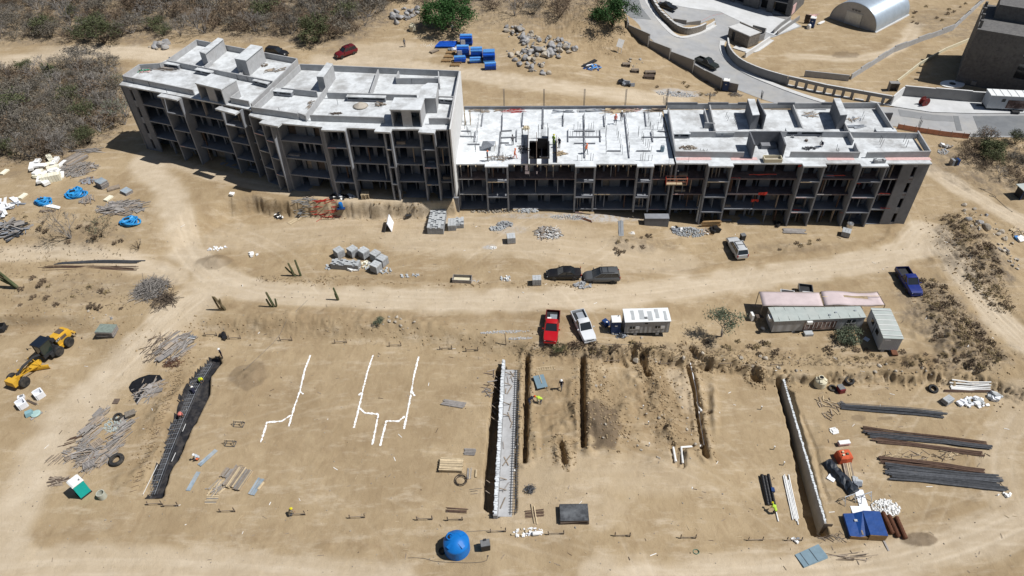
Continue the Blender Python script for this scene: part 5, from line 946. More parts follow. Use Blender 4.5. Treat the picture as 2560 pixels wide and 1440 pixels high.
# ------------------------------------------------------------------ vehicles
def wheel(t, x, y, r, w, nm='wheel'):
    b = MB(); b.lathe([(r * .62, -w / 2), (r * .9, -w / 2), (r, -w * .3), (r, w * .3), (r * .9, w / 2), (r * .62, w / 2)], 18, axis='Y'); o = b.obj(nm, M['rubber'], t, (x, y, r), smooth=True)
    b = MB(); b.lathe([(r * .62, -w * .42), (r * .60, -w * .42), (r * .2, -w * .3), (r * .2, w * .3), (r * .60, w * .42), (r * .62, w * .42)], 14, axis='Y'); b.obj('rim', M['chrome'], o); return o
def car(label, kind, color, px, py, heading, roofrack=False, bedcol=None, glass=None, tone=None):
    """heading: direction of the nose in radians; px, py: ground under the middle"""
    c = color; S = dict(pickup=(5.3, 1.84, 1.05, 1.76), suv=(4.7, 1.84, 1.08, 1.78), sedan=(4.75, 1.82, .98, 1.46), van=(4.95, 1.92, 1.05, 1.76))[kind]; Lc, Wc, zb, zr = S; hw = Wc / 2
    t = T({'pickup': 'pickup_truck', 'suv': 'sport_utility_car', 'sedan': 'sedan_car', 'van': 'minivan'}[kind], label, {'pickup': 'pickup', 'suv': 'car', 'sedan': 'car', 'van': 'van'}[kind], G(px, py), heading)
    def sec(x, z0, z1, w): return [(x, -w * .93, z0), (x, -w, z0 + .22), (x, -w, z1 - .16), (x, -w * .90, z1), (x, w * .90, z1), (x, w, z1 - .16), (x, w, z0 + .22), (x, w * .93, z0)]
    H = Lc / 2; hood = zb - .04
    if kind == 'pickup': prof = [(-H, .55, .72, hw * .96), (-H + .12, .42, .74, hw), (-.62, .36, .74, hw), (-.60, .36, zb, hw), (H * .42, .36, zb, hw), (H - .5, .38, hood - .03, hw * .98), (H - .12, .42, hood - .14, hw * .90), (H, .5, hood - .34, hw * .80)]
    elif kind == 'sedan': prof = [(-H, .5, zb - .12, hw * .80), (-H + .25, .36, zb - .02, hw * .95), (-H * .4, .3, zb, hw), (H * .3, .3, zb - .02, hw), (H - .6, .32, zb - .14, hw * .97), (H - .18, .36, zb - .26, hw * .86), (H, .46, zb - .42, hw * .72)]
    else: prof = [(-H, .5, zb - .02, hw * .90), (-H + .2, .38, zb, hw), (H * .35, .34, zb, hw), (H - .55, .36, zb - .10, hw * .97), (H - .14, .4, zb - .24, hw * .86), (H, .5, zb - .42, hw * .74)]
    b = MB(); b.loft([sec(*p) for p in prof]); b.obj('body', c, t, smooth=True)
    x0, x1, a, d = dict(pickup=(-.58, H * .44, .25, .82), suv=(-H + .12, H * .40, .32, .80), sedan=(-H * .62, H * .36, .62, .85), van=(-H + .08, H * .52, .30, 1.15))[kind]
    g = glass or M['glass']; wb, wt = hw * .90, hw * .76
    b = MB(); lo = [(x0, -wb, zb - .01), (x1, -wb * .97, zb - .03), (x1, wb * .97, zb - .03), (x0, wb, zb - .01)]; hi = [(x0 + a, -wt, zr - .05), (x1 - d, -wt, zr - .05), (x1 - d, wt, zr - .05), (x0 + a, wt, zr - .05)]
    b.add(lo + hi, [(0, 1, 5, 4), (1, 2, 6, 5), (2, 3, 7, 6), (3, 0, 4, 7), (4, 5, 6, 7)]); b.obj('windows', g, t)
    b = MB(); b.loft([[(x, -w, z), (x, -w * .86, z + .055), (x, w * .86, z + .055), (x, w, z)] for x, w, z in [(x0 + a - .06, wt * .98, zr - .075), (x0 + a + .15, wt * 1.03, zr - .045), (x1 - d - .15, wt * 1.03, zr - .045), (x1 - d + .08, wt * .97, zr - .085)]]); b.obj('roof', c, t, smooth=True)
    for s in (-1, 1):
        for i, (p, q) in enumerate([((x1 - .02, s * wb * .955, zb - .02), (x1 - d, s * wt, zr - .05)), ((x0 + .02, s * wb * .985, zb - .01), (x0 + a, s * wt, zr - .05))]): bar('pillar', c, t, p, q, .07, .09)
        for f in ((.52,) if kind in ('pickup', 'sedan') else (.35, .66)):
            xa = x0 + (x1 - x0) * f; xb = x0 + a + (x1 - d - x0 - a) * (f if kind != 'pickup' else .5); bar('pillar', c, t, (xa, s * wb * .99, zb - .01), (xb, s * wt, zr - .05), .06, .06)
        mi = MB(); mi.box((x1 - .25, s * (hw + .12), zb + .12), (.12, .22, .16), 0, 0, .8); mi.obj('wing_mirror', c, t)
        hl = MB(); hl.box((H - .16, s * hw * .62, prof[-2][2] - .16), (.2, .34, .16), s * -.35, 0, .85); hl.obj('headlight', M['lamp_w'], t)
        tl = MB(); tl.box((-H + .03, s * hw * .84, .92 if kind != 'pickup' else .86), (.1, .16, .34), 0, 0, .9); tl.obj('tail_light', M['lamp_r'], t)
        for xw in (H * .60, -H * .58): wheel(t, xw, s * (hw - .1), .36 if kind in ('pickup', 'suv') else .33, .24)
        ar = MB(); 
    part('grille', M['dark'], t, (H - .03, 0, .66), (.08, hw * 1.0, .2)); part('bumper', tone or c, t, (H - .02, 0, .48), (.16, Wc * .84, .2)); part('bumper', tone or M['chrome'], t, (-H + .02, 0, .52), (.14, Wc * .86, .18))
    if kind == 'pickup':
        bc_ = bedcol or c; xb0, xb1 = -H + .06, -.64
        for s in (-1, 1): part('bed_side', bc_, t, ((xb0 + xb1) / 2, s * (hw - .05), .95), (xb1 - xb0, .1, .42))
        part('tailgate', bc_, t, (xb0 + .02, 0, .92), (.09, Wc * .86, .46)); part('bed_front', bc_, t, (xb1 - .02, 0, .95), (.07, Wc * .88, .42)); part('bed_liner', M['dark'], t, ((xb0 + xb1) / 2, 0, .758), (xb1 - xb0 - .1, Wc * .86, .03))
    if roofrack:
        for s in (-1, 1): part('roof_rail', M['dark'], t, ((x0 + x1) / 2 - .2, s * wt * .85, zr + .05), ((x1 - x0) * .5, .05, .05))
        for f in (-.5, .3): part('cross_bar', M['dark'], t, (f - .3, 0, zr + .06), (.06, wt * 1.6, .04))
    return t
D2 = math.pi / 180
P_BLACK, P_GREY, P_SIL, P_RED, P_BLUE, P_MAR, P_WHITE, P_DGREEN = paint('black', (.012, .012, .014)), paint('grey', (.085, .09, .095)), paint('silver', (.50, .52, .54)), paint('red', (.42, .006, .012)), paint('blue', (.006, .022, .17)), paint('maroon', (.13, .006, .012)), paint('white', (.62, .63, .64)), paint('dark_green', (.022, .028, .024))
car('black sedan with a grey rear door parked on the plaza', 'sedan', P_BLACK, 1409, 692, ang((1449, 690), (1368, 690)) - .02, glass=M['glass'])
car('grey minivan parked behind the black sedan', 'van', P_GREY, 1503, 699, ang((1545, 697), (1460, 693)), True)
t = car('red pickup parked nose towards the pad', 'pickup', P_RED, 1379, 826, ang((1384, 780), (1376, 850)), bedcol=paint('dark_red', (.10, .012, .014)))
part('load', M['tarpg'], t, (-1.5, .1, .86), (1.0, .9, .16)); part('load', M['white'], t, (-1.1, -.4, .9), (.5, .5, .22))
t = car('silver white pickup parked beside the red one', 'pickup', paint('pearl', (.66, .68, .70)), 1458, 824, ang((1438, 778), (1470, 848)), bedcol=P_SIL); part('load', M['steel'], t, (-1.7, .2, .82), (1.3, .9, .08))
car('silver sport utility car with rear spare wheel near the right hand block', 'suv', P_SIL, 1840, 627, ang((1852, 640), (1828, 600)), True)
t = car('dark blue pickup parked by the brush at right', 'pickup', P_BLUE, 2268, 712, ang((2250, 680), (2285, 732)), bedcol=paint('deep_blue', (.006, .012, .07)))
car('maroon sport utility car behind the curved block', 'suv', P_MAR, 866, 138, ang((888, 128), (846, 145)), True)
car('black sport utility car half hidden behind the curved block', 'suv', P_BLACK, 694, 139, ang((660, 124), (712, 132)))
car('dark green pickup driving on the concrete road', 'pickup', P_DGREEN, 1766, 165, ang((1744, 152), (1792, 178)), bedcol=P_DGREEN)
car('black car parked inside the stone entrance wall', 'sedan', P_BLACK, 1667, 22, ang((1650, 14), (1680, 28)))
car('white pickup with its bed sticking out behind the pink canopy', 'pickup', P_WHITE, 2013, 757, ang((2008, 715), (2016, 770)), bedcol=P_GREY)
t = car('white pickup mostly hidden behind the pink canopy', 'pickup', P_WHITE, 1966, 772, ang((1966, 720), (1970, 775)))
# ---- road grader
g0, g1 = G(60, 948), G(145, 872); hd = math.atan2(g0.y - g1.y, g0.x - g1.x); t = T('road_grader', 'yellow road grader with black cab parked at left', 'grader', G(140, 880), hd)
Y_, K_ = M['yellow'], M['dark']
for y in (-1.0, 1.0):
    for x in (-1.55, .15): wheel(t, x, y, .68, .46)
    wheel(t, 5.55, y * 1.0, .68, .46)
b = MB(); b.loft([[(x, -w, z0), (x, -w, z1 - .12), (x, -w * .85, z1), (x, w * .85, z1), (x, w, z1 - .12), (x, w, z0)] for x, w, z0, z1 in [(-2.65, .58, 1.0, 1.9), (-2.4, .63, .85, 2.05), (-.55, .63, .85, 2.15), (-.5, .60, .85, 2.15)]]); b.obj('engine_hood', Y_, t, smooth=True)
part('hood_grille', M['woodd'], t, (-1.75, 0, 2.13), (.8, .9, .06)); part('hood_grille', M['woodd'], t, (-1.5, .64, 1.6), (.9, .03, .45)); part('hood_grille', M['woodd'], t, (-1.5, -.64, 1.6), (.9, .03, .45)); part('exhaust_stack', K_, t, (-.25, -.35, 2.15), (.5, .35, .5)); part('exhaust_stack', K_, t, (-.25, .35, 2.1), (.5, .35, .4))
for y in (-1, 1): part('tandem_case', Y_, t, (-.7, y * .7, .68), (2.3, .22, .5))
fr = part('rear_frame', K_, t, (-.3, 0, .85), (3.6, .9, .35))
b = MB(); b.add([(.3, -.62, 1.15), (1.75, -.52, 1.15), (1.75, .52, 1.15), (.3, .62, 1.15), (.15, -.7, 2.85), (1.7, -.64, 2.85), (1.7, .64, 2.85), (.15, .7, 2.85)], [(0, 1, 5, 4), (1, 2, 6, 5), (2, 3, 7, 6), (3, 0, 4, 7), (0, 3, 2, 1), (4, 5, 6, 7)]); cab = b.obj('cab', M['glassg'], t)
for x, y in ((.3, -.62), (1.75, -.52), (1.75, .52), (.3, .62)): bar('cab_post', K_, cab, (x, y, 1.15), (x * 1.0 - (.1 if x < 1 else .05), y * 1.16, 2.85), .09)
b = MB(); b.box((.95, 0, 2.93), (1.8, 1.5, .14), 0, 0, .94); b.obj('cab_roof', mat('cab_roof_blue', (.012, .018, .03), .35, .1, 2), cab)
part('cab_base', K_, t, (1.0, 0, 1.0), (1.7, 1.25, .4)); part('step', K_, t, (.8, .85, .8), (.8, .3, .5)); part('step', K_, t, (.8, -.85, .8), (.8, .3, .5))
b = MB(); b.tube([(1.7, 0, 1.35), (2.6, 0, 1.75), (4.2, 0, 1.75), (5.3, 0, 1.35), (5.6, 0, 1.0)], [.18, .17, .16, .15, .15], 8); b.obj('main_beam', K_, t, smooth=True)
part('front_axle', Y_, t, (5.55, 0, .75), (.3, 1.7, .26)); b = MB(); b.box((6.25, 0, 1.05), (.75, 1.5, .75), 0, 0, .92); b.obj('front_counterweight', Y_, t); part('front_frame', Y_, t, (5.7, 0, 1.15), (.8, .5, .4))
for y in (-1, 1): bar('drawbar', Y_, t, (5.3, 0, .95), (2.9, y * .75, .85), .1, .14); bar('lift_cylinder', Y_, t, (3.0, y * .4, 1.9), (2.9, y * .95, .8), .1, kind='cyl'); bar('mirror_arm', K_, t, (1.8, y * .8, 2.3), (2.1, y * 1.15, 2.35), .04); part('mirror', K_, t, (2.1, y * 1.2, 2.25), (.06, .2, .3))
b = MB(); b.lathe([(.55, .72), (.75, .72), (.75, .84), (.55, .84)], 20, (2.9, 0, 0)); b.obj('turning_circle', Y_, t)
b = MB(); secs = []
for y in (-1.85, 1.85): secs.append([(2.75 + .18 * math.cos(a), y, .42 + .36 * math.sin(a)) for a in [math.pi * (-.5 + k / 5) for k in range(6)]] + [(2.75 + .14 * math.cos(a), y, .42 + .33 * math.sin(a)) for a in [math.pi * (.5 - k / 5) for k in range(6)]])
b.loft(secs); o = b.obj('mouldboard', Y_, t); o.rotation_euler = (0, 0, .55); o.location = (1.0, -1.4, 0)
part('ripper', Y_, t, (-2.95, 0, .95), (.3, 1.5, .2)); 
for y in (-.5, 0, .5): part('ripper_tooth', K_, t, (-3.1, y, .7), (.12, .1, .7))
part('fuel_tank', K_, t, (.2, .0, 1.4), (.5, 1.3, .6))
for s in (-1, 1):
    part('badge', K_, t, (-.75, s * .638, 1.75), (.5, .012, .42))
    cu = bpy.data.curves.new('lettering', 'FONT'); cu.body = 'CAT'; cu.size = .36; cu.align_x = 'CENTER'; cu.extrude = .004; tmp = bpy.data.objects.new('tmp', cu); COL.objects.link(tmp); bpy.context.view_layer.update(); lm = bpy.data.meshes.new_from_object(tmp.evaluated_get(bpy.context.evaluated_depsgraph_get())); bpy.data.objects.remove(tmp)
    lm.materials.clear(); lm.materials.append(M['white']); o = bpy.data.objects.new('lettering', lm); COL.objects.link(o); o.parent = t; o.location = (-.75, s * .648, 1.63); o.rotation_euler = (math.pi / 2, 0, 0 if s < 0 else math.pi)
# ------------------------------------------------------------------ people
SK = {}
def body(pose):
    """one skin-grown figure; regions 0 skin 1 shirt 2 trousers 3 shoes"""
    if pose in SK: return SK[pose]
    J = dict(stand=dict(hip=(0, 0, .92), chest=(.02, 0, 1.36), neck=(.03, 0, 1.50), head=(.05, 0, 1.60), crown=(.05, 0, 1.73), shL=(0, .19, 1.42), elL=(-.02, .26, 1.14), haL=(.1, .26, .90), shR=(0, -.19, 1.42), elR=(-.02, -.26, 1.14), haR=(.12, -.25, .92), hpL=(0, .09, .90), knL=(.03, .11, .49), anL=(0, .11, .08), toL=(.17, .13, .04), hpR=(0, -.09, .90), knR=(.03, -.12, .49), anR=(0, -.12, .08), toR=(.17, -.14, .04)),
             walk=dict(hip=(0, 0, .90), chest=(.05, 0, 1.34), neck=(.07, 0, 1.48), head=(.10, 0, 1.58), crown=(.11, 0, 1.71), shL=(.05, .19, 1.40), elL=(-.1, .25, 1.13), haL=(-.05, .25, .90), shR=(.05, -.19, 1.40), elR=(.12, -.25, 1.12), haR=(.32, -.24, 1.0), hpL=(0, .09, .88), knL=(.2, .1, .50), anL=(.28, .1, .09), toL=(.44, .11, .05), hpR=(0, -.09, .88), knR=(-.05, -.1, .48), anR=(-.32, -.1, .14), toR=(-.2, -.1, .04)),
             bend=dict(hip=(-.1, 0, .84), chest=(.28, 0, 1.08), neck=(.42, 0, 1.12), head=(.52, 0, 1.12), crown=(.62, 0, 1.17), shL=(.32, .19, 1.06), elL=(.38, .24, .80), haL=(.46, .16, .55), shR=(.32, -.19, 1.06), elR=(.40, -.24, .80), haR=(.50, -.14, .55), hpL=(-.1, .1, .82), knL=(.03, .14, .46), anL=(-.06, .14, .08), toL=(.12, .16, .04), hpR=(-.1, -.1, .82), knR=(.03, -.14, .46), anR=(-.06, -.14, .08), toR=(.12, -.16, .04)),
             crouch=dict(hip=(-.12, 0, .34), chest=(.08, 0, .74), neck=(.17, 0, .87), head=(.24, 0, .95), crown=(.28, 0, 1.07), shL=(.1, .19, .78), elL=(.26, .24, .58), haL=(.44, .14, .42), shR=(.1, -.19, .78), elR=(.26, -.24, .58), haR=(.46, -.12, .40), hpL=(-.12, .1, .33), knL=(.26, .17, .46), anL=(.06, .15, .08), toL=(.22, .17, .04), hpR=(-.12, -.1, .33), knR=(.24, -.17, .40), anR=(-.02, -.15, .09), toR=(.14, -.16, .04)))[pose]
    E_ = [('hip', 'chest', .155, 1), ('chest', 'neck', .07, 1), ('neck', 'head', .07, 0), ('head', 'crown', .095, 0), ('chest', 'shL', .075, 1), ('shL', 'elL', .055, 1), ('elL', 'haL', .042, 0), ('chest', 'shR', .075, 1), ('shR', 'elR', .055, 1), ('elR', 'haR', .042, 0), ('hip', 'hpL', .10, 2), ('hpL', 'knL', .085, 2), ('knL', 'anL', .06, 2), ('anL', 'toL', .045, 3), ('hip', 'hpR', .10, 2), ('hpR', 'knR', .085, 2), ('knR', 'anR', .06, 2), ('anR', 'toR', .045, 3)]
    rad = dict(hip=.155, chest=.165, neck=.06, head=.10, crown=.075, shL=.075, shR=.075, elL=.05, elR=.05, haL=.036, haR=.036, hpL=.10, hpR=.10, knL=.07, knR=.07, anL=.048, anR=.048, toL=.036, toR=.036)
    names = list(J); me0 = bpy.data.meshes.new('skeleton'); me0.from_pydata([J[k] for k in names], [(names.index(a), names.index(b_)) for a, b_, _, _ in E_], []); o = bpy.data.objects.new('skeleton', me0); COL.objects.link(o); mo = o.modifiers.new('skin', 'SKIN')
    sv = me0.skin_vertices[0].data
    for i, k in enumerate(names): r = rad[k]; sv[i].radius = (r * (1.15 if k in ('chest', 'hip') else 1), r * (.8 if k in ('chest', 'hip') else 1)); sv[i].use_root = (k == 'hip')
    sb = o.modifiers.new('sub', 'SUBSURF'); sb.levels = 1; sb.render_levels = 1; bpy.context.view_layer.update(); me = bpy.data.meshes.new_from_object(o.evaluated_get(bpy.context.evaluated_depsgraph_get())); bpy.data.objects.remove(o)
    bm = bmesh.new(); bm.from_mesh(me); segs = [(Vector(J[a]), Vector(J[b_]), m_) for a, b_, _, m_ in E_]
    for s, e in (('L', 1), ('R', -1)):   # fingers and thumb, rooted in the palm
        h, el = Vector(J['ha' + s]), Vector(J['el' + s]); d = (h - el).normalized(); side = d.cross(Vector((1, 0, .2))).normalized(); fb = MB()
        for k, (off, ln) in enumerate([(-.027, .062), (-.009, .075), (.009, .07), (.027, .055)]): p = h + side * off + d * .02; q = p + d * ln * .55; r = q + (d * .6 + Vector((.5, 0, -.2))).normalized() * ln * .5; fb.tube([p, q, r], [.010, .009, .007], 5)
        p = h + side * -.03 * e; fb.tube([p, p + (d * .5 - side * e * .8).normalized() * .04, p + (d * .8 - side * e * .5).normalized() * .065], [.012, .010, .008], 5); vs = [bm.verts.new(v) for v in fb.v]
        for f in fb.f:
            try: bm.faces.new([vs[i] for i in f])
            except ValueError: pass
    hc = (Vector(J['head']) + Vector(J['crown'])) / 2; fw = Vector((1, 0, -.1)) if pose != 'bend' else Vector((.6, 0, -.8)); fw.normalize(); ns = MB(); ns.box(hc + fw * .10, (.035, .03, .05)); 
    for y in (-1, 1): ns.box(hc + Vector((0, y * .098, 0)), (.04, .02, .06)); ns.box(hc + fw * .088 + Vector((0, y * .035, .025)), (.02, .03, .018), 0, 1)
    ns.box(hc + fw * .09 + Vector((0, 0, -.055)), (.018, .05, .014), 0, 1); vs = [bm.verts.new(v) for v in ns.v]; eye = []
    for f, k in zip(ns.f, ns.mi): x = bm.faces.new([vs[i] for i in f]); eye += [x] if k else []
    def sd(p, a, b_): t_ = max(0, min(1, (p - a).dot(b_ - a) / (b_ - a).length_squared)); return (p - a - (b_ - a) * t_).length
    for f in bm.faces:
        c = f.calc_center_median(); f.material_index = min(segs, key=lambda s: sd(c, s[0], s[1]) - (.06 if s[2] == 1 else .0))[2]; f.smooth = True
    for f in eye: f.material_index = 3
    me.materials.clear()
    for m_ in (M['skin'], M['plaster'], M['dark'], M['shoe']): me.materials.append(m_)
    bm.to_mesh(me); bm.free()
    top = Vector(J['crown']); up = (top - Vector(J['head'])).normalized(); SK[pose] = (me, hc + up * .02, up); return SK[pose]
def cloth(n, c): return mat('cloth_' + n, c, .85, .1, 4)
HELM = {}
def person(label, px, py, pose, rz, shirt, trousers, helmet=None, z=None, group=None, vest=None):
    me, hc, up = body(pose); o = bpy.data.objects.new('person', me); COL.objects.link(o); p = P(px, py, z) if z is not None else G(px, py); o.location = p; o.rotation_euler = (0, 0, rz); tagit(o, label, 'person', group)
    for i, m_ in ((1, shirt), (2, trousers)): o.material_slots[i].link = 'OBJECT'; o.material_slots[i].material = m_
    b = MB(); hm = helmet or mat('dark_hair', (.02, .015, .012), .8, .1, 3); r = .135 if helmet else .115; b.lathe([(r * 1.22 if helmet else r, -.005), (r * 1.22 if helmet else r, .012), (r, .015), (r * .9, .07), (r * .55, .125), (0.001, .14)], 14); k = b.obj('hard_hat' if helmet else 'hair', hm, o, hc + up * (.03 if helmet else .015), smooth=True); k.rotation_mode = 'QUATERNION'; k.rotation_quaternion = up.to_track_quat('Z', 'Y'); return o
WH, YH, RH, BH = M['white'], cloth('yellow', (.62, .55, .02)), cloth('redhat', (.5, .03, .02)), cloth('bluehat', (.03, .08, .35)); HV, OR, NV, GR, WS, JN, KH, PK = cloth('hivis', (.42, .60, .06)), cloth('orange', (.75, .20, .08)), cloth('navy', (.018, .02, .04)), cloth('grey', (.16, .16, .17)), cloth('pale', (.45, .5, .55)), cloth('jeans', (.06, .09, .16)), cloth('khaki', (.22, .18, .12)), cloth('pink', (.62, .2, .16))
person('walking person in dark shirt and white helmet right of the steel plate', 1403, 972, 'walk', -1.9, NV, GR, WH); person('worker in hi-vis green jacket digging beside the long trench', 1352, 1008, 'bend', 3.0, HV, JN, YH); person('worker in red helmet standing at the edge of the long trench', 1324, 1010, 'bend', .3, NV, JN, RH)
person('worker in hi-vis top bending over black corrugated pipe', 1934, 1284, 'bend', 1.9, HV, NV, YH); person('worker in yellow helmet crouching at a stake frame on the pad', 727, 1288, 'crouch', .6, KH, GR, YH); person('person in black with white helmet by the lined trench head', 557, 895, 'stand', -2.4, NV, NV, WH)
person('worker in hi-vis shirt standing in the lined trench', 503, 958, 'bend', -.6, HV, JN, YH); person('worker in coral shirt bending in the lined trench', 455, 1043, 'bend', -1.0, PK, NV, PK); person('worker in pale shirt squatting beside a form board', 497, 1148, 'crouch', -2.7, WS, OR, WH); person('worker in dark clothes kneeling on the trench liner', 487, 985, 'crouch', 2.0, NV, GR, WH)
zb_ = RB + .004
person('worker in orange vest on the fresh slab by its front edge', 1287, 397, 'walk', -.4, OR, PK, OR, zb_); person('worker in grey standing on the fresh slab near the tarp', 1282, 363, 'stand', 2.0, GR, NV, None, zb_); person('worker at the left front corner of the fresh slab', 1219, 403, 'stand', .3, NV, GR, OR, zb_); person('worker in hi-vis green beside the slab stair opening', 1384, 362, 'stand', 1.0, HV, HV, YH, zb_)
person('worker in navy with white helmet right of the slab stair opening', 1398, 369, 'stand', -2.2, NV, NV, WH, zb_); person('worker in orange bending over bars on the slab', 1465, 384, 'walk', -1.0, OR, GR, OR, zb_); person('worker in pink shirt at the back of the slab', 1538, 310, 'walk', -1.6, PK, NV, OR, zb_); person('worker in white helmet behind the pink shirted one', 1553, 302, 'stand', -1.9, GR, NV, WH, zb_)
person('person in black sitting on the right hand roof', 2054, 366, 'crouch', -2.6, NV, NV, WH, RC + .004); person('worker in white shirt beneath the big green tree', 1131, 80, 'stand', -1.6, WH, NV, None); person('worker carrying a white sack behind the curved block', 1012, 117, 'stand', -.9, GR, NV, None); person('worker in white helmet standing on the hanging work platform', 1692, 452, 'stand', 2.5, NV, GR, WH, 5.2)
# ------------------------------------------------------------------ materials and gear lying about the site
def rel(t, p): return Vector(p) - t.location
def planks(name, label, cat, a, b, w, layers, n, m, th=.05, pw=.14, z=None, seed=1, ragged=.12, group=None, pname='plank'):
    """boards laid side by side from pixel a to pixel b"""
    p, q = (G(*a), G(*b)) if z is None else (P(*a, z), P(*b, z)); d = q - p; d.z = 0; Ln = d.length; c = (p + q) / 2; c.z = gz(c.x, c.y) if z is None else z
    t = T(name, label, cat, c, math.atan2(d.y, d.x), group); R = random.Random(seed)
    for l in range(layers):
        for k in range(n):
            y = (k + .5) / n * w - w / 2 + R.uniform(-.02, .02); part(pname, m if not isinstance(m, (list, tuple)) else R.choice(m), t, (R.uniform(-1, 1) * ragged * Ln * .5, y, .03 + th * (l + .5) + R.uniform(0, .01)), (Ln * R.uniform(1 - ragged, 1), min(pw, w / n * .92), th * .92), R.uniform(-.02, .02))
    return t
def heap(name, label, cat, px, py, rx, ry, hh, n, l0, l1, mats, seed, dirn=None, spread=.5, z=None, w=(.06, .16), group=None, pname='plank', th=.04, rz=0):
    """a loose pile of boards or bars"""
    c = G(px, py) if z is None else P(px, py, z); t = T(name, label, cat, c, 0, group); R = random.Random(seed)
    for k in range(n):
        a = R.uniform(0, 6.28); d = math.sqrt(R.random()); u = math.cos(a) * d * rx; v = math.sin(a) * d * ry; x = u * math.cos(rz) - v * math.sin(rz); y = u * math.sin(rz) + v * math.cos(rz); g = (gz(c.x + x, c.y + y) - c.z) if z is None else 0
        ln = R.uniform(l0, l1); wide = l1 > 1.5 and w[0] > .05 and R.random() < .12; o = part(pname, R.choice(mats), t, (x, y, g + .05 + hh * (1 - d) * R.random()), (ln * (.55 if wide else 1), R.uniform(.35, .8) if wide else R.uniform(*w), th * R.uniform(.7, 1.6))); o.rotation_euler = (R.uniform(-.3, .3), R.uniform(-.12, .12), (R.uniform(0, math.pi) if dirn is None else dirn + R.gauss(0, spread)))
    return t
def blocks(label, px, py, rz, nx, ny, nz, name='block_pallet', bm=None, pallet=True, cat='block stack', z=None, group=None, rag=0):
    """cement blocks stacked in layers on a pallet"""
    t = T(name, label, cat, G(px, py) if z is None else P(px, py, z), rz, group); z0 = .14 if pallet else 0.02; R = random.Random(px)
    if pallet:
        for s in (-1, 0, 1): part('runner', M['wood'], t, (0, s * ny * .1 * .9, .05), (nx * .4, .09, .1))
        part('deck', M['wood'], t, (0, 0, .12), (nx * .4, ny * .2, .03))
    for l in range(nz):
        b = MB(); 
        for i in range(nx):
            for j in range(ny):
                if rag and l >= nz - rag and R.random() < .35: continue
                b.box(((i - nx / 2 + .5) * .405, (j - ny / 2 + .5) * .205, 0), (.385, .185, .19))
        if b.v: b.obj('block_layer', M['cmu_top'] if l == nz - 1 else M['cmu'], t, (0, 0, z0 + .1 + .2 * l), kind='stuff')
    return t
def scatter_boxes(name, label, cat, px, py, rx, ry, n, s0, s1, mats, seed, hh=.4, z=None, pname='block', flat=.5, group=None):
    c = G(px, py) if z is None else P(px, py, z); t = T(name, label, cat, c, 0, group); R = random.Random(seed)
    for k in range(n):
        a = R.uniform(0, 6.28); d = math.sqrt(R.random()); x, y = math.cos(a) * d * rx, math.sin(a) * d * ry; s = R.uniform(s0, s1); g = (gz(c.x + x, c.y + y) - c.z) if z is None else 0
        o = part(pname, R.choice(mats), t, (x, y, g + s * flat * .45 + hh * (1 - d) * R.random()), (s, s * R.uniform(.4, .8), s * flat)); o.rotation_euler = (R.uniform(-.35, .35), R.uniform(-.35, .35), R.uniform(0, 3.14))
    return t
def rubble(label, px, py, rx, ry, hh, n, s0, s1, m, seed, name='rubble_heap', cat='heap', group=None, z=None):
    c = G(px, py) if z is None else P(px, py, z); t = T(name, label, cat, c, 0, group); R = random.Random(seed); b = MB()
    for k in range(n):
        a = R.uniform(0, 6.28); d = math.sqrt(R.random()); x, y = math.cos(a) * d * rx, math.sin(a) * d * ry; s = R.uniform(s0, s1); g = (gz(c.x + x, c.y + y) - c.z) if z is None else 0
        b.box((x, y, g + s * .3 + hh * (1 - d) * R.random()), (s, s * R.uniform(.5, .9), s * .7), R.uniform(0, 3), 0, R.uniform(.4, .8))
    b.obj('rubble', m, t, kind='stuff'); return t
def tyre(label, px, py, r, tilt=0, w=.3):
    c = G(px, py); t = T('tyre', label, 'tyre', c); b = MB(); b.lathe([(r * .55, .03), (r * .9, 0), (r, w * .25), (r, w * .75), (r * .9, w), (r * .55, w * .97), (r * .58, w * .5), (r * .55, .03)], 24); b.f = b.f[:-2]; b.mi = b.mi[:-2]; o = b.obj('tread', M['rubber'], t, smooth=True); o.rotation_euler = (tilt, 0, 0); b = MB(); b.lathe([(r * .56, w * .97), (r * .62, w * 1.0), (r * .75, w * 1.0)], 24); b.f = b.f[:-2]; b.mi = b.mi[:-2]; o2 = b.obj('bead', M['rubber'], t, smooth=True); o2.rotation_euler = (tilt, 0, 0); return t
def toilet(label, px, py, rz, body_m, door_m=None, roof_m=None, h=2.2):
    t = T('portable_toilet', label, 'toilet', G(px, py), rz); w = 1.15; part('base', M['dark'], t, (0, 0, .08), (w + .08, w + .08, .16))
    for x, y, sx, sy in ((-w / 2 + .04, 0, .08, w), (w / 2 - .04, 0, .08, w), (0, w / 2 - .04, w - .16, .08)): part('wall', body_m, t, (x, y, h / 2 + .1), (sx, sy, h - .2))
    part('door', door_m or body_m, t, (0, -w / 2 + .06, h / 2 + .1), (w - .18, .07, h - .22)); part('door_frame', M['grey'], t, (0, -w / 2 + .03, h - .03), (w - .1, .05, .08)); part('label_plate', M['white'], t, (.0, -w / 2 + .015, h * .68), (.3, .02, .16))
    b = MB(); b.loft([[(-w / 2 - .05, y, h), (-w / 2, y, h + z_), (w / 2, y, h + z_), (w / 2 + .05, y, h)] for y, z_ in ((-w / 2 - .05, .06), (-w / 2 + .1, .16), (w / 2 - .1, .16), (w / 2 + .05, .06))]); b.obj('roof', roof_m or M['white'], t); part('vent_pipe', M['grey'], t, (w * .3, w * .3, h + .2), (.1, .1, .3)); return t
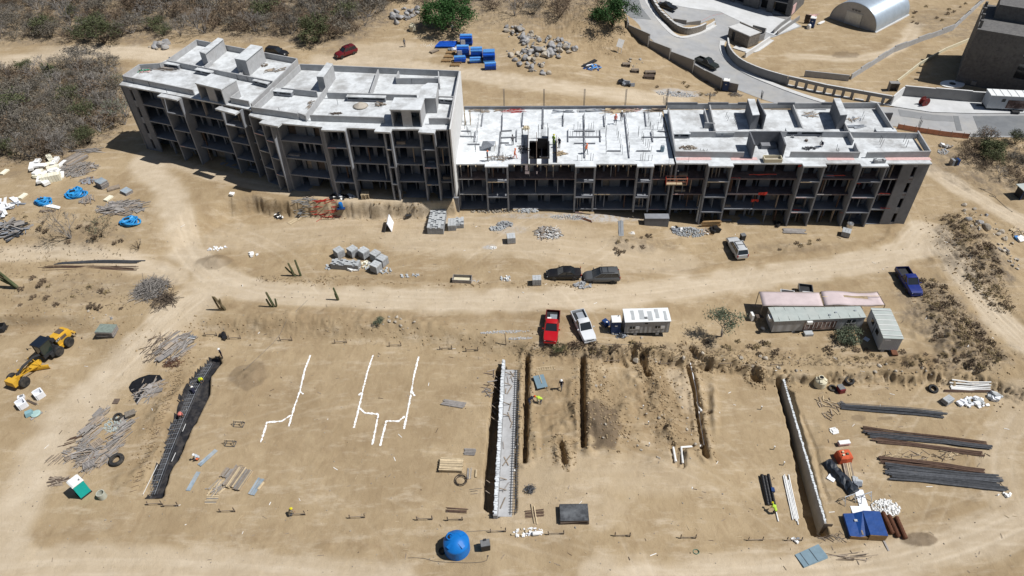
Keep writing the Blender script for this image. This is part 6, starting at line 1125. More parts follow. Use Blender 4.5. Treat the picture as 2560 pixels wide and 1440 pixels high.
def tank(label, px, py, r, h, m, rz=0, hatch=(-.5, .15), cat='tank', lid=None):
    t = T('water_tank', label, cat, G(px, py), rz); b = MB(); prof = [(r * .96, 0), (r, .06)]; n = 5
    for k in range(n): z = .06 + (h * .62) * (k + .5) / n; prof += [(r, z - .08), (r * .975, z), (r, z + .08)]
    prof += [(r, h * .68), (r * .93, h * .76), (r * .55, h * .92), (r * .27, h), (.01, h)]; b.lathe(prof, 28); b.obj('shell', m, t, smooth=True)
    x, y = hatch[0] * r, hatch[1] * r; zt = h * (.98 - .12 * math.hypot(*hatch)); b = MB(); b.lathe([(.34, 0), (.34, .22), (.26, .22), (.26, .04)], 18, (x, y, zt - .06)); b.f = [f for f in b.f if len(f) == 4]; b.mi = [0] * len(b.f); b.obj('neck', m, t, smooth=True); b = MB(); b.lathe([(.001, .05), (.27, .05)], 16, (x, y, zt)); b.f = b.f[:-1]; b.mi = [0] * len(b.f); b.obj('opening', M['black'], t)
    for k in range(4): a = .8 + k * math.pi / 2; o = part('lug', m, t, (math.cos(a) * r * .62, math.sin(a) * r * .62, h * .9), (r * .5, .36, .12), a); o.rotation_euler = (0, .32, a)
    return t
def rods(name, label, a, b, bundles, r, m, w, seed, cat='rebar', z=None, sag=.25, n=1, rag=.06, pname='bundle', seg=6):
    """long bars lying side by side, each a slightly wavy tube"""
    p, q = G(*a), G(*b); d = q - p; d.z = 0; Ln = d.length; rz = math.atan2(d.y, d.x); c = (p + q) / 2; t = T(name, label, cat, GS(c.x, c.y), rz); R = random.Random(seed)
    for k in range(bundles):
        y0 = ((k + .5) / bundles - .5) * w; o0 = R.uniform(-1, 1) * rag * Ln; ph = R.uniform(0, 6); mb = MB(); tilt = R.gauss(0, .012)
        for j in range(n):
            pts = []; yy = y0 + R.gauss(0, r * 1.2) * (n > 1); zz = R.uniform(0, r * 2) * (n > 1)
            for i in range(seg + 1):
                s = (i / seg - .5) * Ln * .94 + o0; y = yy + sag * .3 * math.sin(ph + i * .9) + s * tilt; wx = t.location.x + s * math.cos(rz) - y * math.sin(rz); wy = t.location.y + s * math.sin(rz) + y * math.cos(rz); pts.append((s, y, gz(wx, wy) - t.location.z + r + .01 + zz + (.05 if k % 3 == 1 else 0)))
            mb.tube(pts, r * (1 if n == 1 else .6), 6 if n == 1 else 4)
        mb.obj(pname, m if not isinstance(m, (list, tuple)) else m[k % len(m)], t, smooth=(n == 1))
    return t
def crate(t, m, c, s, rz=0, th=.05):
    x, y, z = s
    for cc_, ss_ in (((0, -y / 2, 0), (x, th, z)), ((0, y / 2, 0), (x, th, z)), ((-x / 2, 0, 0), (th, y - th, z)), ((x / 2, 0, 0), (th, y - th, z)), ((0, 0, -z / 2 + th / 2), (x - th, y - th, th))): part('board', m, t, Vector(c) + Vector(cc_), ss_)
def pallet_on(t, z, w=1.2, d=1.0, m=None, x=0, y=0):
    m = m or M['brown']
    for k in range(5): part('slat', m, t, (x, y + (k - 2) * d / 5, z + .12), (w, d / 5 * .62, .025))
    for k in (-1, 0, 1): part('runner', m, t, (x + k * w * .45, y, z + .055), (.09, d, .1))
def pallet(label, px, py, rz, n=1, m=None, z=None, w=1.2, d=1.0, group=None):
    t = T('wooden_pallet', label, 'pallet', G(px, py) if z is None else P(px, py, z), rz, group)
    for k in range(n): pallet_on(t, k * .14, w, d, m)
    return t

# ---- block pallets
for i, (x, y, lab) in enumerate([(850, 641, 'leftmost cube of grey cement blocks in the curved row'), (884, 638, 'second cube of cement blocks from left in the curved row'), (912, 642, 'third cube of cement blocks from left in the curved row'), (941, 649, 'fourth cube of cement blocks, above the corner of the row'), (958, 661, 'rightmost cube of cement blocks in the curved row'), (942, 677, 'nearest cube of cement blocks, lower end of the row')]): blocks(lab, x, y, .75 + .05 * i, 3, 6, 6, group='cement block cubes in a curved row')
blocks('long low wall of stacked cement blocks beside the cubes', 866, 668, ang((826, 664), (903, 670)), 10, 6, 5, 'block_stack', pallet=False, rag=1); scatter_boxes('loose_blocks', 'loose broken cement blocks at right end of the long stack', 'blocks', 916, 664, 1.4, .9, 26, .25, .42, [M['cmu_top'], M['foam']], 4, .3)
scatter_boxes('loose_blocks', 'few pale blocks at left end of the long block stack', 'blocks', 823, 668, .5, .5, 8, .3, .4, [M['cmu_top'], M['wood']], 5, .2); scatter_boxes('broken_blocks', 'broken grey blocks right of the nearest block cube', 'blocks', 966, 678, 1.0, .5, 22, .15, .4, [M['cmu_top']], 6, .15); scatter_boxes('broken_blocks', 'scatter of broken blocks on the road edge', 'blocks', 1022, 690, 1.4, .35, 24, .12, .4, [M['cmu_top']], 7, .1)
blocks('big double stack of grey blocks beside the retaining wall', 1094, 560, ang((1077, 572), (1113, 573)) + .02, 6, 24, 6, 'block_stack', pallet=False, rag=1); blocks('small stack of grey blocks right of the big stack, left half', 1131, 568, .02, 3, 9, 5, 'block_stack', pallet=False); blocks('small stack of grey blocks right of the big stack, right half', 1150, 562, .02, 3, 9, 4, 'block_stack', pallet=False, rag=1)
blocks('single dark block pallet beside the rubble in the plaza', 1278, 604, .1, 3, 6, 5); blocks('single block pallet on road edge left of the black sedan', 1342, 709, .0, 3, 5, 5); scatter_boxes('loose_blocks', 'heap of grey blocks in front of the minivan', 'blocks', 1457, 714, 1.2, .6, 34, .3, .42, [M['cmu']], 8, .45); blocks('white wrapped block pallet below the right hand block corner', 2113, 588, -.5, 3, 6, 4); scatter_boxes('broken_blocks', 'white block rubble left of the pallet by the road edge', 'blocks', 1265, 697, .8, .5, 22, .15, .4, [M['cmu_top'], M['foamw']], 9, .25)
# ---- mixing troughs, boards, frames in the plaza
t = T('mixing_trough', 'long wooden mortar trough on the road edge', 'trough', G(1156, 702), ang((1130, 702), (1180, 704))); crate(t, M['woodg'], (0, 0, .33), (2.6, 1.1, .6)); part('mortar', M['cream'], t, (0, 0, .14), (2.4, .95, .1)); rubble('white mortar spill right of the long trough', 1184, 703, .8, .3, .05, 40, .05, .15, M['gravel'], 3)
heap('debris_heap', 'round heap of broken timber in the plaza', 'heap', 1369, 582, 1.9, 1.5, .7, 150, .4, 1.7, [M['woodg'], M['wood'], M['bark'], M['kerb']], 10); rubble('grey rubble heap before middle block, left of timber heap', 1262, 562, 1.2, .7, .5, 90, .15, .4, M['cmu'], 11); rubble('flat grey rubble heap left of the taller one', 1242, 572, 1.2, .5, .3, 70, .15, .4, M['cmu_top'], 12); rubble('gravel heap against front of the middle block', 1425, 543, 3.0, .7, .35, 260, .06, .16, M['gravel'], 13, 'gravel_heap'); rubble('stone rubble at foot of the middle block, left end', 1320, 528, 1.6, .5, .5, 90, .12, .35, M['cmu_top'], 14); rubble('broken concrete along left foot of the middle block', 1240, 528, 4.0, .5, .2, 90, .12, .35, M['rockt'], 15); rubble('big pile of grey rubble and rubbish at foot of right block', 1722, 581, 2.6, 1.2, .9, 380, .08, .28, M['cmu_top'], 16)
heap('debris_heap', 'torn cardboard and boards beside the rubble pile', 'heap', 1762, 580, 1.2, .8, .4, 40, .3, 1.2, [M['brown'], M['wood'], M['foamw']], 17); planks('steel_sheets', 'two long corrugated roof sheets lying in the plaza', 'sheet', (1552, 553), (1554, 594), .75, 2, 3, M['steel'], .04, .3, seed=3, ragged=.05, pname='sheet'); planks('board_stack', 'weathered boards lying before the right hand block', 'planks', (1958, 578), (2014, 580), 1.2, 2, 7, M['woodg'], .05, .16, seed=5); p = G(1582, 585); rubble('round spill of pale cement in the plaza', 1580, 583, .5, .35, .08, 30, .1, .2, M['foamw'], 18)
planks('timber_beams', 'two dark beams lying below the gravel heap', 'beams', (1440, 540), (1482, 556), .5, 1, 2, M['rust'], .1, .12, seed=3); rubble('white mixed mortar patch on the plaza ground', 1232, 620, .55, .35, .1, 60, .06, .2, M['foamw'], 19)
t = T('a_frame', 'white and grey boards propped together as a tent in the plaza', 'boards', G(973, 568), .1); 
for s in (-1, 1): o = part('panel', M['paper'] if s > 0 else M['tarpg'], t, (s * .28, 0, .75), (.06, 2.4, 1.6)); o.rotation_euler = (0, s * -.32, -.12)
heap('red_steel_pile', 'tangle of red painted steel frames by the cut bank', 'frames', 818, 532, 1.5, .7, .35, 34, 1.0, 2.2, [M['red']], 20, .15, .4, w=(.05, .08), pname='red_bar'); heap('steel_props', 'grey steel props lying left of the red frames', 'props', 770, 530, 1.8, .6, .25, 26, 1.2, 2.4, [M['steel']], 21, -.05, .2, w=(.05, .08), pname='prop'); planks('plywood_sheet', 'tilted plywood sheet below the steel props', 'boards', (745, 520), (722, 560), 1.0, 1, 5, M['woodl'], .06, .2, seed=4, ragged=.03); heap('debris_heap', 'black and white rags left of the plywood sheet', 'heap', 694, 533, .7, .5, .2, 14, .3, .8, [M['bag'], M['foamw']], 22, w=(.2, .5)); 
t = T('ladder', 'short wooden ladder below the red frames', 'ladder', G(820, 543), ang((798, 543), (836, 540))); 
for y in (-.25, .25): part('rail', M['woodl'], t, (0, y, .06), (2.2, .06, .08))
for k in range(6): part('rung', M['woodl'], t, (-.9 + .36 * k, 0, .08), (.05, .5, .04))
t = T('plastic_drum', 'blue drum on a blue pallet by the cut bank', 'drum', G(857, 536), 0); part('pallet', M['bluek'], t, (0, 0, .07), (1.2, .9, .14)); b = MB(); b.lathe([(.3, .14), (.33, .2), (.31, .5), (.33, .55), (.31, .9), (.27, 1.0), (.01, 1.0)], 18); b.obj('drum', M['blue'], t, smooth=True)
pallet('stack of yellow wooden pallets before the curved block', 914, 494, .1, 6, M['woodl']); pallet('dark upright pallet before the curved block, right one', 998, 492, 0, 5, M['wood']); heap('debris_heap', 'white boards and black sheet dumped on the terrace edge', 'heap', 850, 492, 1.8, .5, .3, 26, .6, 1.8, [M['foamw'], M['bag'], M['dark']], 23, w=(.2, .6)); heap('debris_heap', 'twigs and scraps on the terrace edge', 'heap', 770, 497, .8, .3, .15, 16, .5, 1.2, [M['wood']], 24); scatter_boxes('rag_pile', 'white cement bag torn open left of the cactus', 'bag', 634, 638, .7, .4, 9, .3, .7, [M['foamw']], 25, .15); scatter_boxes('rag_pile', 'white plastic scraps on the plaza left edge', 'rubbish', 543, 622, 1.4, .5, 16, .2, .5, [M['foamw'], M['paper']], 26, .05); scatter_boxes('rag_pile', 'white bags below the long block stack', 'bag', 888, 674, 1.3, .25, 7, .4, .8, [M['foamw']], 27, .1); scatter_boxes('rag_pile', 'white sack on dirt slope before curved block', 'bag', 578, 488, .4, .3, 4, .4, .7, [M['foamw']], 28, .1)
t = T('wheelbarrow', 'dark wheelbarrow tipped below the cut bank', 'wheelbarrow', G(1022, 540), .3); b = MB(); b.loft([[(-.35, -.2, .25), (.3, -.15, .25), (.3, .15, .25), (-.35, .2, .25)], [(-.5, -.32, .55), (.45, -.25, .55), (.45, .25, .55), (-.5, .32, .55)]]); b.obj('tray', M['dark'], t); wheel(t, .6, 0, .2, .08); [bar('handle', M['wood'], t, (.6, y * .3, .2), (-1.0, y, .5), .04) for y in (-.28, .28)]
t = T('wheelbarrow', 'dark wheelbarrow on the bank above the grey props', 'wheelbarrow', G(747, 516), 1.2); b = MB(); b.loft([[(-.35, -.2, .25), (.3, -.15, .25), (.3, .15, .25), (-.35, .2, .25)], [(-.5, -.32, .55), (.45, -.25, .55), (.45, .25, .55), (-.5, .32, .55)]]); b.obj('tray', M['grey'], t); wheel(t, .6, 0, .2, .08); [bar('handle', M['wood'], t, (.6, y * .3, .2), (-1.0, y, .5), .04) for y in (-.28, .28)]
# ---- foam, timber and panels at the left
R_ = random.Random(40)
for i in range(26):
    x, y = R_.gauss(118, 22), R_.gauss(428, 20); 
    if abs(x - 118) > 42 or abs(y - 428) > 40: continue
    t = T('foam_block', f"{R_.choice(['thick', 'long', 'flat'])} white foam block in the heap at left, {'upper' if y < 420 else 'lower'} {'left' if x < 118 else 'right'} part", 'foam block', G(x, y, R_.uniform(0, .5)), R_.uniform(0, 3.1), 'foam blocks heaped at left'); part('foam', R_.choice([M['foam'], M['foamw'], M['foamw']]), t, (0, 0, .2), (R_.uniform(1.0, 2.4), R_.uniform(.6, 1.0), R_.uniform(.2, .5)))
t = T('foam_stack', 'upright stack of cream foam slabs in front of foam heap', 'foam stack', G(132, 452), .35)
for k in range(7): part('foam_slab', M['foam'], t, (-1.3 + .42 * k, 0, .6), (.38, 1.1, 1.2 - .03 * (k % 2)))
for x, y, lab in [(12, 432, 'lone foam slab at left edge beside thicket'), (58, 492, 'lone foam slab left of the torn blue sheet'), (272, 498, 'white board leaning over the grey panels at left')]: planks('foam_slab', lab, 'foam slab', (x - 8, y + 6), (x + 8, y - 6), .8, 1, 1, M['foam'], .25, .8, ragged=0)
planks('timber_stack', 'stack of long grey timbers right of foam heap', 'timber', (165, 415), (212, 388), 2.8, 3, 12, [M['woodg'], M['wood']], .1, .15, seed=2); heap('timber_heap', 'sprawling grey timber offcuts beside the foam heap', 'timber', 190, 425, 3.2, 2.2, .6, 170, .8, 2.6, [M['woodg'], M['wood'], M['bark']], 30, .6, .5); heap('timber_heap', 'long poles strewn behind the foam heap', 'timber', 215, 378, 3.5, .8, .2, 20, 1.5, 3.5, [M['woodg'], M['bark']], 31, .05, .15)
heap('timber_heap', 'heap of grey boards above the third blue sheet', 'timber', 308, 520, 3.4, 1.6, .5, 170, .8, 3.0, [M['woodg'], M['wood'], M['bark']], 32, .15, .45); heap('timber_heap', 'bundle of short timbers below the blue sheets', 'timber', 220, 500, .9, 1.0, .5, 36, 1.0, 1.6, [M['woodg'], M['wood']], 33, -1.0, .15); heap('timber_heap', 'crossed dark boards left of grey panels', 'timber', 222, 452, 1.2, .8, .3, 26, .5, 1.4, [M['woodg'], M['rebarb'], M['tarpg']], 34, None, w=(.1, .4)); heap('timber_heap', 'dark cut branches below the first blue sheet', 'branches', 118, 528, .9, .3, .25, 26, .4, 1.0, [M['woodd'], M['wood']], 35, .1, .4)
def panels(label, px, py, rz, n, w, d, m, top=None, th=.06, name='panel_stack'):
    t = T(name, label, 'panels', G(px, py), rz); R = random.Random(px)
    for k in range(n): part('panel', (top or m) if k == n - 1 else m, t, (R.uniform(-.05, .05), R.uniform(-.05, .05), .05 + th * (k + .5)), (w, d, th * .8), R.uniform(-.03, .03))
    return t
panels('tall stack of grey form panels at left of the track', 258, 466, -.6, 14, 1.6, 1.3, M['woodg'], M['form'], .075); panels('tilted brown boards beside the tall form panel stack', 285, 472, .5, 4, 1.8, 1.0, M['wood'], None); panels('low stack of grey form panels nearest the track', 318, 482, -.6, 6, 1.6, 1.2, M['woodg'], M['form'], .075); panels('neat stack of green topped form panels above the grader path', 271, 834, ang((247, 838), (298, 836)), 12, 2.3, 1.5, M['woodg'], mat('green_form', (.20, .24, .21), .8, .25, 3), .08); panels('black topped stack of steel faced panels on the right pad', 1435, 1290, ang((1400, 1298), (1472, 1298)), 9, 2.9, 1.9, M['woodd'], mat('black_form', (.05, .053, .058), .5, .35, 2, dirt=(.16, .17, .18), dirt_amt=.8), .07)
def crumpled(label, px, py, r, h, seed, rz=0):
    """a slumped round blue liner: rolled rings sagging round a hollow"""
    t = T('blue_liner', label, 'liner', G(px, py), rz); R = random.Random(seed)
    for k in range(5):
        b = MB(); rr = r * (1 - .07 * k) ; pts = [(math.cos(a) * rr * (1 + .17 * math.sin(3 * a + k * 1.3 + seed)) + .1 * math.sin(k * 2 + seed), math.sin(a) * rr * (.8 + .14 * math.sin(2 * a + seed + k)), .12 + h * k / 5 * (.75 + .35 * math.sin(a + seed)) + .1 * math.sin(5 * a + k * 1.7)) for a in [2 * math.pi * i / 22 for i in range(23)]]; b.tube(pts, h * .16, 7, cap=False); b.obj('roll', M['sheet'] if k % 2 == 0 else mat('sky_blue_sheet_b', (.02, .20, .50), .5, .25, 1.8, bump=.5, bscale=3), t, smooth=True)
    b = MB(); n = 20; b.add([(0, 0, h * .7)] + [(math.cos(2 * math.pi * i / n) * r * .75, math.sin(2 * math.pi * i / n) * r * .6, h * (.8 + .3 * math.sin(3.3 * i + seed))) for i in range(n)], [(0, i + 1, (i + 1) % n + 1) for i in range(n)]); b.obj('top_sheet', M['sheet'], t); part('tear', M['dark'], t, (-.3, .1, h * .86), (.8, .35, .1), .4); return t
crumpled('slumped blue water tank liner beside panel stacks', 190, 488, 1.45, .9, 1); crumpled('slumped blue liner at lower end of timber heap', 325, 556, 1.35, .75, 2); crumpled('torn pale blue liner with white sheet left of the others', 110, 506, 1.2, .7, 3)
t = T('foam_sheet', 'long torn white sheet under the pale blue liner', 'sheet', G(118, 514), ang((70, 502), (160, 522))); b = MB(); b.prism([(-2.8, 0), (-1, -.4), (2.6, -.3), (2.4, .25), (0, .4)], .03, .14); b.obj('sheet', M['foamw'], t)
heap('debris_heap', 'large scrap heap of dark boards and sheets at left edge', 'heap', 22, 575, 2.6, 2.0, .9, 100, .8, 2.8, [M['woodg'], M['tarpg'], M['rebar'], M['bark'], M['dark']], 36, .15, .6, w=(.08, .5)); heap('debris_heap', 'dumped pale sheets and poles above scrap heap at left edge', 'heap', 12, 520, 2.0, 2.4, .6, 36, 1.0, 2.6, [M['paper'], M['woodg'], M['foamw'], M['tarpg']], 37, -.7, .5, w=(.08, .7))
rods('pipe_bundle', 'long dark pipe bundle curving beside the left track', (137, 660), (358, 655), 4, .07, M['rebar'], .5, 4, 'pipes', sag=.1); rods('rebar_bundle', 'thin rusty bars lying below the dark pipe bundle', (98, 670), (340, 671), 9, .03, M['rebarb'], .7, 5, sag=.3)
t = T('dark_machine', 'dark steel bucket at left edge above the grader', 'machine', G(2, 826), .2); crate(t, M['dark'], (0, 0, .45), (1.3, 1.2, .7)); [part('bar', M['dark'], t, (.75, -.4 + .2 * k, .3), (.5, .06, .08)) for k in range(5)]
for i, (x, y, lab) in enumerate([(101, 990, 'white concrete box with square opening, upper one'), (58, 1015, 'white concrete box with square opening, lower left one')]):
    t = T('concrete_box', lab, 'box', G(x, y), -.75); crate(t, M['paper'], (0, 0, .4), (1.0, .9, .8), th=.14)
t = T('concrete_box', 'small white concrete block beside the lower box', 'box', G(55, 996), .4); part('block', M['paper'], t, (0, 0, .2), (.7, .5, .4)); part('lid', M['grey'], t, (.1, 0, .43), (.4, .3, .05)); planks('timber_plank', 'dark plank between the concrete boxes', 'plank', (66, 1000), (92, 1012), .25, 1, 1, M['woodd'], .08, .25)
t = T('septic_lids', 'pale green sump lids piled beside the lower concrete box', 'lids', G(84, 1036), .3); b = MB(); b.lathe([(.55, .05), (.55, .14), (.4, .2), (.01, .2)], 20, (.3, -.1, .05)); b.obj('lid', mat('mint_plastic', (.35, .50, .48), .6, .1, 2), t); b = MB(); b.box((-.4, .1, .3), (.9, .7, .5), .3, 0, .8); b.obj('sump', mat('blue_mint_plastic', (.22, .38, .42), .6, .1, 2), t); part('board', M['woodg'], t, (.4, -.4, .05), (1.4, .3, .06), .6)
# ---- debris ridge beside the lined trench
heap('timber_heap', 'grey boards and cane stacked at head of debris ridge', 'timber', 440, 868, 2.0, 2.2, .4, 90, 1.0, 2.6, [M['woodg'], M['wood'], M['bark']], 41, .95, .2); heap('branch_heap', 'dry brown branches trailing left of the debris ridge', 'branches', 395, 868, 1.6, 2.0, .3, 60, .8, 2.6, [M['woodd'], M['wood']], 42, .9, .5, w=(.03, .06)); panels('dented steel form panel on top of debris ridge', 412, 890, .9, 3, 2.0, .9, M['tarpg'], M['woodg']); heap('branch_heap', 'rusty brown wire and twigs in the debris ridge', 'wire', 432, 908, 1.0, .9, .4, 90, .4, 1.2, [M['rebarb'], M['rust']], 43, w=(.02, .04)); planks('pvc_pipes', 'white and grey pipes at top of debris ridge', 'pipes', (458, 838), (492, 848), .5, 1, 5, [M['white'], M['steel']], .08, .07, seed=3, pname='pipe')
t = T('black_tarp', 'black plastic sheet spread over the debris ridge', 'tarp', G(362, 965)); b = MB(); pts_ = [(322, 968), (330, 955), (348, 945), (372, 937), (400, 938), (408, 950), (382, 956), (362, 975), (352, 992), (345, 1012), (338, 1005), (336, 988), (325, 978)]; pp = [G(*q) for q in pts_]; cen = sum(pp, Vector()) / len(pp); vs = [cen + Vector((0, 0, .15))] + [p + Vector((0, 0, .05)) for p in pp] + [p.lerp(cen, .5) + Vector((0, 0, .14)) for p in pp]; n = len(pp); b.add([rel(t, v) for v in vs], [(1 + i, 1 + (i + 1) % n, 1 + n + (i + 1) % n, 1 + n + i) for i in range(n)] + [(0, 1 + n + i, 1 + n + (i + 1) % n) for i in range(n)]); b.obj('sheet', M['black'], t)
for i, (x, y, rx, ry, n_, dr, lab) in enumerate([(370, 975, 1.6, 1.4, 34, .8, 'pale laths beside the black sheet'), (232, 1070, .9, 2.4, 40, 1.0, 'long grey planks at left of the ridge middle'), (300, 1085, 1.0, 3.0, 44, .85, 'long pale planks along ridge middle'), (215, 1130, 2.2, 1.3, 50, .2, 'broken pallet boards at lower end of ridge'), (240, 1150, 1.6, 1.2, 36, 1.2, 'brown slats heaped near the turquoise toilet')]): heap('timber_heap', lab, 'timber', x, y, rx, ry, .4, n_ * 3 // 2, .8, 2.6, [M['woodg'], M['wood'], M['bark']], 50 + i, dr, .15 if i in (1, 2) else .5)
rubble('spill of pale stone chips in the debris ridge', 288, 1062, 1.3, 1.1, .2, 160, .08, .22, mat('mint_stone', (.42, .47, .45), .9, .1, 2), 44); pallet('weathered pallet lying on the debris ridge', 245, 1110, .9, 2, M['wood']); pallet('broken grey pallet above turquoise toilet', 225, 1165, .5, 3, M['woodg']); panels('dark tin sheet at the lower end of debris ridge', 232, 1140, .6, 1, 1.2, .9, M['rust']); heap('timber_heap', 'small heap of sticks left of turquoise toilet', 'timber', 145, 1205, 1.0, .7, .25, 30, .5, 1.4, [M['wood'], M['woodd']], 58, .2, .4); heap('timber_heap', 'rusty mesh panel left of the debris ridge', 'mesh', 190, 1108, 1.3, 1.0, .1, 24, .8, 1.4, [M['rebarb']], 59, .4, .1, w=(.03, .04)); heap('timber_heap', 'fallen slat panel at far lower left of ridge', 'mesh', 140, 1150, 1.2, .5, .1, 16, .8, 1.2, [M['wood']], 60, 1.1, .1, w=(.04, .06))
t = T('barrow', 'grey wheelbarrow tub in the debris ridge', 'barrow', G(330, 1040), .5); b = MB(); b.loft([[(-.4, -.3, .15), (.4, -.25, .15), (.4, .25, .15), (-.4, .3, .15)], [(-.6, -.45, .6), (.55, -.4, .6), (.55, .4, .6), (-.6, .45, .6)]]); b.obj('tub', M['stonew'], t); planks('mortar_box', 'dark board with long handle left of black sheet', 'board', (283, 1004), (298, 1004), .8, 1, 1, M['woodd'], .1, .8); rods('pole', 'thin pole running from dark board to black sheet', (298, 1000), (340, 985), 1, .03, M['woodl'], .1, 3, 'pole')
tyre('big tractor tyre lying beside the lined trench', 293, 1152, .82, .05, .42); tyre('small tyre in the upper debris ridge', 296, 1044, .55, .1, .3); tyre('tyre leaning at the blue tank foot', 1106, 1378, .38, .3, .22); tyre('black tyre left of the white pipes in pipe yard', 2331, 974, .62, .25, .35); tyre('black tyre on the bank beside the red box', 2122, 953, .62, .25, .35); tyre('small tyre between cream tank and red box', 2080, 972, .5, .2, .3)
toilet('turquoise portable toilet with white roof at the pad corner', 210, 1232, ang((190, 1240), (232, 1240)) - .62, mat('toilet_grey_wall', (.06, .065, .08), .6, .1, 1), M['turq']); 
for c_ in list(bpy.data.objects['portable_toilet'].children):
    if c_.name.startswith('wall') and c_.location.x > .2: c_.material_slots[0].material = M['turq']
toilet('blue portable toilet left of small white cabin', 1537, 828, 0, M['bluek']); toilet('blue portable toilet against the concrete perimeter wall', 1812, 226, -.3, M['bluek']); toilet('blue portable toilet beside the metal hut yard', 2028, 68, -.5, M['bluek'])
t = T('plastic_drum', 'white drum beside the hut yard toilet', 'drum', G(2021, 72)); b = MB(); b.lathe([(.42, 0), (.45, .1), (.45, .8), (.35, 1.0), (.15, 1.1), (.01, 1.1)], 16); b.obj('drum', M['white'], t, smooth=True); part('cap', M['grey'], t, (0, 0, 1.13), (.2, .2, .08))
b = MB(); t = T('paddle_board', 'white board lying on the ground before the metal hut', 'board', G(2053, 58), ang((2046, 62), (2064, 52))); b.prism([(-1.4, 0), (-1.0, -.35), (.8, -.35), (1.4, 0), (.8, .35), (-1.0, .35)], .06, .22); b.obj('hull', M['white'], t); part('fin', M['grey'], t, (-1.1, 0, .3), (.2, .04, .16)); heap('timber_heap', 'pink painted boards beside the hut yard toilet', 'timber', 2030, 38, 1.2, .8, .3, 16, 1.0, 2.0, [M['netr']], 61, .4, .2); panels('dark olive screen behind hut yard toilet', 2016, 58, -.5, 14, 1.2, .3, M['woodd'], None, .14)
t = T('concrete_ring', 'pale concrete pipe ring beside turquoise toilet', 'pipe', G(258, 1243)); b = MB(); b.lathe([(.42, 0), (.42, .85), (.34, .85), (.34, .02)], 24); b.f = [f for f in b.f if len(f) == 4]; b.mi = [0] * len(b.f); b.obj('ring', mat('pale_green_concrete', (.44, .45, .38), .9, .1, 2), t, smooth=True); b = MB(); b.lathe([(.001, .05), (.36, .05)], 18); b.f = b.f[:-1]; b.mi = [0] * len(b.f); b.obj('bottom', M['sand'], t)
# ---- liner in the left trench with its cage of bars
xs = np.arange(min(p[0] for p in PIT_LINER) - .6, max(p[0] for p in PIT_LINER) + .6, .16); ys = np.arange(min(p[1] for p in PIT_LINER) - .6, max(p[1] for p in PIT_LINER) + .6, .16); XX, YY = np.meshgrid(xs, ys); sd_ = poly_sd(XX, YY, PIT_LINER) + vnoise(XX * .9, YY * .9, 71) * .25 + vnoise(XX * 2.5, YY * 2.5, 74) * .16; zz = hz(XX.ravel(), YY.ravel()).reshape(XX.shape) + .05 + np.abs(vnoise(XX * 1.6, YY * 1.6, 72)) * .16; b = MB(); idm = {}
t = T('trench_liner', 'black plastic liner with reinforcement bars along the left trench', 'liner', (float(xs.mean()), float(ys.mean()), gz(float(xs.mean()), float(ys.mean())))); 
def vid(j, i):
    if (j, i) not in idm: idm[(j, i)] = len(b.v); b.v.append((XX[j, i] - t.location.x, YY[j, i] - t.location.y, zz[j, i] - t.location.z))
    return idm[(j, i)]
for j in range(len(ys) - 1):
    for i in range(len(xs) - 1):
        if sd_[j, i] < -.2: b.f.append((vid(j, i), vid(j, i + 1), vid(j + 1, i + 1), vid(j + 1, i))); b.mi.append(0)
b.obj('liner_sheet', M['liner'], t, smooth='all')
ax = [G(378, 1240), G(415, 1140), G(452, 1050), G(485, 975), G(522, 915)]
for off in (-.8, -.55, -.3, -.05, .2, .45, .7): b = MB(); b.tube([rel(t, p + Vector((off, 0, .28))) for p in ax], .03, 4); b.obj('bar', M['tarpg'] if off in (-.8, .45) else M['rebar'], t)
for k in range(60): f = k / 59 * 3.999; i = int(f); p = ax[i].lerp(ax[i + 1], f - i); bar('stirrup', M['tarpg'] if k % 2 else M['rebar'], t, rel(t, p + Vector((-.8, -.1, .3))), rel(t, p + Vector((.55, .1, .3))), .03)
for a, b_ in [((362, 1242), (398, 1168)), ((433, 1160), (443, 1138)), ((460, 1085), (468, 1066))]: bar('white_lath', M['white'], t, rel(t, G(*a, .5)), rel(t, G(*b_, .5)), .05, .04)
for k in range(26):
    x, y = 480 - k * 4.6, 925 + k * 12; p = G(x - 22, y); q = G(x - 40, y + 6); bar('mesh_bar', M['rebarb'], t, rel(t, p + Vector((0, 0, .06))), rel(t, q + Vector((0, 0, .06))), .025)
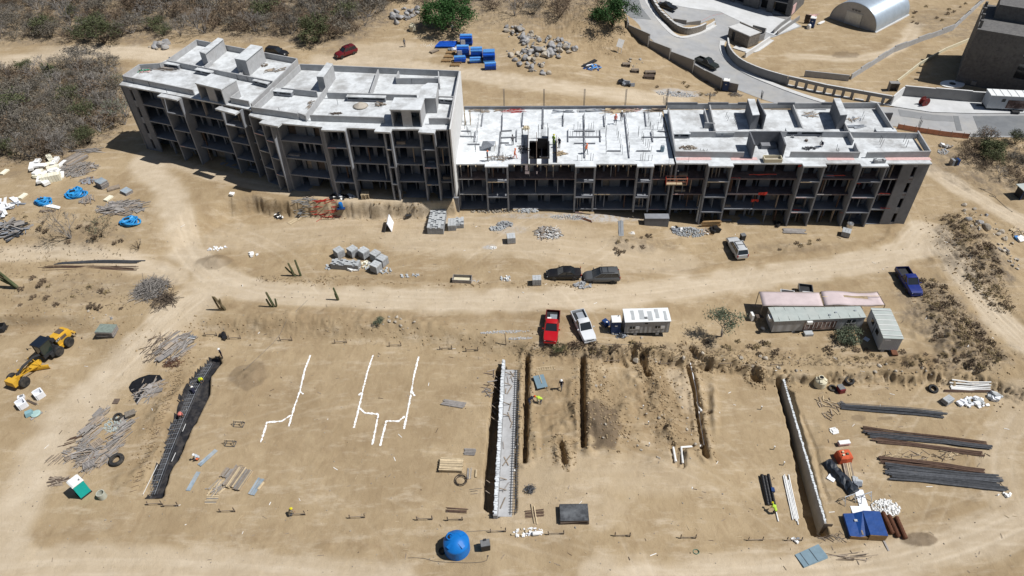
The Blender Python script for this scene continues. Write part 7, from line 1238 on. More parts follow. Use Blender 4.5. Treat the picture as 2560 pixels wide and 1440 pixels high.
# ---- pad: chalk lines, stake frames, timber
for i, (lab, strokes) in enumerate([('leftmost white chalk pipe line drawn on the pad', [[(776, 888), (762, 925), (750, 978), (735, 1020), (722, 1066)], [(750, 978), (758, 986)], [(727, 1038), (705, 1053), (668, 1056), (652, 1106)]]), ('middle white chalk pipe line with a stepped branch', [[(933, 888), (918, 932), (902, 1000), (885, 1070)], [(905, 982), (896, 988)], [(900, 1021), (911, 1032), (946, 1036), (931, 1112)]]), ('rightmost white chalk pipe line drawn on the pad', [[(1047, 892), (1036, 935), (1025, 1000), (1010, 1073)], [(1029, 978), (1037, 990)], [(1012, 1041), (996, 1053), (966, 1053), (950, 1115)]])]):
    t = T('chalk_line', lab, 'chalk line', G(*strokes[0][2])); R = random.Random(i)
    for st in strokes:
        pts = dens([tuple(G(*q)[:2]) for q in st], .12); b = MB(); L_ = []; Rr = []
        for k, p in enumerate(pts):
            a = Vector(pts[max(k - 1, 0)]); c = Vector(pts[min(k + 1, len(pts) - 1)]); tt = (c - a).normalized(); s = Vector((-tt.y, tt.x)); w = R.uniform(.05, .15) * (.3 if R.random() < .06 else 1); o = R.uniform(-.03, .03); pa_ = Vector(p) + s * (w + o); pb_ = Vector(p) - s * (w - o); L_.append((pa_.x - t.location.x, pa_.y - t.location.y, gz(*pa_) + .03 - t.location.z)); Rr.append((pb_.x - t.location.x, pb_.y - t.location.y, gz(*pb_) + .03 - t.location.z))
        n = len(pts); b.add(L_ + Rr, [(k, k + 1, n + k + 1, n + k) for k in range(n - 1)]); b.obj('stroke', M['chalk'], t)
def stakes(px, py, w=1.5, rz=0, group='stake frames round the pads', lab='', m=None):
    t = T('stake_frame', lab, 'stakes', G(px, py), rz); m = m or M['woodd']; R = random.Random(px); 
    for s in (-1, 1): p = Vector((s * w / 2, 0, gz(t.location.x + s * w / 2, t.location.y) - t.location.z)); bar('stake', m, t, p + Vector((0, 0, -.1)), p + Vector((R.uniform(-.06, .06), .02, R.uniform(.6, .8))), .08)
    bar('cross_board', M['wood'], t, (-w / 2 - .1, -.05, .32), (w / 2 + .1, -.05, .34), .035, .12); return t
for x, y, lab in [(528, 840, 'at top left of the pad'), (588, 848, 'right of black bag pile'), (716, 852, 'second from left at the pad head'), (852, 858, 'middle of the pad head'), (988, 866, 'third from left at the pad head'), (1115, 874, 'right part of the pad head'), (1180, 878, 'nearest the trench wall head'), (388, 1262, 'at foot of the lined trench'), (428, 1266, 'right of lined trench foot'), (570, 1280, 'below the timber stacks'), (745, 1288, 'beside the yellow helmet worker'), (893, 1295, 'middle of the pad foot'), (1062, 1300, 'left of big blue tank'), (1138, 1301, 'above the big blue tank'), (1245, 1330, 'at foot of the concrete trench wall'), (1390, 1336, 'right of white rubbish heap'), (1556, 1341, 'below the black panel stack'), (1720, 1346, 'below the white drain pipes'), (1888, 1352, 'left of white sack'), (1985, 1352, 'at white sack near grey panel'), (1395, 882, 'above the wooden ladder'), (1532, 905, 'at crumbling bank left'), (1665, 912, 'at crumbling bank right'), (1812, 912, 'above the right trench'), (1870, 916, 'right of the deep hole'), (1940, 915, 'beside wall with netting')]: stakes(x, y, lab='low wooden stake frame ' + lab)
for x, y, lab in [(598, 1062, 'upper of two small bar trestles on the pad'), (577, 1110, 'lower of two small bar trestles on the pad')]:
    t = T('bar_trestle', lab, 'trestle', G(x, y), -.1)
    for xx in (-.55, .55):
        for yy in (-.35, .35): bar('leg', M['rebar'], t, (xx, yy, 0), (xx * .8, yy * .1, .8), .05)
        bar('brace', M['rebar'], t, (xx, -.35, .03), (xx, .35, .03), .05)
    for yy in (-.35, .35): bar('rail', M['rebar'], t, (-.55, yy, .05), (.55, yy, .05), .05)
    bar('rail', M['woodl'], t, (-.6, 0, .8), (.6, 0, .8), .06)
planks('form_board', 'blue grey form board beside the squatting worker', 'board', (498, 1165), (541, 1125), .5, 1, 2, M['form'], .06, .24, seed=1, ragged=.02); planks('form_board', 'blue grey form board lying alone left of timber stack', 'board', (470, 1228), (497, 1180), .5, 1, 2, M['form'], .06, .24, seed=2, ragged=.02); planks('form_board', 'three blue grey form boards right of the timber stack', 'board', (628, 1238), (654, 1196), .75, 1, 3, M['form'], .06, .23, seed=3, ragged=.04); planks('timber_plank', 'short pale offcuts on the three form boards', 'plank', (645, 1225), (660, 1206), .25, 2, 2, M['woodl'], .06, .1, seed=3)
planks('timber_stack', 'wide stack of pale timber poles on the pad', 'timber', (578, 1222), (612, 1172), 2.2, 3, 13, [M['woodl'], M['wood'], M['bark']], .09, .11, seed=4, ragged=.08); planks('timber_stack', 'leaning pale poles left of the wide stack', 'timber', (558, 1195), (575, 1172), .9, 2, 6, [M['bark'], M['wood']], .09, .11, seed=14); heap('timber_heap', 'crossed short timbers left of the wide stack', 'timber', 540, 1222, .9, .7, .2, 22, .8, 1.3, [M['bark'], M['woodl']], 62, 1.1, .3); planks('timber_stack', 'short pale boards below the crossed timbers', 'timber', (514, 1250), (545, 1250), 1.0, 1, 7, [M['woodl'], M['bark']], .05, .1, seed=6)
planks('timber_stack', 'neat stack of fresh yellow timber by the concrete trench', 'timber', (1100, 1165), (1158, 1168), 1.6, 5, 9, M['woodl'], .1, .16, seed=7, ragged=.03); planks('timber_stack', 'grey boards above the yellow timber stack', 'timber', (1160, 1130), (1190, 1132), .9, 2, 5, [M['woodg'], M['bark']], .06, .13, seed=8); planks('timber_stack', 'grey laths lying by the trench, upper group', 'timber', (1106, 1006), (1162, 1015), .9, 2, 7, [M['woodg'], M['bark']], .05, .11, seed=9); planks('timber_stack', 'pale short battens right of wire coil, left group', 'timber', (1172, 1198), (1174, 1170), .5, 1, 4, [M['woodl'], M['bark']], .06, .1, seed=10); planks('timber_plank', 'single yellow batten right of pale battens', 'plank', (1190, 1196), (1191, 1175), .18, 2, 1, M['woodl'], .08, .16)
t = T('wire_coil', 'loose coil of dark wire on the pad', 'coil', G(1153, 1202)); 
for k in range(6): b = MB(); r = .55 + .05 * (k % 3); b.tube([(math.cos(a) * r + .12 * (k % 2) - .1, math.sin(a) * r + .05 * k - .1, .03 + .025 * k) for a in [2 * math.pi * i / 24 for i in range(25)]], .022, 5, cap=False); b.obj('loop', M['copper'], t)
rods('steel_props', 'purple grey steel props lying above the blue tank', (1114, 1275), (1170, 1278), 6, .035, M['rebarb'], .6, 7, 'props', sag=.1, rag=.04, seg=2); rods('steel_props', 'reddish steel props crossed by pale boards', (1312, 1286), (1362, 1282), 9, .035, M['rebarb'], .9, 8, 'props', sag=.1, rag=.04, seg=2); planks('timber_plank', 'two pale boards laid across the reddish props', 'plank', (1340, 1312), (1331, 1262), .5, 1, 2, M['woodl'], .1, .1, seed=4)
scatter_boxes('rubbish_heap', 'heap of white rubbish and cups below reddish props', 'rubbish', 1318, 1332, 1.7, .5, 50, .1, .35, [M['foamw'], M['woodl'], M['paper']], 64, .2); t = T('plastic_drum', 'small white drum lying in rubbish heap', 'drum', G(1340, 1336), .1); b = MB(); b.lathe([(.2, -.35), (.22, -.3), (.22, .3), (.2, .35)], 14, (0, 0, .22), axis='X'); b.obj('drum', M['white'], t, smooth=True); part('cap', M['white'], t, (.38, 0, .22), (.05, .2, .2))
tank('big bright blue water tank at the pad foot', 1143, 1372, 1.3, 2.0, M['blue'], 0, (-.45, .2)); tank('cream water tank on the bank of the pipe yard', 2048, 962, .75, 1.25, M['cream'], .4, (0, .1)); tank('cream water tank beside the rock heap at top', 1032, 76, .75, 1.35, M['cream'], 0, (0, .2))
t = T('hopper_bin', 'black plastic bin standing right of blue tank', 'bin', G(1214, 1370), .15); b = MB(); b.box((0, 0, .5), (.85, .7, 1.0), 0, 0, 1.12); b.obj('bin', M['dark'], t); part('lid', M['grey'], t, (0, 0, 1.03), (.9, .7, .06)); part('rim', M['dark'], t, (0, .3, 1.1), (.3, .2, .1))
# ---- concrete trench wall and its footing
zg = gz(G(1300, 1100).x, G(1300, 1100).y); w0, w1 = P(1259, 900, zg + .55), P(1238, 1288, zg + .55); d = w1 - w0; c = (w0 + w1) / 2; t = T('trench_wall', 'rough topped concrete wall standing in the middle trench', 'wall', (c.x, c.y, zg - 2.1), math.atan2(d.y, d.x)); Lw = d.length
part('stem', M['blockl'], t, (0, 0, 1.3), (Lw, .42, 2.6)); R_ = random.Random(9); k = 0; x = -Lw / 2 + .1
while x < Lw / 2 - .1: l = R_.uniform(.12, .3); part('rough_top', M['wet'], t, (x, R_.uniform(-.05, .05), 2.64), (l, R_.uniform(.28, .46), R_.uniform(.08, .2)), R_.uniform(-.3, .3)); x += l * 1.1
part('footing', M['blockl'], t, (.3, .95, 1.72), (Lw - 1.2, 1.42, .3))
for k in range(60): x = -Lw / 2 + 1.0 + k * (Lw - 1.4) / 60; bar('footing_bar', M['rebar'], t, (x, 1.3, 1.92), (x, 2.25, 1.95 + .03 * (k % 3)), .04)
for y in (1.5, 1.75, 2.0): bar('footing_bar', M['rebar'], t, (-Lw / 2 + 1, y, 1.96), (Lw / 2 - .5, y, 1.96), .04)
for f in (-.42, -.34, -.2, -.12, .28, .34): x = f * Lw; bar('prop', M['wood'], t, (x, 1.0, 1.9), (x + .15, .24, 2.5), .08); bar('prop', M['wood'], t, (x + .5, -.25, 1.3), (x + .3, -1.2, 2.2), .07)
for k in range(14): bar('board', R_.choice([M['woodg'], M['wood']]), t, (x0 := R_.uniform(-.46, .4) * Lw, R_.uniform(.4, 1.4), 1.93), (x0 + R_.uniform(.6, 1.4), R_.uniform(.4, 1.4), 1.95), .1, .05)
heap('timber_heap', 'shoring boards across the left edge of middle trench', 'timber', 1232, 965, .9, 2.6, .2, 26, .6, 1.5, [M['woodg'], M['wood'], M['woodd']], 66, .1, .6); rods('rebar_row', 'row of bars sticking out left of middle trench', (1175, 1230), (1210, 1236), 3, .02, M['rebar'], .8, 11, sag=.05, seg=2)
scatter_boxes('rubbish_heap', 'white bags beside the trench wall footing', 'bags', 1278, 1100, .5, 4.5, 12, .2, .45, [M['foamw'], M['paper']], 67, .1)
# right trench wall
zg2 = gz(G(1900, 1120).x, G(1900, 1120).y); w0, w1 = P(1958, 946, zg2 + .25), P(2064, 1308, zg2 + .25); d = w1 - w0; c = (w0 + w1) / 2; t = T('trench_wall', 'grey block wall with white rough top in the right trench', 'wall', (c.x, c.y, zg2 - 2.3), math.atan2(d.y, d.x)); Lw = d.length; part('stem', M['blockl'], t, (0, 0, 1.25), (Lw, .22, 2.55)); x = -Lw / 2 + .1
while x < Lw / 2 - .1: l = R_.uniform(.14, .3); part('rough_top', M['wet'], t, (x, R_.uniform(-.03, .03), 2.57), (l, R_.uniform(.16, .28), R_.uniform(.06, .14)), R_.uniform(-.3, .3)); x += l * 1.1
for k in range(7): x = -Lw / 2 + .3 + .3 * k; bar('starter_bar', M['rebarb'], t, (x, .15, 2.4), (x, .2, 3.2), .035)
part('end_form', M['wood'], t, (Lw / 2 + .06, .3, 1.6), (.06, .9, 1.9))
# ---- right hand pad
t = T('ladder', 'wooden ladder lying beside the long trench', 'ladder', G(1364, 922), ang((1340, 924), (1388, 920)))
for y in (-.25, .25): part('rail', M['woodl'], t, (0, y, .05), (2.4, .07, .08))
for k in range(8): part('rung', M['woodl'], t, (-1.0 + .29 * k, 0, .07), (.05, .5, .04))
t = T('steel_plate', 'blue grey steel plate on short legs below ladder', 'plate', G(1352, 962), ang((1336, 968), (1366, 972)) + .35); part('plate', M['bluegrey'], t, (0, .2, .4), (1.3, 2.0, .04)); part('pole', M['woodl'], t, (.1, .8, .46), (.06, 2.0, .05)); [part('leg', M['woodd'], t, (x, y, .19), (.08, .08, .4)) for x in (-.55, .55) for y in (-.7, 1.1)]
for i, (x, y, lab) in enumerate([(1607, 1022, 'white standpipe on the mound between trenches, upper'), (1622, 1116, 'white standpipe between trenches, lower'), (1902, 1024, 'white standpipe on right pad, upper one'), (1934, 1124, 'white standpipe on right pad, middle one'), (1958, 1163, 'white standpipe on right pad, lowest one'), (1620, 1062, 'thin broken standpipe between trenches')]): t = T('standpipe', lab, 'pipe', G(x, y)); part('pipe', M['steel'] if i > 1 else M['white'], t, (0, 0, .28), (.09, .09, .6)); part('cap', M['white'], t, (0, 0, .6), (.13, .13, .1))
def pipe_run(label, pix, r, m, up=.1):
    t = T('drain_pipe', label, 'pipe', G(*pix[0])); b = MB(); b.tube([rel(t, G(x, y, up)) for x, y in pix], r, 8); b.obj('pipe', m, t, smooth=True); b = MB(); p = rel(t, G(*pix[-1], up)); b.tube([p - Vector((0, .12, 0)), p + Vector((0, .12, 0))], r * 1.25, 8); b.obj('socket', m, t, smooth=True); return t
pipe_run('white angled drain pipe laid in a shallow trench', [(1706, 1162), (1702, 1122), (1752, 1118)], .13, M['white'], .3); pipe_run('short white drain pipe left of angled one', [(1682, 1122), (1688, 1156)], .13, M['white'], .3); pipe_run('thin white pipe with fittings in the long right trench', [(1740, 1015), (1744, 1026), (1750, 1036)], .12, M['white'], .75); pipe_run('grey pipe along left side of the right trench', [(1724, 915), (1738, 980), (1747, 1050), (1758, 1118)], .06, M['paper'], .6)
t = T('corrugated_pipe', 'three black corrugated pipes bundled near white pipes', 'pipe', G(1918, 1228), ang((1908, 1190), (1926, 1272)))
for k, (y, r, l) in enumerate([(-.3, .22, 3.7), (.02, .22, 3.5), (.42, .17, 4.0)]): b = MB(); n = 40; b.tube([(-l / 2 + l * i / n, y, r + .02) for i in range(n + 1)], [r * (1 if i % 2 else .9) for i in range(n + 1)], 12); b.obj('pipe', M['black'], t)
part('blue_band', M['bluek'], t, (.0, .52, .3), (.5, .35, .3)); rods('pvc_pipes', 'white plastic pipes bundled on the right pad', (1964, 1188), (1990, 1306), 5, .075, M['white'], .75, 12, 'pipes', sag=.03, rag=.1, pname='pipe', seg=3); rods('pvc_pipes', 'single white pipe below the worker with corrugated pipes', (1940, 1282), (1946, 1306), 1, .08, M['white'], .1, 13, 'pipes', sag=0, seg=2)
panels('tilted blue grey door panel on the bottom road edge', 2028, 1392, ang((1992, 1400), (2060, 1372)), 2, 2.9, 1.4, M['bluegrey'], M['bluegrey'], .09, 'door_panel'); o = bpy.data.objects['door_panel']; [part('seam', M['rebar'], o, (x, 0, .26), (.03, 1.4, .02)) for x in (-.9, .2)]
scatter_boxes('bag_heap', 'white sack beside a stake frame near the grey panel', 'bag', 1988, 1350, .3, .2, 4, .35, .6, [M['foamw'], M['tarpg']], 68, .15); t = T('wire_coil', 'small green wire coil on the bottom road', 'coil', G(1740, 1380)); b = MB(); b.tube([(math.cos(a) * .3, math.sin(a) * .25, .04 + .02 * a / 6) for a in [i * .5 for i in range(40)]], .025, 5); b.obj('coil', mat('green_wire', (.05, .2, .15), .6, .1, 2), t); part('tie', M['dark'], t, (.3, 0, .05), (.08, .04, .08))
# ---- pipe yard at the right
rods('rebar_bundle', 'upper pair of long dark rebar bundles in pipe yard', (2098, 1016), (2370, 1040), 4, .075, M['rebar'], .75, 21, n=5, rag=.03); rods('rebar_bundle', 'second group of rebar, black above and rusty below', (2152, 1082), (2480, 1118), 5, .085, [M['rebar'], M['rebar'], M['rebar'], M['rebarb'], M['rebarb']], 1.1, 22, n=6, rag=.03); rods('rebar_bundle', 'rusty rebar bundle below the second group', (2176, 1100), (2460, 1136), 3, .075, M['rebarb'], .5, 23, n=5, rag=.03); rods('rebar_bundle', 'brown rebar bundle above the large dark group', (2188, 1148), (2465, 1180), 3, .085, M['rebarb'], .6, 24, n=6, rag=.02); rods('rebar_bundle', 'large group of dark rebar bundles at yard foot', (2210, 1180), (2515, 1212), 8, .09, M['rebar'], 1.9, 25, n=6, rag=.035); heap('timber_heap', 'scattered sticks between rebar groups', 'timber', 2330, 1140, 6.5, .6, .08, 60, .3, 1.3, [M['wood'], M['woodl'], M['woodd']], 69, .2, .6, w=(.03, .07))
rods('pvc_pipes', 'bundle of white pipes at top of pipe yard', (2370, 966), (2478, 968), 6, .09, M['white'], .95, 26, 'pipes', sag=.02, rag=.03, pname='pipe', seg=2); rods('steel_pipe', 'rusty pipe below the white pipe bundle', (2352, 978), (2482, 978), 2, .07, M['rebarb'], .25, 27, 'pipes', sag=.02, seg=2)
blocks('white wrapped pallet of tiles below the pipe bundle, left', 2366, 1006, .5, 3, 4, 3, 'tile_pallet', cat='pallet'); scatter_boxes('tile_heap', 'row of white boxes and blocks below the pipe bundle', 'boxes', 2435, 1008, 2.0, .7, 34, .3, .7, [M['cmu_top'], M['paper'], M['foamw']], 70, .35); scatter_boxes('tile_heap', 'white boxes at right end of pipe bundle', 'boxes', 2489, 996, .7, .6, 10, .5, .9, [M['paper'], M['cmu_top']], 71, .3)
t = T('tool_box', 'dark red tool box beside the cream tank', 'box', G(2100, 978), .2); part('box', mat('dark_red', (.16, .02, .025), .6, .2, 2), t, (0, 0, .35), (.7, .9, .7)); part('lid', M['grey'], t, (0, .1, .73), (.72, .8, .06)); heap('timber_heap', 'loose sticks and offcuts below the cream tank', 'timber', 2065, 1020, 1.6, 1.6, .1, 26, .4, 1.5, [M['wood'], M['woodd'], M['woodl']], 72, -1.0, .5, w=(.04, .1)); t = T('valve_plate', 'white square plate with a hole on yard ground', 'plate', G(2085, 1078), .2); crate(t, M['white'], (0, 0, .06), (.75, .65, .12), th=.22); part('handle', M['grey'], t, (.2, .3, .13), (.2, .05, .05)); planks('timber_stack', 'pale sticks under the upper rebar bundles', 'timber', (2098, 1005), (2112, 1018), .9, 1, 6, M['bark'], .06, .06, seed=3)
t = T('generator_cover', 'red cloth covered machine at head of the gear row', 'machine', G(2106, 1148), .1); b = MB(); secs = [[(x * s + .04 * math.sin(5 * z + x * 3), y * s * .9, z) for x, y in ((-.75, -.7), (0, -.78), (.75, -.7), (.8, 0), (.75, .7), (0, .75), (-.75, .7), (-.8, 0))] for z, s in ((.05, 1.0), (.5, .98), (.95, .92), (1.1, .7))]; b.loft(secs); b.obj('cover', M['redp'], t); [part('jar', m_, t, (x, y, 1.16), (.22, .22, .2)) for x, y, m_ in ((-.2, .2, M['woodl']), (.2, -.1, M['leafs']), (-.3, -.2, M['cream']))]; panels('white board stack behind red covered machine', 2108, 1112, .1, 5, 1.3, .5, M['netr'], M['white'], .1)
planks('timber_stack', 'long boards running below the red covered machine', 'timber', (2114, 1150), (2128, 1214), 1.0, 2, 5, [M['wood'], M['woodl']], .09, .15, seed=8); t = T('black_tarp', 'crumpled black tarpaulin over the gear row', 'tarp', G(2100, 1195), -1.2); b = MB(); R_ = random.Random(6); n = 12; secs = [[(-2.1 + 4.2 * i / n, .62 * math.cos(a) * (1 + .3 * R_.random()), .05 + .65 * max(0, math.sin(a)) * (.6 + .7 * R_.random())) for a in [math.pi * k / 6 for k in range(7)]] for i in range(n + 1)]; b.loft(secs); b.obj('sheet', mat('dark_blue_tarp', (.02, .026, .036), .5, .3, 2, bump=.5, bscale=4), t)
planks('paper_sheet', 'white board lying left of the black tarpaulin', 'board', (2070, 1190), (2088, 1200), .95, 1, 1, M['paper'], .05, .95, ragged=0); scatter_boxes('sack_pile', 'grey cement sacks beside the long boards', 'sacks', 2138, 1208, .5, .5, 9, .5, .8, [M['tarpg'], M['cmu_top']], 73, .3); planks('white_slab', 'long white panel standing in the gear row', 'panel', (2146, 1225), (2160, 1268), 1.0, 1, 1, M['paper'], .08, 1.0, ragged=0, pname='panel'); planks('white_slab', 'square white panel above blue tarpaulin crate', 'panel', (2128, 1274), (2176, 1276), .9, 1, 1, M['paper'], .1, .9, ragged=0, pname='panel')
for x, y, lab in [(2118, 1252, 'left steel trestle in the gear row'), (2158, 1248, 'right steel trestle over white panel')]:
    t = T('steel_trestle', lab, 'trestle', G(x, y), .3); bar('rail', M['steel'], t, (-.7, 0, 1.1), (.7, 0, 1.1), .07)
    for xx in (-.6, .6):
        for yy in (-.5, .5): bar('leg', M['steel'], t, (xx * 1.1, yy, 0), (xx, 0, 1.1), .06)
        bar('brace', M['steel'], t, (xx * 1.05, -.25, .5), (xx * 1.05, .25, .5), .04)
c = G(2160, 1322); t = T('tarp_crate', 'blue tarpaulin covered crates at foot of the gear row', 'crate', c, ang((2125, 1332), (2200, 1336)))
part('crate', M['brown'], t, (.85, .1, .5), (1.7, 2.7, .95)); part('crate', M['brown'], t, (-.95, .0, .3), (1.7, 2.5, .5)); b = MB(); b.prism([(-.02, -1.2), (1.72, -1.25), (1.72, 1.5), (-.02, 1.5)], .985, 1.03); b.obj('tarp', M['tarpb'], t); b = MB(); b.add([(-1.9, -1.2, .58), (-1.9, 1.3, .60), (-.9, 1.35, .66), (-.03, 1.45, 1.02), (-.03, -1.2, 1.0), (-.35, -1.15, .6), (-.9, -1.25, .57), (-1.93, -1.2, .3), (-1.93, 1.3, .3)], [(0, 6, 2, 1), (6, 5, 3, 2), (5, 4, 3), (0, 1, 8, 7)]); b.obj('tarp', M['tarpb'], t); part('stone', M['cmu_top'], t, (-.9, .5, .68), (.3, .25, .15)); part('lath', M['wood'], t, (-.6, -.5, .66), (.15, 1.1, .05))
for k, (x, y) in enumerate([(2190, 1290), (2207, 1288), (2222, 1296), (2240, 1300)]): t = T('mesh_roll', ('leftmost', 'second', 'third', 'rightmost')[k] + ' roll of rusty wire mesh by blue tarpaulin crates', 'mesh roll', G(x + 10, y + 22), ang((x, y), (x + 22, y + 48))); b = MB(); n = 16; b.tube([(-1.2 + 2.4 * i / n, 0, .26) for i in range(n + 1)], [.25 * (1 if i % 2 else .88) for i in range(n + 1)], 10); b.obj('mesh', M['rust'], t); part('core', M['rust'], t, (0, 0, .26), (2.5, .2, .2))
rubble('heap of white tile shards beside the mesh rolls', 2215, 1270, 1.5, 1.0, .12, 300, .1, .26, M['foamw'], 28, 'tile_heap'); scatter_boxes('rubbish_heap', 'white plastic at right end of the large rebar group', 'rubbish', 2508, 1238, .9, .2, 10, .2, .5, [M['foamw']], 74, .05); heap('timber_heap', 'rods and sticks lying below the gear row', 'rods', 2130, 1392, 2.2, .4, .06, 12, 1.5, 3.0, [M['woodd'], M['wood']], 75, 0, .1, w=(.04, .07)); heap('branch_heap', 'brush cuttings at foot of right trench wall', 'branches', 2085, 1345, 1.6, .5, .2, 40, .4, 1.2, [M['woodd'], M['wood']], 76, 0, .6, w=(.02, .05)); planks('timber_plank', 'grey board leaning below mesh rolls', 'plank', (2206, 1345), (2222, 1378), .2, 1, 1, M['woodg'], .06, .2)
scatter_boxes('bag_heap', 'black rubbish bags at head of the pad', 'bags', 561, 842, .5, .5, 6, .5, .8, [M['bag']], 77, .3, flat=.6); scatter_boxes('bag_heap', 'black rubbish bags dumped behind the middle block', 'bags', 1566, 210, 1.5, 1.0, 14, .5, .9, [M['bag'], M['bag'], M['tarpg']], 78, .4, flat=.7); scatter_boxes('bag_heap', 'black bags beside the rubble pile of right block', 'bags', 1785, 578, .8, .6, 9, .5, .8, [M['bag']], 79, .4, flat=.7); scatter_boxes('bag_heap', 'white and black sacks at left side of rubble pile', 'bags', 1690, 578, .8, .6, 12, .4, .7, [M['foamw'], M['bag'], M['tarpg']], 80, .4, flat=.7)
t = T('litter_bin', 'black litter bin behind the silver sport utility car', 'bin', G(1855, 600), .2); b = MB(); b.box((0, 0, .5), (.6, .6, 1.0), 0, 0, 1.15); b.obj('bin', M['dark'], t); part('lid', M['grey'], t, (0, 0, 1.04), (.7, .7, .08))
t = T('drum', 'shiny metal drum under the right block balcony', 'drum', G(2122, 570)); b = MB(); b.lathe([(.5, 0), (.5, .9), (.45, .95), (.01, .95)], 18); b.obj('drum', M['chrome'], t, smooth=True); part('lid', M['steel'], t, (0, 0, .97), (.3, .3, .05))
t = T('bottle_bin', 'tipped blue water cooler bin left of blue toilet', 'bin', G(1514, 812), .6); b = MB(); b.box((0, 0, .35), (.7, .9, .6), 0, 0, .9); b.obj('bin', M['bluek'], t); part('lid', M['bluek'], t, (0, .05, .67), (.66, .8, .06)); part('sticker', M['white'], t, (0, -.2, .705), (.2, .2, .01)); heap('debris_heap', 'dark clutter between blue toilet and small white cabin', 'clutter', 1550, 838, .5, .7, .5, 16, .4, 1.0, [M['rebar'], M['tarpg'], M['dark']], 81, w=(.1, .4))
# ---- cabins
def cabin(label, fl, fr, D, h, wall_m, roof_m, name='site_cabin', lift=.45, over=.08, ribs=0):
    p, q = G(*fl), G(*fr); d = q - p; d.z = 0; L_ = d.length; t = T(name, label, 'cabin', p, math.atan2(d.y, d.x)); part('chassis', M['dark'], t, (L_ / 2, D / 2, lift - .08), (L_ - .1, D - .2, .16))
    for s in (.25, .75):
        for y in (.15, D - .15): part('support', M['cmu'], t, (L_ * s, y, lift / 2 - .1), (.4, .3, lift))
    for c_, s_ in (((L_ / 2, .05, lift + h / 2), (L_, .1, h)), ((L_ / 2, D - .05, lift + h / 2), (L_, .1, h)), ((.05, D / 2, lift + h / 2), (.1, D - .2, h)), ((L_ - .05, D / 2, lift + h / 2), (.1, D - .2, h))): part('wall', wall_m, t, c_, s_)
    b = MB(); b.loft([[(x, -over, h + lift), (x, D / 2, h + lift + .06), (x, D + over, h + lift), (x, D + over, h + lift + .06), (x, D / 2, h + lift + .14), (x, -over, h + lift + .06)] for x in (-over, L_ + over)]); b.obj('roof', roof_m, t)
    for k in range(ribs): part('roof_rib', M['white'], t, (L_ * (k + .5) / ribs, D / 2, h + lift + .13), (.07, D + .1, .05))
    return t, L_
def window(t, c, s, fr=True):
    w = part('window', M['glass'], t, c, s); part('frame', M['white'], w, (0, 0, -.52), (1.1, 1.3, .08)); part('frame', M['white'], w, (0, 0, 0), (.06, 1.4, 1.0)); return w
t, L_ = cabin('small grey siding cabin with patched white roof beside pickups', (1560, 838), (1669, 843), 2.3, 2.0, M['trail'], M['roofw'], lift=.35); h_ = 1.3
for x in (.95, L_ - 1.5): window(t, (x, -.01, h_), (.6, .04, .5)); part('blind', M['white'], t, (x + .65, -.01, h_), (.5, .03, .5))
part('vent', M['dark'], t, (L_ * .47, -.01, 2.05), (.4, .04, .2))
for x0, x1 in ((.15, .22), (.33, .44), (.52, .62), (.69, .77), (.88, .94)): part('roof_patch', mat('grey_roof_patch', (.40, .42, .43), .7, .1, 1), t, (L_ * (x0 + x1) / 2, 1.1 + .2 * math.sin(x0 * 20), 2.44), (L_ * (x1 - x0), 1.6, .1))
part('hatch', M['grey'], t, (L_ * .47, .55, 2.5), (.35, .3, .12)); t2 = T('plastic_drum', 'black drum behind the small white roofed cabin', 'drum', G(1651, 800)); b = MB(); b.lathe([(.35, 0), (.37, .1), (.37, .9), (.33, .95), (.30, .95), (.30, .6)], 16); b.obj('drum', M['black'], t2, smooth=True); part('band', M['dark'], t2, (0, 0, .5), (.6, .6, .04))
t, L_ = cabin('long grey site cabin with sage roof and brown mural panel', (1927, 834), (2150, 824), 2.5, 1.95, M['trail'], M['roofg'], lift=.3); part('mural', M['mural'], t, (L_ * .52, -.015, 1.1), (L_ * .36, .05, 1.4), label='brown patterned mural panel on the long cabin'); window(t, (L_ * .86, -.012, 1.6), (1.1, .05, .6)); part('air_conditioner', M['white'], t, (L_ * .385, -.2, 1.95), (.7, .35, .4)); part('air_conditioner', M['white'], t, (-.2, 1.1, 1.8), (.35, .8, .5)); part('air_conditioner', M['white'], t, (L_ + .15, 2.0, 1.8), (.3, .8, .5)); part('step', M['cmu_top'], t, (L_ * .4, -.5, .2), (1.1, .7, .4))
for k in range(8): part('seam', M['white'], t, (L_ * .36 + k * L_ * .045, -.05, 1.2), (.06, .02, 1.0))
for k in range(9): part('roof_seam', M['roofg'], t, (L_ * (k + .5) / 9, 1.25, 2.35), (.05, 2.4, .05))
for x, y in ((.62, .7), (.70, 1.2), (.92, 1.4)): part('roof_vent', M['steel'], t, (L_ * x, y * .8, 2.42), (.25, .2, .16))
t, L_ = cabin('white site cabin with ribbed roof beside the dense bush', (2193, 880), (2240, 882), 5.3, 2.1, M['trailw'], M['roofg'], ribs=0)
for k in range(6): part('roof_rib', M['white'], t, (L_ / 2, .4 + .9 * k, 2.7), (L_ + .1, .08, .05))
for y, s in ((1.9, .8), (3.7, .8)): w = part('window', M['glass'], t, (-.01, y, 1.7), (.05, s, .7)); part('frame', M['white'], w, (0, 0, -.55), (1.4, 1.1, .1)); 
part('seam', M['dark'], t, (-.012, 2.8, 1.5), (.04, .06, 2.0)); part('sign', M['paper'], t, (.6, -.01, 2.25), (.7, .03, .2)); part('hitch', M['rust'], t, (L_ * .8, -.4, .4), (.7, .8, .2)); planks('white_slab', 'white board leaning between cabins', 'board', (2160, 845), (2172, 852), .7, 1, 1, M['paper'], .06, .7, ragged=0)
zc = gz(G(1980, 780).x, G(1980, 780).y); 
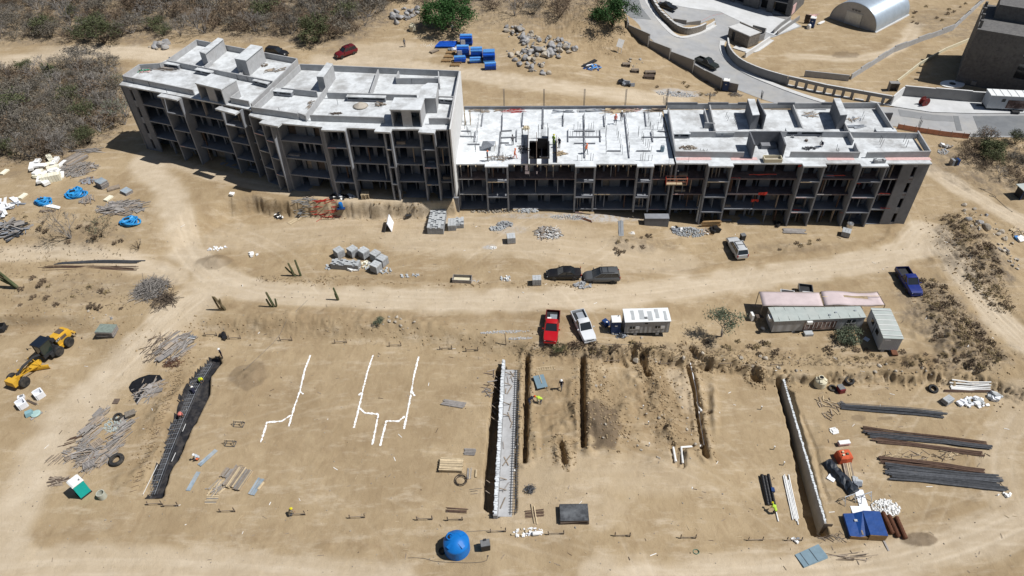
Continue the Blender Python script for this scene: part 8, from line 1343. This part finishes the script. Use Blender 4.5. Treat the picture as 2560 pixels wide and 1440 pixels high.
def canopy(label, c4, zs, hole=False, hip=.35):
    p = [P(a, b_, z_) for (a, b_), z_ in zip(c4, zs)]; c = sum(p, Vector()) / 4; t = T('canopy', label, 'canopy', (c.x, c.y, zc)); nx_, ny_ = 14, 6; vs = []; R = random.Random(4); fs = []
    for j in range(ny_ + 1):
        for i in range(nx_ + 1):
            u, v = i / nx_, j / ny_; q = p[0].lerp(p[1], u).lerp(p[3].lerp(p[2], u), v); e = min(min(u, 1 - u) * 2.6, min(v, 1 - v) * 2, 1); q.z += hip * min(e, 1) + (.22 * math.sin(u * 5.5 + .6) * (1 if hole else .12)) + R.uniform(-.015, .015); vs.append(q - t.location)
    for j in range(ny_):
        for i in range(nx_):
            if hole and 5 <= i <= 10 and j in (2,): continue
            fs.append((j * (nx_ + 1) + i, j * (nx_ + 1) + i + 1, (j + 1) * (nx_ + 1) + i + 1, (j + 1) * (nx_ + 1) + i))
    b = MB(); b.add(vs, fs); o = b.obj('canvas', M['pink'], t, smooth='all'); so_ = o.modifiers.new('thick', 'SOLIDIFY'); so_.thickness = .02
    for q in p: bar('pole', M['wood'], t, Vector((q.x, q.y, zc)) - t.location, q - t.location, .07)
    for a, b_ in ((0, 1), (1, 2), (2, 3), (3, 0)): bar('edge_rail', M['wood'], t, p[a] - t.location - Vector((0, 0, .03)), p[b_] - t.location - Vector((0, 0, .03)), .06)
    if hole: bar('ridge_pole', M['woodl'], t, p[0].lerp(p[3], .42) - t.location + Vector((0, 0, .2)), p[1].lerp(p[2], .42) - t.location + Vector((0, 0, .2)), .07)
    return t
canopy('taut pink canvas canopy behind the long cabin, left one', [(1898, 729), (2048, 731), (2059, 765), (1907, 764)], [zc + 2.5] * 4); canopy('wavy torn pink canvas canopy behind the long cabin, right one', [(2051, 730), (2194, 729), (2213, 762), (2061, 765)], [zc + 2.5] * 4, True, .2)
t = T('work_table', 'dark table with a white frame left of the long cabin', 'table', G(1895, 800), .1); part('top', M['woodd'], t, (0, 0, .8), (.9, .8, .08)); [part('leg', M['wood'], t, (x, y, .38), (.06, .06, .78)) for x in (-.4, .4) for y in (-.35, .35)]; part('frame', M['white'], t, (-.9, .2, .6), (.3, .8, 1.0)); t = T('gas_grill', 'black kettle shaped cooker left of the long cabin', 'cooker', G(1903, 832), 0); b = MB(); b.lathe([(.05, .5), (.3, .6), (.33, .75), (.25, .9), (.01, .95)], 14); b.obj('bowl', M['dark'], t, smooth=True); [bar('leg', M['rebar'], t, (math.cos(a) * .3, math.sin(a) * .3, 0), (math.cos(a) * .12, math.sin(a) * .12, .6), .04) for a in (0, 2.1, 4.2)]
t = T('white_trailer', 'white dusty office trailer standing on the roadside pavement', 'trailer', G(2462, 276), ang((2462, 276), (2548, 281))); part('chassis', M['dark'], t, (3.4, 1.2, .4), (6.8, 2.2, .2)); part('body', M['trailw'], t, (3.4, 1.25, 1.75), (6.8, 2.5, 2.5)); part('roof', M['roofw'], t, (3.4, 1.25, 3.05), (7.0, 2.7, .12)); [part('roof_rib', M['steel'], t, (.8 + 1.3 * k, 1.25, 3.13), (.06, 2.6, .05)) for k in range(5)]; part('window', M['glass'], t, (2.4, -.02, 2.2), (.6, .05, .6)); part('mural', M['mural'], t, (4.8, -.02, 1.5), (3.2, .05, 1.6)); [wheel(t, x, y, .33, .2) for x in (4.6, 5.4) for y in (.2, 2.3)]; part('drawbar', M['dark'], t, (-.6, 1.2, .4), (1.3, .2, .15)); part('step', M['dark'], t, (5.0, -.6, .3), (1.2, .8, .3))
t = T('cable_drum', 'dark red round cable drum on the roadside pavement', 'drum', G(2307, 264), .3); b = MB(); b.lathe([(.85, -.5), (.85, -.42), (.45, -.4), (.45, .4), (.85, .42), (.85, .5)], 20, (0, 0, .86), axis='Y'); b.obj('drum', mat('maroon_drum', (.14, .02, .018), .7, .2, 2), t, smooth=True); part('hub', M['woodd'], t, (0, 0, .86), (.3, 1.06, .3))
# ---- behind the blocks
t = T('pipe_bundle', 'flat blue wrapped pipe bundles at left of the blue stacks', 'pipes', G(1114, 113), ang((1092, 116), (1138, 116)))
for k in range(6): b = MB(); b.tube([(-2.0 + .12 * k, -1.1 + .42 * k, .22), (0, -1.1 + .42 * k, .25), (2.0 + .08 * k, -1.1 + .42 * k, .22)], .22, 8); b.obj('wrapped_pipe', M['bluet'], t, smooth=True)
for i, (x, y, w, d_, n_, lab) in enumerate([(1166, 110, 2.6, 1.6, 6, 'tall blue wrapped stack at back of the group'), (1158, 137, 2.6, 1.5, 6, 'blue wrapped stack left of the front row'), (1192, 142, 2.4, 1.5, 6, 'tall blue wrapped stack in middle of the front row'), (1223, 150, 2.4, 2.6, 6, 'tallest blue wrapped stack at right of the group'), (1150, 153, 2.4, 1.5, 3, 'low blue wrapped stack at front left'), (1189, 156, 2.3, 1.0, 3, 'low dark blue wrapped bundle at front middle'), (1226, 173, 2.3, 1.2, 4, 'separate blue wrapped stack nearest the middle block')]):
    t = T('wrapped_stack', lab, 'wrapped stack', G(x, y), -.06 + .02 * i); R = random.Random(i); pallet_on(t, 0, w, d_, M['woodd'])
    for k in range(n_): b = MB(); b.box((R.uniform(-.05, .05), R.uniform(-.06, .06) + (.15 if k == n_ - 1 else 0), .14 + .3 * k + .14), (w * R.uniform(.94, 1.02), d_ * R.uniform(.9, 1.0) * (.6 if k == n_ - 1 else 1), .27), R.uniform(-.03, .03), 0, .97); b.obj('wrapped_pack', M['bluel'] if k == n_ - 1 or R.random() < .15 else M['bluet'], t)
    if i in (0, 1): part('window_frame', M['paper'], t, (-.6, -d_ / 2 - .08, .7), (.9, .08, 1.1))
for x, y, lab in [(1127, 133, 'topmost of the tan pallets left of blue stacks'), (1122, 143, 'second tan pallet left of blue stacks'), (1116, 153, 'third tan pallet left of blue stacks'), (1143, 156, 'fourth tan pallet, right pair upper'), (1138, 164, 'lowest tan pallet, right pair'), (1086, 129, 'lone weathered pallet left of the blue stacks')]: pallet(lab, x, y, -.08 if x > 1090 else .7, 2, M['brown'] if x > 1090 else M['wood'], w=1.9)
scatter_boxes('frame_pile', 'white window frames leaning beside blue stacks', 'frames', 1134, 126, .9, .5, 8, .6, 1.1, [M['paper'], M['steel']], 82, .4); rubble('pale ash patch left of the blue pipe bundle', 1068, 113, 1.5, .7, .03, 40, .05, .15, M['foamw'], 31); t = T('notice_board', 'tilted white board on two long legs behind middle block', 'board', G(1548, 134), -.3); o = part('board', M['white'], t, (0, .5, 2.0), (1.3, .08, 1.6)); o.rotation_euler = (-.4, .25, .1); [bar('leg', M['white'], t, (x, 0, 0), (x + .1, .5, 1.8), .09) for x in (-.35, .35)]
heap('debris_heap', 'blue and white scrap heap behind the middle block', 'heap', 1480, 168, 1.8, 1.2, .6, 60, .4, 1.6, [M['bluel'], M['paper'], M['rebar'], M['woodd'], M['bluek']], 83, w=(.1, .5)); planks('timber_beams', 'dark slab leaning on the blue scrap heap', 'beam', (1458, 168), (1490, 152), .7, 2, 2, M['dark'], .15, .35); 
for x, y, lab in [(1625, 185, 'dark wooden crate of slats near the concrete wall, upper'), (1622, 196, 'dark wooden crate of slats near the concrete wall, lower'), (1587, 180, 'low dark crate beside the slat crates'), (1565, 165, 'brown open box near the pale rocks')]: t = T('slat_crate', lab, 'crate', G(x, y), -.05); pallet_on(t, 0, 2.2 if x > 1600 else 1.6, 1.1, M['woodd']); [part('slat', M['wood'] if y < 190 else M['woodd'], t, (0, -.4 + .2 * k, .55), (2.1 if x > 1600 else 1.5, .12, .06)) for k in range(5)]; [part('side', M['woodd'], t, (s * (1.05 if x > 1600 else .75), 0, .34), (.06, 1.0, .42)) for s in (-1, 1)]
rubble('white gravel spill behind the right hand block', 1690, 236, 4.0, 1.0, .15, 300, .06, .25, M['gravel'], 32, 'gravel_heap'); heap('branch_heap', 'dead brush by the blue toilet behind right block', 'branches', 1838, 238, 1.2, .8, .5, 60, .4, 1.3, [M['woodd'], M['bark']], 84, w=(.02, .05)); rubble('pile of loose earth and stones left of blue toilet', 1775, 238, 1.2, .5, .1, 60, .1, .3, M['rockt'], 33); t = T('bamboo_scaffold', 'small timber scaffold against the curved block gable', 'scaffold', (-6.3, 101.0, gz(-6.3, 101.0)), 0); [bar('pole', M['woodl'], t, (x, y, 0), (x, y, 10.5), .12) for x in (-.35, .5) for y in (-.5, .5)]; [bar('ledger', M['woodl'], t, (x, -.6, z_), (x, .6, z_), .1) for x in (-.35, .5) for z_ in (2, 4.5, 7, 9.5)]
# ---- hanging platform, roof gear
p = P(1690, 458, 5.2); t = T('work_platform', 'orange swing stage hanging where two blocks meet', 'platform', p, -.06); part('deck', M['woodl'], t, (0, 0, -.06), (3.0, .8, .1)); [part('rail', M['net'], t, (0, y, z_), (3.0, .06, .06)) for y in (-.4, .4) for z_ in (.5, 1.0)]; [part('post', M['net'], t, (x, y, .5), (.07, .07, 1.1)) for x in (-1.5, 0, 1.5) for y in (-.4, .4)]; [bar('rope', M['rebar'], t, (x, 0, 1.0), (x, .6, 4.2), .03) for x in (-1.4, 1.4)]; [part('end_frame', M['red'], t, (x, 0, .5), (.06, .8, .9)) for x in (-1.55, 1.55)]
zA, zC_ = RA + .01, RC + .01
heap('timber_stack', 'stack of brown timbers on the left roof corner', 'timber', 418, 172, 1.6, .8, .3, 40, 1.6, 2.6, [M['wood'], M['woodg']], 90, -.3, .1, zA); heap('debris_heap', 'rubbish with green cloth in the left roof corner', 'heap', 360, 176, 1.4, .8, .4, 40, .4, 1.4, [M['woodg'], M['cmu'], M['wood'], M['green'], M['netr']], 91, None, z=zA, w=(.1, .3)); heap('timber_heap', 'loose boards on the left roof below the second duct', 'timber', 690, 175, 1.6, .7, .1, 16, .8, 2.0, [M['wood'], M['bark']], 92, .5, .3, zA); heap('timber_heap', 'scraps near the tall roof duct of the curved block', 'timber', 660, 163, .7, .5, .2, 14, .4, 1.2, [M['wood'], M['woodd']], 93, None, z=zA)
t = T('sand_heap', 'small grey sand heap on the curved roof', 'heap', P(901, 265, zA)); b = MB(); b.lathe([(1.15, 0), (.9, .12), (.5, .4), (.2, .55), (.01, .58)], 18); b.obj('sand', M['sand'], t, smooth='all'); rubble('grains round the small sand heap', 901, 266, 1.3, .9, .05, 30, .05, .12, M['sand'], 34, z=zA); heap('branch_heap', 'dark twig bundle on the curved roof front', 'branches', 840, 284, .8, .25, .1, 26, .5, 1.0, [M['woodd']], 94, 0, .4, zA, w=(.03, .05)); heap('timber_heap', 'small wooden trestle on the curved roof', 'trestle', 950, 262, .6, .4, .5, 12, .7, 1.4, [M['wood']], 95, .1, .7, zA); heap('timber_heap', 'boards leaning on the curved roof cross wall', 'timber', 775, 262, .3, 1.5, .3, 10, .6, 1.2, [M['woodg'], M['wood']], 96, .9, .3, zA)
heap('rebar_stack', 'red painted bars stacked at back of fresh slab', 'bars', 1281, 278, 1.6, .6, .15, 26, 1.2, 2.2, [M['red'], M['netr']], 97, 0, .15, zb_, w=(.04, .07), pname='red_bar'); heap('timber_stack', 'brown boards stacked at back right of fresh slab', 'timber', 1540, 278, 2.0, .7, .2, 34, 1.6, 2.8, [M['wood'], M['woodl'], M['rebarb']], 98, 0, .2, zb_); heap('timber_stack', 'short boards between stacks at back of fresh slab', 'timber', 1588, 276, 1.4, .5, .2, 22, .8, 1.4, [M['wood'], M['netr']], 99, .3, .5, zb_); heap('timber_stack', 'dark planks at far back right of fresh slab', 'timber', 1640, 277, 1.6, .5, .2, 20, 1.6, 2.4, [M['woodd'], M['wood']], 100, 0, .1, zb_); heap('panel_pile', 'grey form sheets at back of fresh slab', 'panels', 1480, 277, 2.0, .5, .2, 12, 1.2, 2.2, [M['tarpg'], M['cmu']], 101, 0, .1, zb_, w=(.3, .6)); heap('panel_pile', 'grey pipes and sheet left of the grey form sheets', 'panels', 1412, 279, 1.6, .4, .15, 8, 1.0, 2.2, [M['tarpg'], M['steel']], 102, 0, .15, zb_, w=(.1, .4)); heap('timber_heap', 'loose laths at back left of fresh slab', 'timber', 1215, 276, 3, .6, .1, 22, .8, 2.0, [M['wood'], M['bark']], 103, 0, .3, zb_)
t = T('cloth_shelter', 'grey cloth shelter pitched on the fresh slab', 'shelter', P(1221, 372, zb_), 0); b = MB(); b.add([(-1.3, -.5, .05), (.9, -.7, .9), (1.1, .5, 1.0), (-.8, .7, .95), (-.1, 0, 1.35)], [(0, 1, 4), (1, 2, 4), (2, 3, 4), (3, 0, 4)]); b.obj('cloth', M['tarpg'], t); [bar('pole', M['woodl'], t, (x, y, 0), (x, y, .95), .06) for x, y in ((.9, -.7), (1.1, .5), (-.8, .7), (-.1, 0))]
heap('timber_heap', 'coiled hose and boards left of the slab stair opening', 'timber', 1314, 322, .5, .6, .4, 16, .8, 1.6, [M['woodl'], M['cream'], M['rebar']], 104, 1.4, .3, zb_); heap('timber_heap', 'wooden props piled right of the slab stair opening', 'timber', 1400, 385, .8, .6, .3, 20, .6, 1.4, [M['woodl'], M['wood']], 105, 0, .4, zb_); heap('timber_heap', 'dark clutter beside the slab stair opening', 'clutter', 1308, 375, .7, 1.2, .5, 30, .5, 1.4, [M['rebar'], M['woodd'], M['tarpg']], 106, None, z=zb_); heap('timber_heap', 'front boards and rubble by the slab front edge', 'timber', 1248, 396, 2.0, .7, .2, 36, .3, 1.4, [M['wood'], M['cmu'], M['bark']], 107, 0, .6, zb_); t = T('plastic_drum', 'grey blue drum at right side of fresh slab', 'drum', P(1655, 378, zb_)); b = MB(); b.lathe([(.3, 0), (.32, .1), (.3, .45), (.32, .5), (.3, .9), (.01, .9)], 16); b.obj('drum', M['bluegrey'], t, smooth=True); part('lid', M['tarpg'], t, (0, 0, .92), (.4, .4, .05))
heap('debris_heap', 'brown rubble in the front room of right roof', 'heap', 1721, 370, 1.2, .5, .25, 40, .2, .7, [M['stonew'], M['woodd'], M['rockt']], 108, None, z=zC_, w=(.1, .25)); heap('debris_heap', 'dark scraps beside the person on right roof', 'heap', 2022, 371, 1.2, .4, .25, 30, .2, .7, [M['dark'], M['rebar']], 109, None, z=zC_); heap('timber_heap', 'grey boards on right roof behind the second tower', 'timber', 2134, 316, 1.6, .5, .1, 12, 1.4, 2.2, [M['tarpg'], M['steel']], 110, 0, .1, zC_); heap('timber_heap', 'sticks and bars in the middle room of right roof', 'timber', 2025, 287, 1.4, .8, .1, 20, .6, 1.8, [M['steel'], M['wood']], 111, .2, .5, zC_); heap('timber_heap', 'scattered offcuts in right room of right roof', 'timber', 2135, 298, 1.2, .6, .1, 14, .4, 1.2, [M['tarpg'], M['wood']], 112, .9, .4, zC_)
t = T('mortar_box', 'open wooden box on the ledge before the roof stair', 'box', P(1930, 402, zC_), -.05); crate(t, M['cream'], (0, 0, .32), (2.5, 1.1, .6), th=.1); part('mortar', M['sand'], t, (0, 0, .14), (2.2, .9, .1)); blocks('pile of grey blocks on the front ledge of right roof', 2197, 406, .0, 4, 3, 3, 'block_stack', pallet=False, z=zC_, rag=1); [scatter_boxes('bucket_pair', lab, 'buckets', x, y, .25, .15, 2, .3, .4, [M['woodd'], M['cmu']], x, 0, z=zC_, flat=.7) for x, y, lab in ((1980, 344, 'two small buckets behind the roof stair'), (2015, 352, 'two small buckets left of the person on roof'))]
# ---- ducts, debris under the right block, far right edge gear
bar_t = T('rubbish_chute', 'white round rubbish chute leaning before the right block', 'chute', G(1742, 556)); b = MB(); z_ = gz(bar_t.location.x, bar_t.location.y); b.tube([(0, .1, .1), (.15, .5, 2.5), (.3, .7, 5.0)], .26, 12); b.obj('tube', M['steel'], bar_t, smooth=True); part('collar', M['paper'], bar_t, (.15, .5, 2.5), (.6, .6, .12))
planks('plywood_sheet', 'brown plywood sheets propped at foot of right block', 'boards', (1752, 566), (1800, 566), .4, 5, 2, M['brown'], .2, .16, seed=4); scatter_boxes('bag_heap', 'black sacks inside ground floor of right block', 'bags', 1945, 562, .7, .5, 8, .4, .7, [M['bag']], 85, .4, flat=.7)
t = T('gear_stack', 'dark upright gear crates on waste ground right of block', 'crates', G(2384, 412), .1); [part('crate', m_, t, (x, 0, .55), (.4, .8, 1.1)) for x, m_ in ((-.45, M['tarpg']), (0, M['dark']), (.45, M['bluek']))]; part('board', M['bark'], t, (-.75, 0, .6), (.1, .7, 1.2)); scatter_boxes('rubbish_heap', 'pale rubbish strip near the orange mesh fence', 'rubbish', 2366, 366, 1.4, .4, 10, .3, .8, [M['foamw'], M['bark']], 86, .05); rubble('grey stone chips above the upright gear crates', 2358, 380, 1.0, .7, .1, 90, .08, .25, M['gravel'], 35)
t = T('shed', 'small shed with pale green roof at right edge', 'shed', G(2552, 500), .1); part('wall', M['dark'], t, (.8, .8, .9), (1.8, 1.6, 1.8)); part('roof', M['roofg'], t, (.7, .8, 1.85), (2.4, 2.0, .1)); part('post', M['bluek'], t, (-.2, .0, .9), (.1, .1, 1.8)); heap('timber_heap', 'timber frame with white basin at right edge', 'timber', 2540, 585, 1.2, 1.4, .6, 16, .8, 2.0, [M['woodl'], M['wood']], 113, .5, .6); scatter_boxes('rubbish_heap', 'white basins under the timber frame at right edge', 'basins', 2552, 600, .6, .6, 5, .5, .9, [M['white'], M['bluel']], 87, .3); scatter_boxes('rubbish_heap', 'pale rocks and scraps below timber frame at right edge', 'rubbish', 2520, 640, 1.2, 2.5, 22, .2, .6, [M['rockt'], M['bark']], 88, .1)
def cable(label, pix, r=.025, m=None):
    t = T('cable', label, 'cable', G(*pix[0])); b = MB(); pts = smooth_line([tuple(G(*q)[:2]) for q in pix], 2); b.tube([rel(t, GS(x, y, .03)) for x, y in pts], r, 4); b.obj('wire', m or M['rebar'], t); p = rel(t, GS(*pts[-1], .05)); part('plug', M['dark'], t, p, (.12, .08, .06)); return t
cable('thin dark hose looping over the right hand dirt road', [(2445, 470), (2470, 478), (2440, 468), (2500, 495), (2470, 490), (2480, 486), (2530, 530)]); cable('thin line running diagonally over the pad head', [(770, 750), (690, 850), (610, 925)], .02); cable('dark hose lying along the bottom road', [(1020, 1395), (1060, 1395), (1090, 1406), (1215, 1408), (1220, 1390)], .02); cable('string line from blue tank to trench wall', [(1165, 1330), (1215, 1326), (1260, 1330)], .018); cable('cable on ground in front of the cabins', [(1470, 858), (1540, 862), (1620, 858)], .02); cable('red hose on the forecourt', [(1755, 52), (1780, 38), (1850, 28), (1900, 42)], .04, M['red'])
t = T('utility_post', 'thin leaning post at the bank left of red pickup', 'post', G(1265, 862)); bar('pole', M['woodd'], t, (0, 0, 0), (-.08, .1, 2.0), .07); part('cap', M['wood'], t, (-.08, .1, 2.0), (.1, .1, .05)); t = T('utility_post', 'thin post on bank in front of the silver pickup', 'post', G(1478, 896)); bar('pole', M['woodd'], t, (0, 0, 0), (.15, .1, 2.0), .06); part('cap', M['wood'], t, (.15, .1, 2.0), (.1, .1, .05))
rubble('strip of white lime spilled left of the red pickup', 1262, 830, 3.2, .25, .01, 260, .05, .15, M['gravel'], 36, 'lime_spill'); rubble('second strip of white lime beside the utility post', 1300, 846, 1.6, .2, .01, 140, .05, .15, M['gravel'], 37, 'lime_spill')
R_ = random.Random(77); b = MB()   # small litter: sticks, scraps and chips over the site
for _ in range(380):
    x, y = R_.uniform(20, 2540), R_.uniform(480, 1430); g = G(x, y)
    if g.y > 86: continue
    l = R_.uniform(.15, .7); b.box((g.x, g.y, g.z + .03), (l, R_.uniform(.03, .07), .03), R_.uniform(0, 3.1), R_.choice([0, 0, 1, 2, 3]))
b.obj('litter', [M['wood'], M['woodd'], M['foamw'], M['woodl']], kind='stuff')
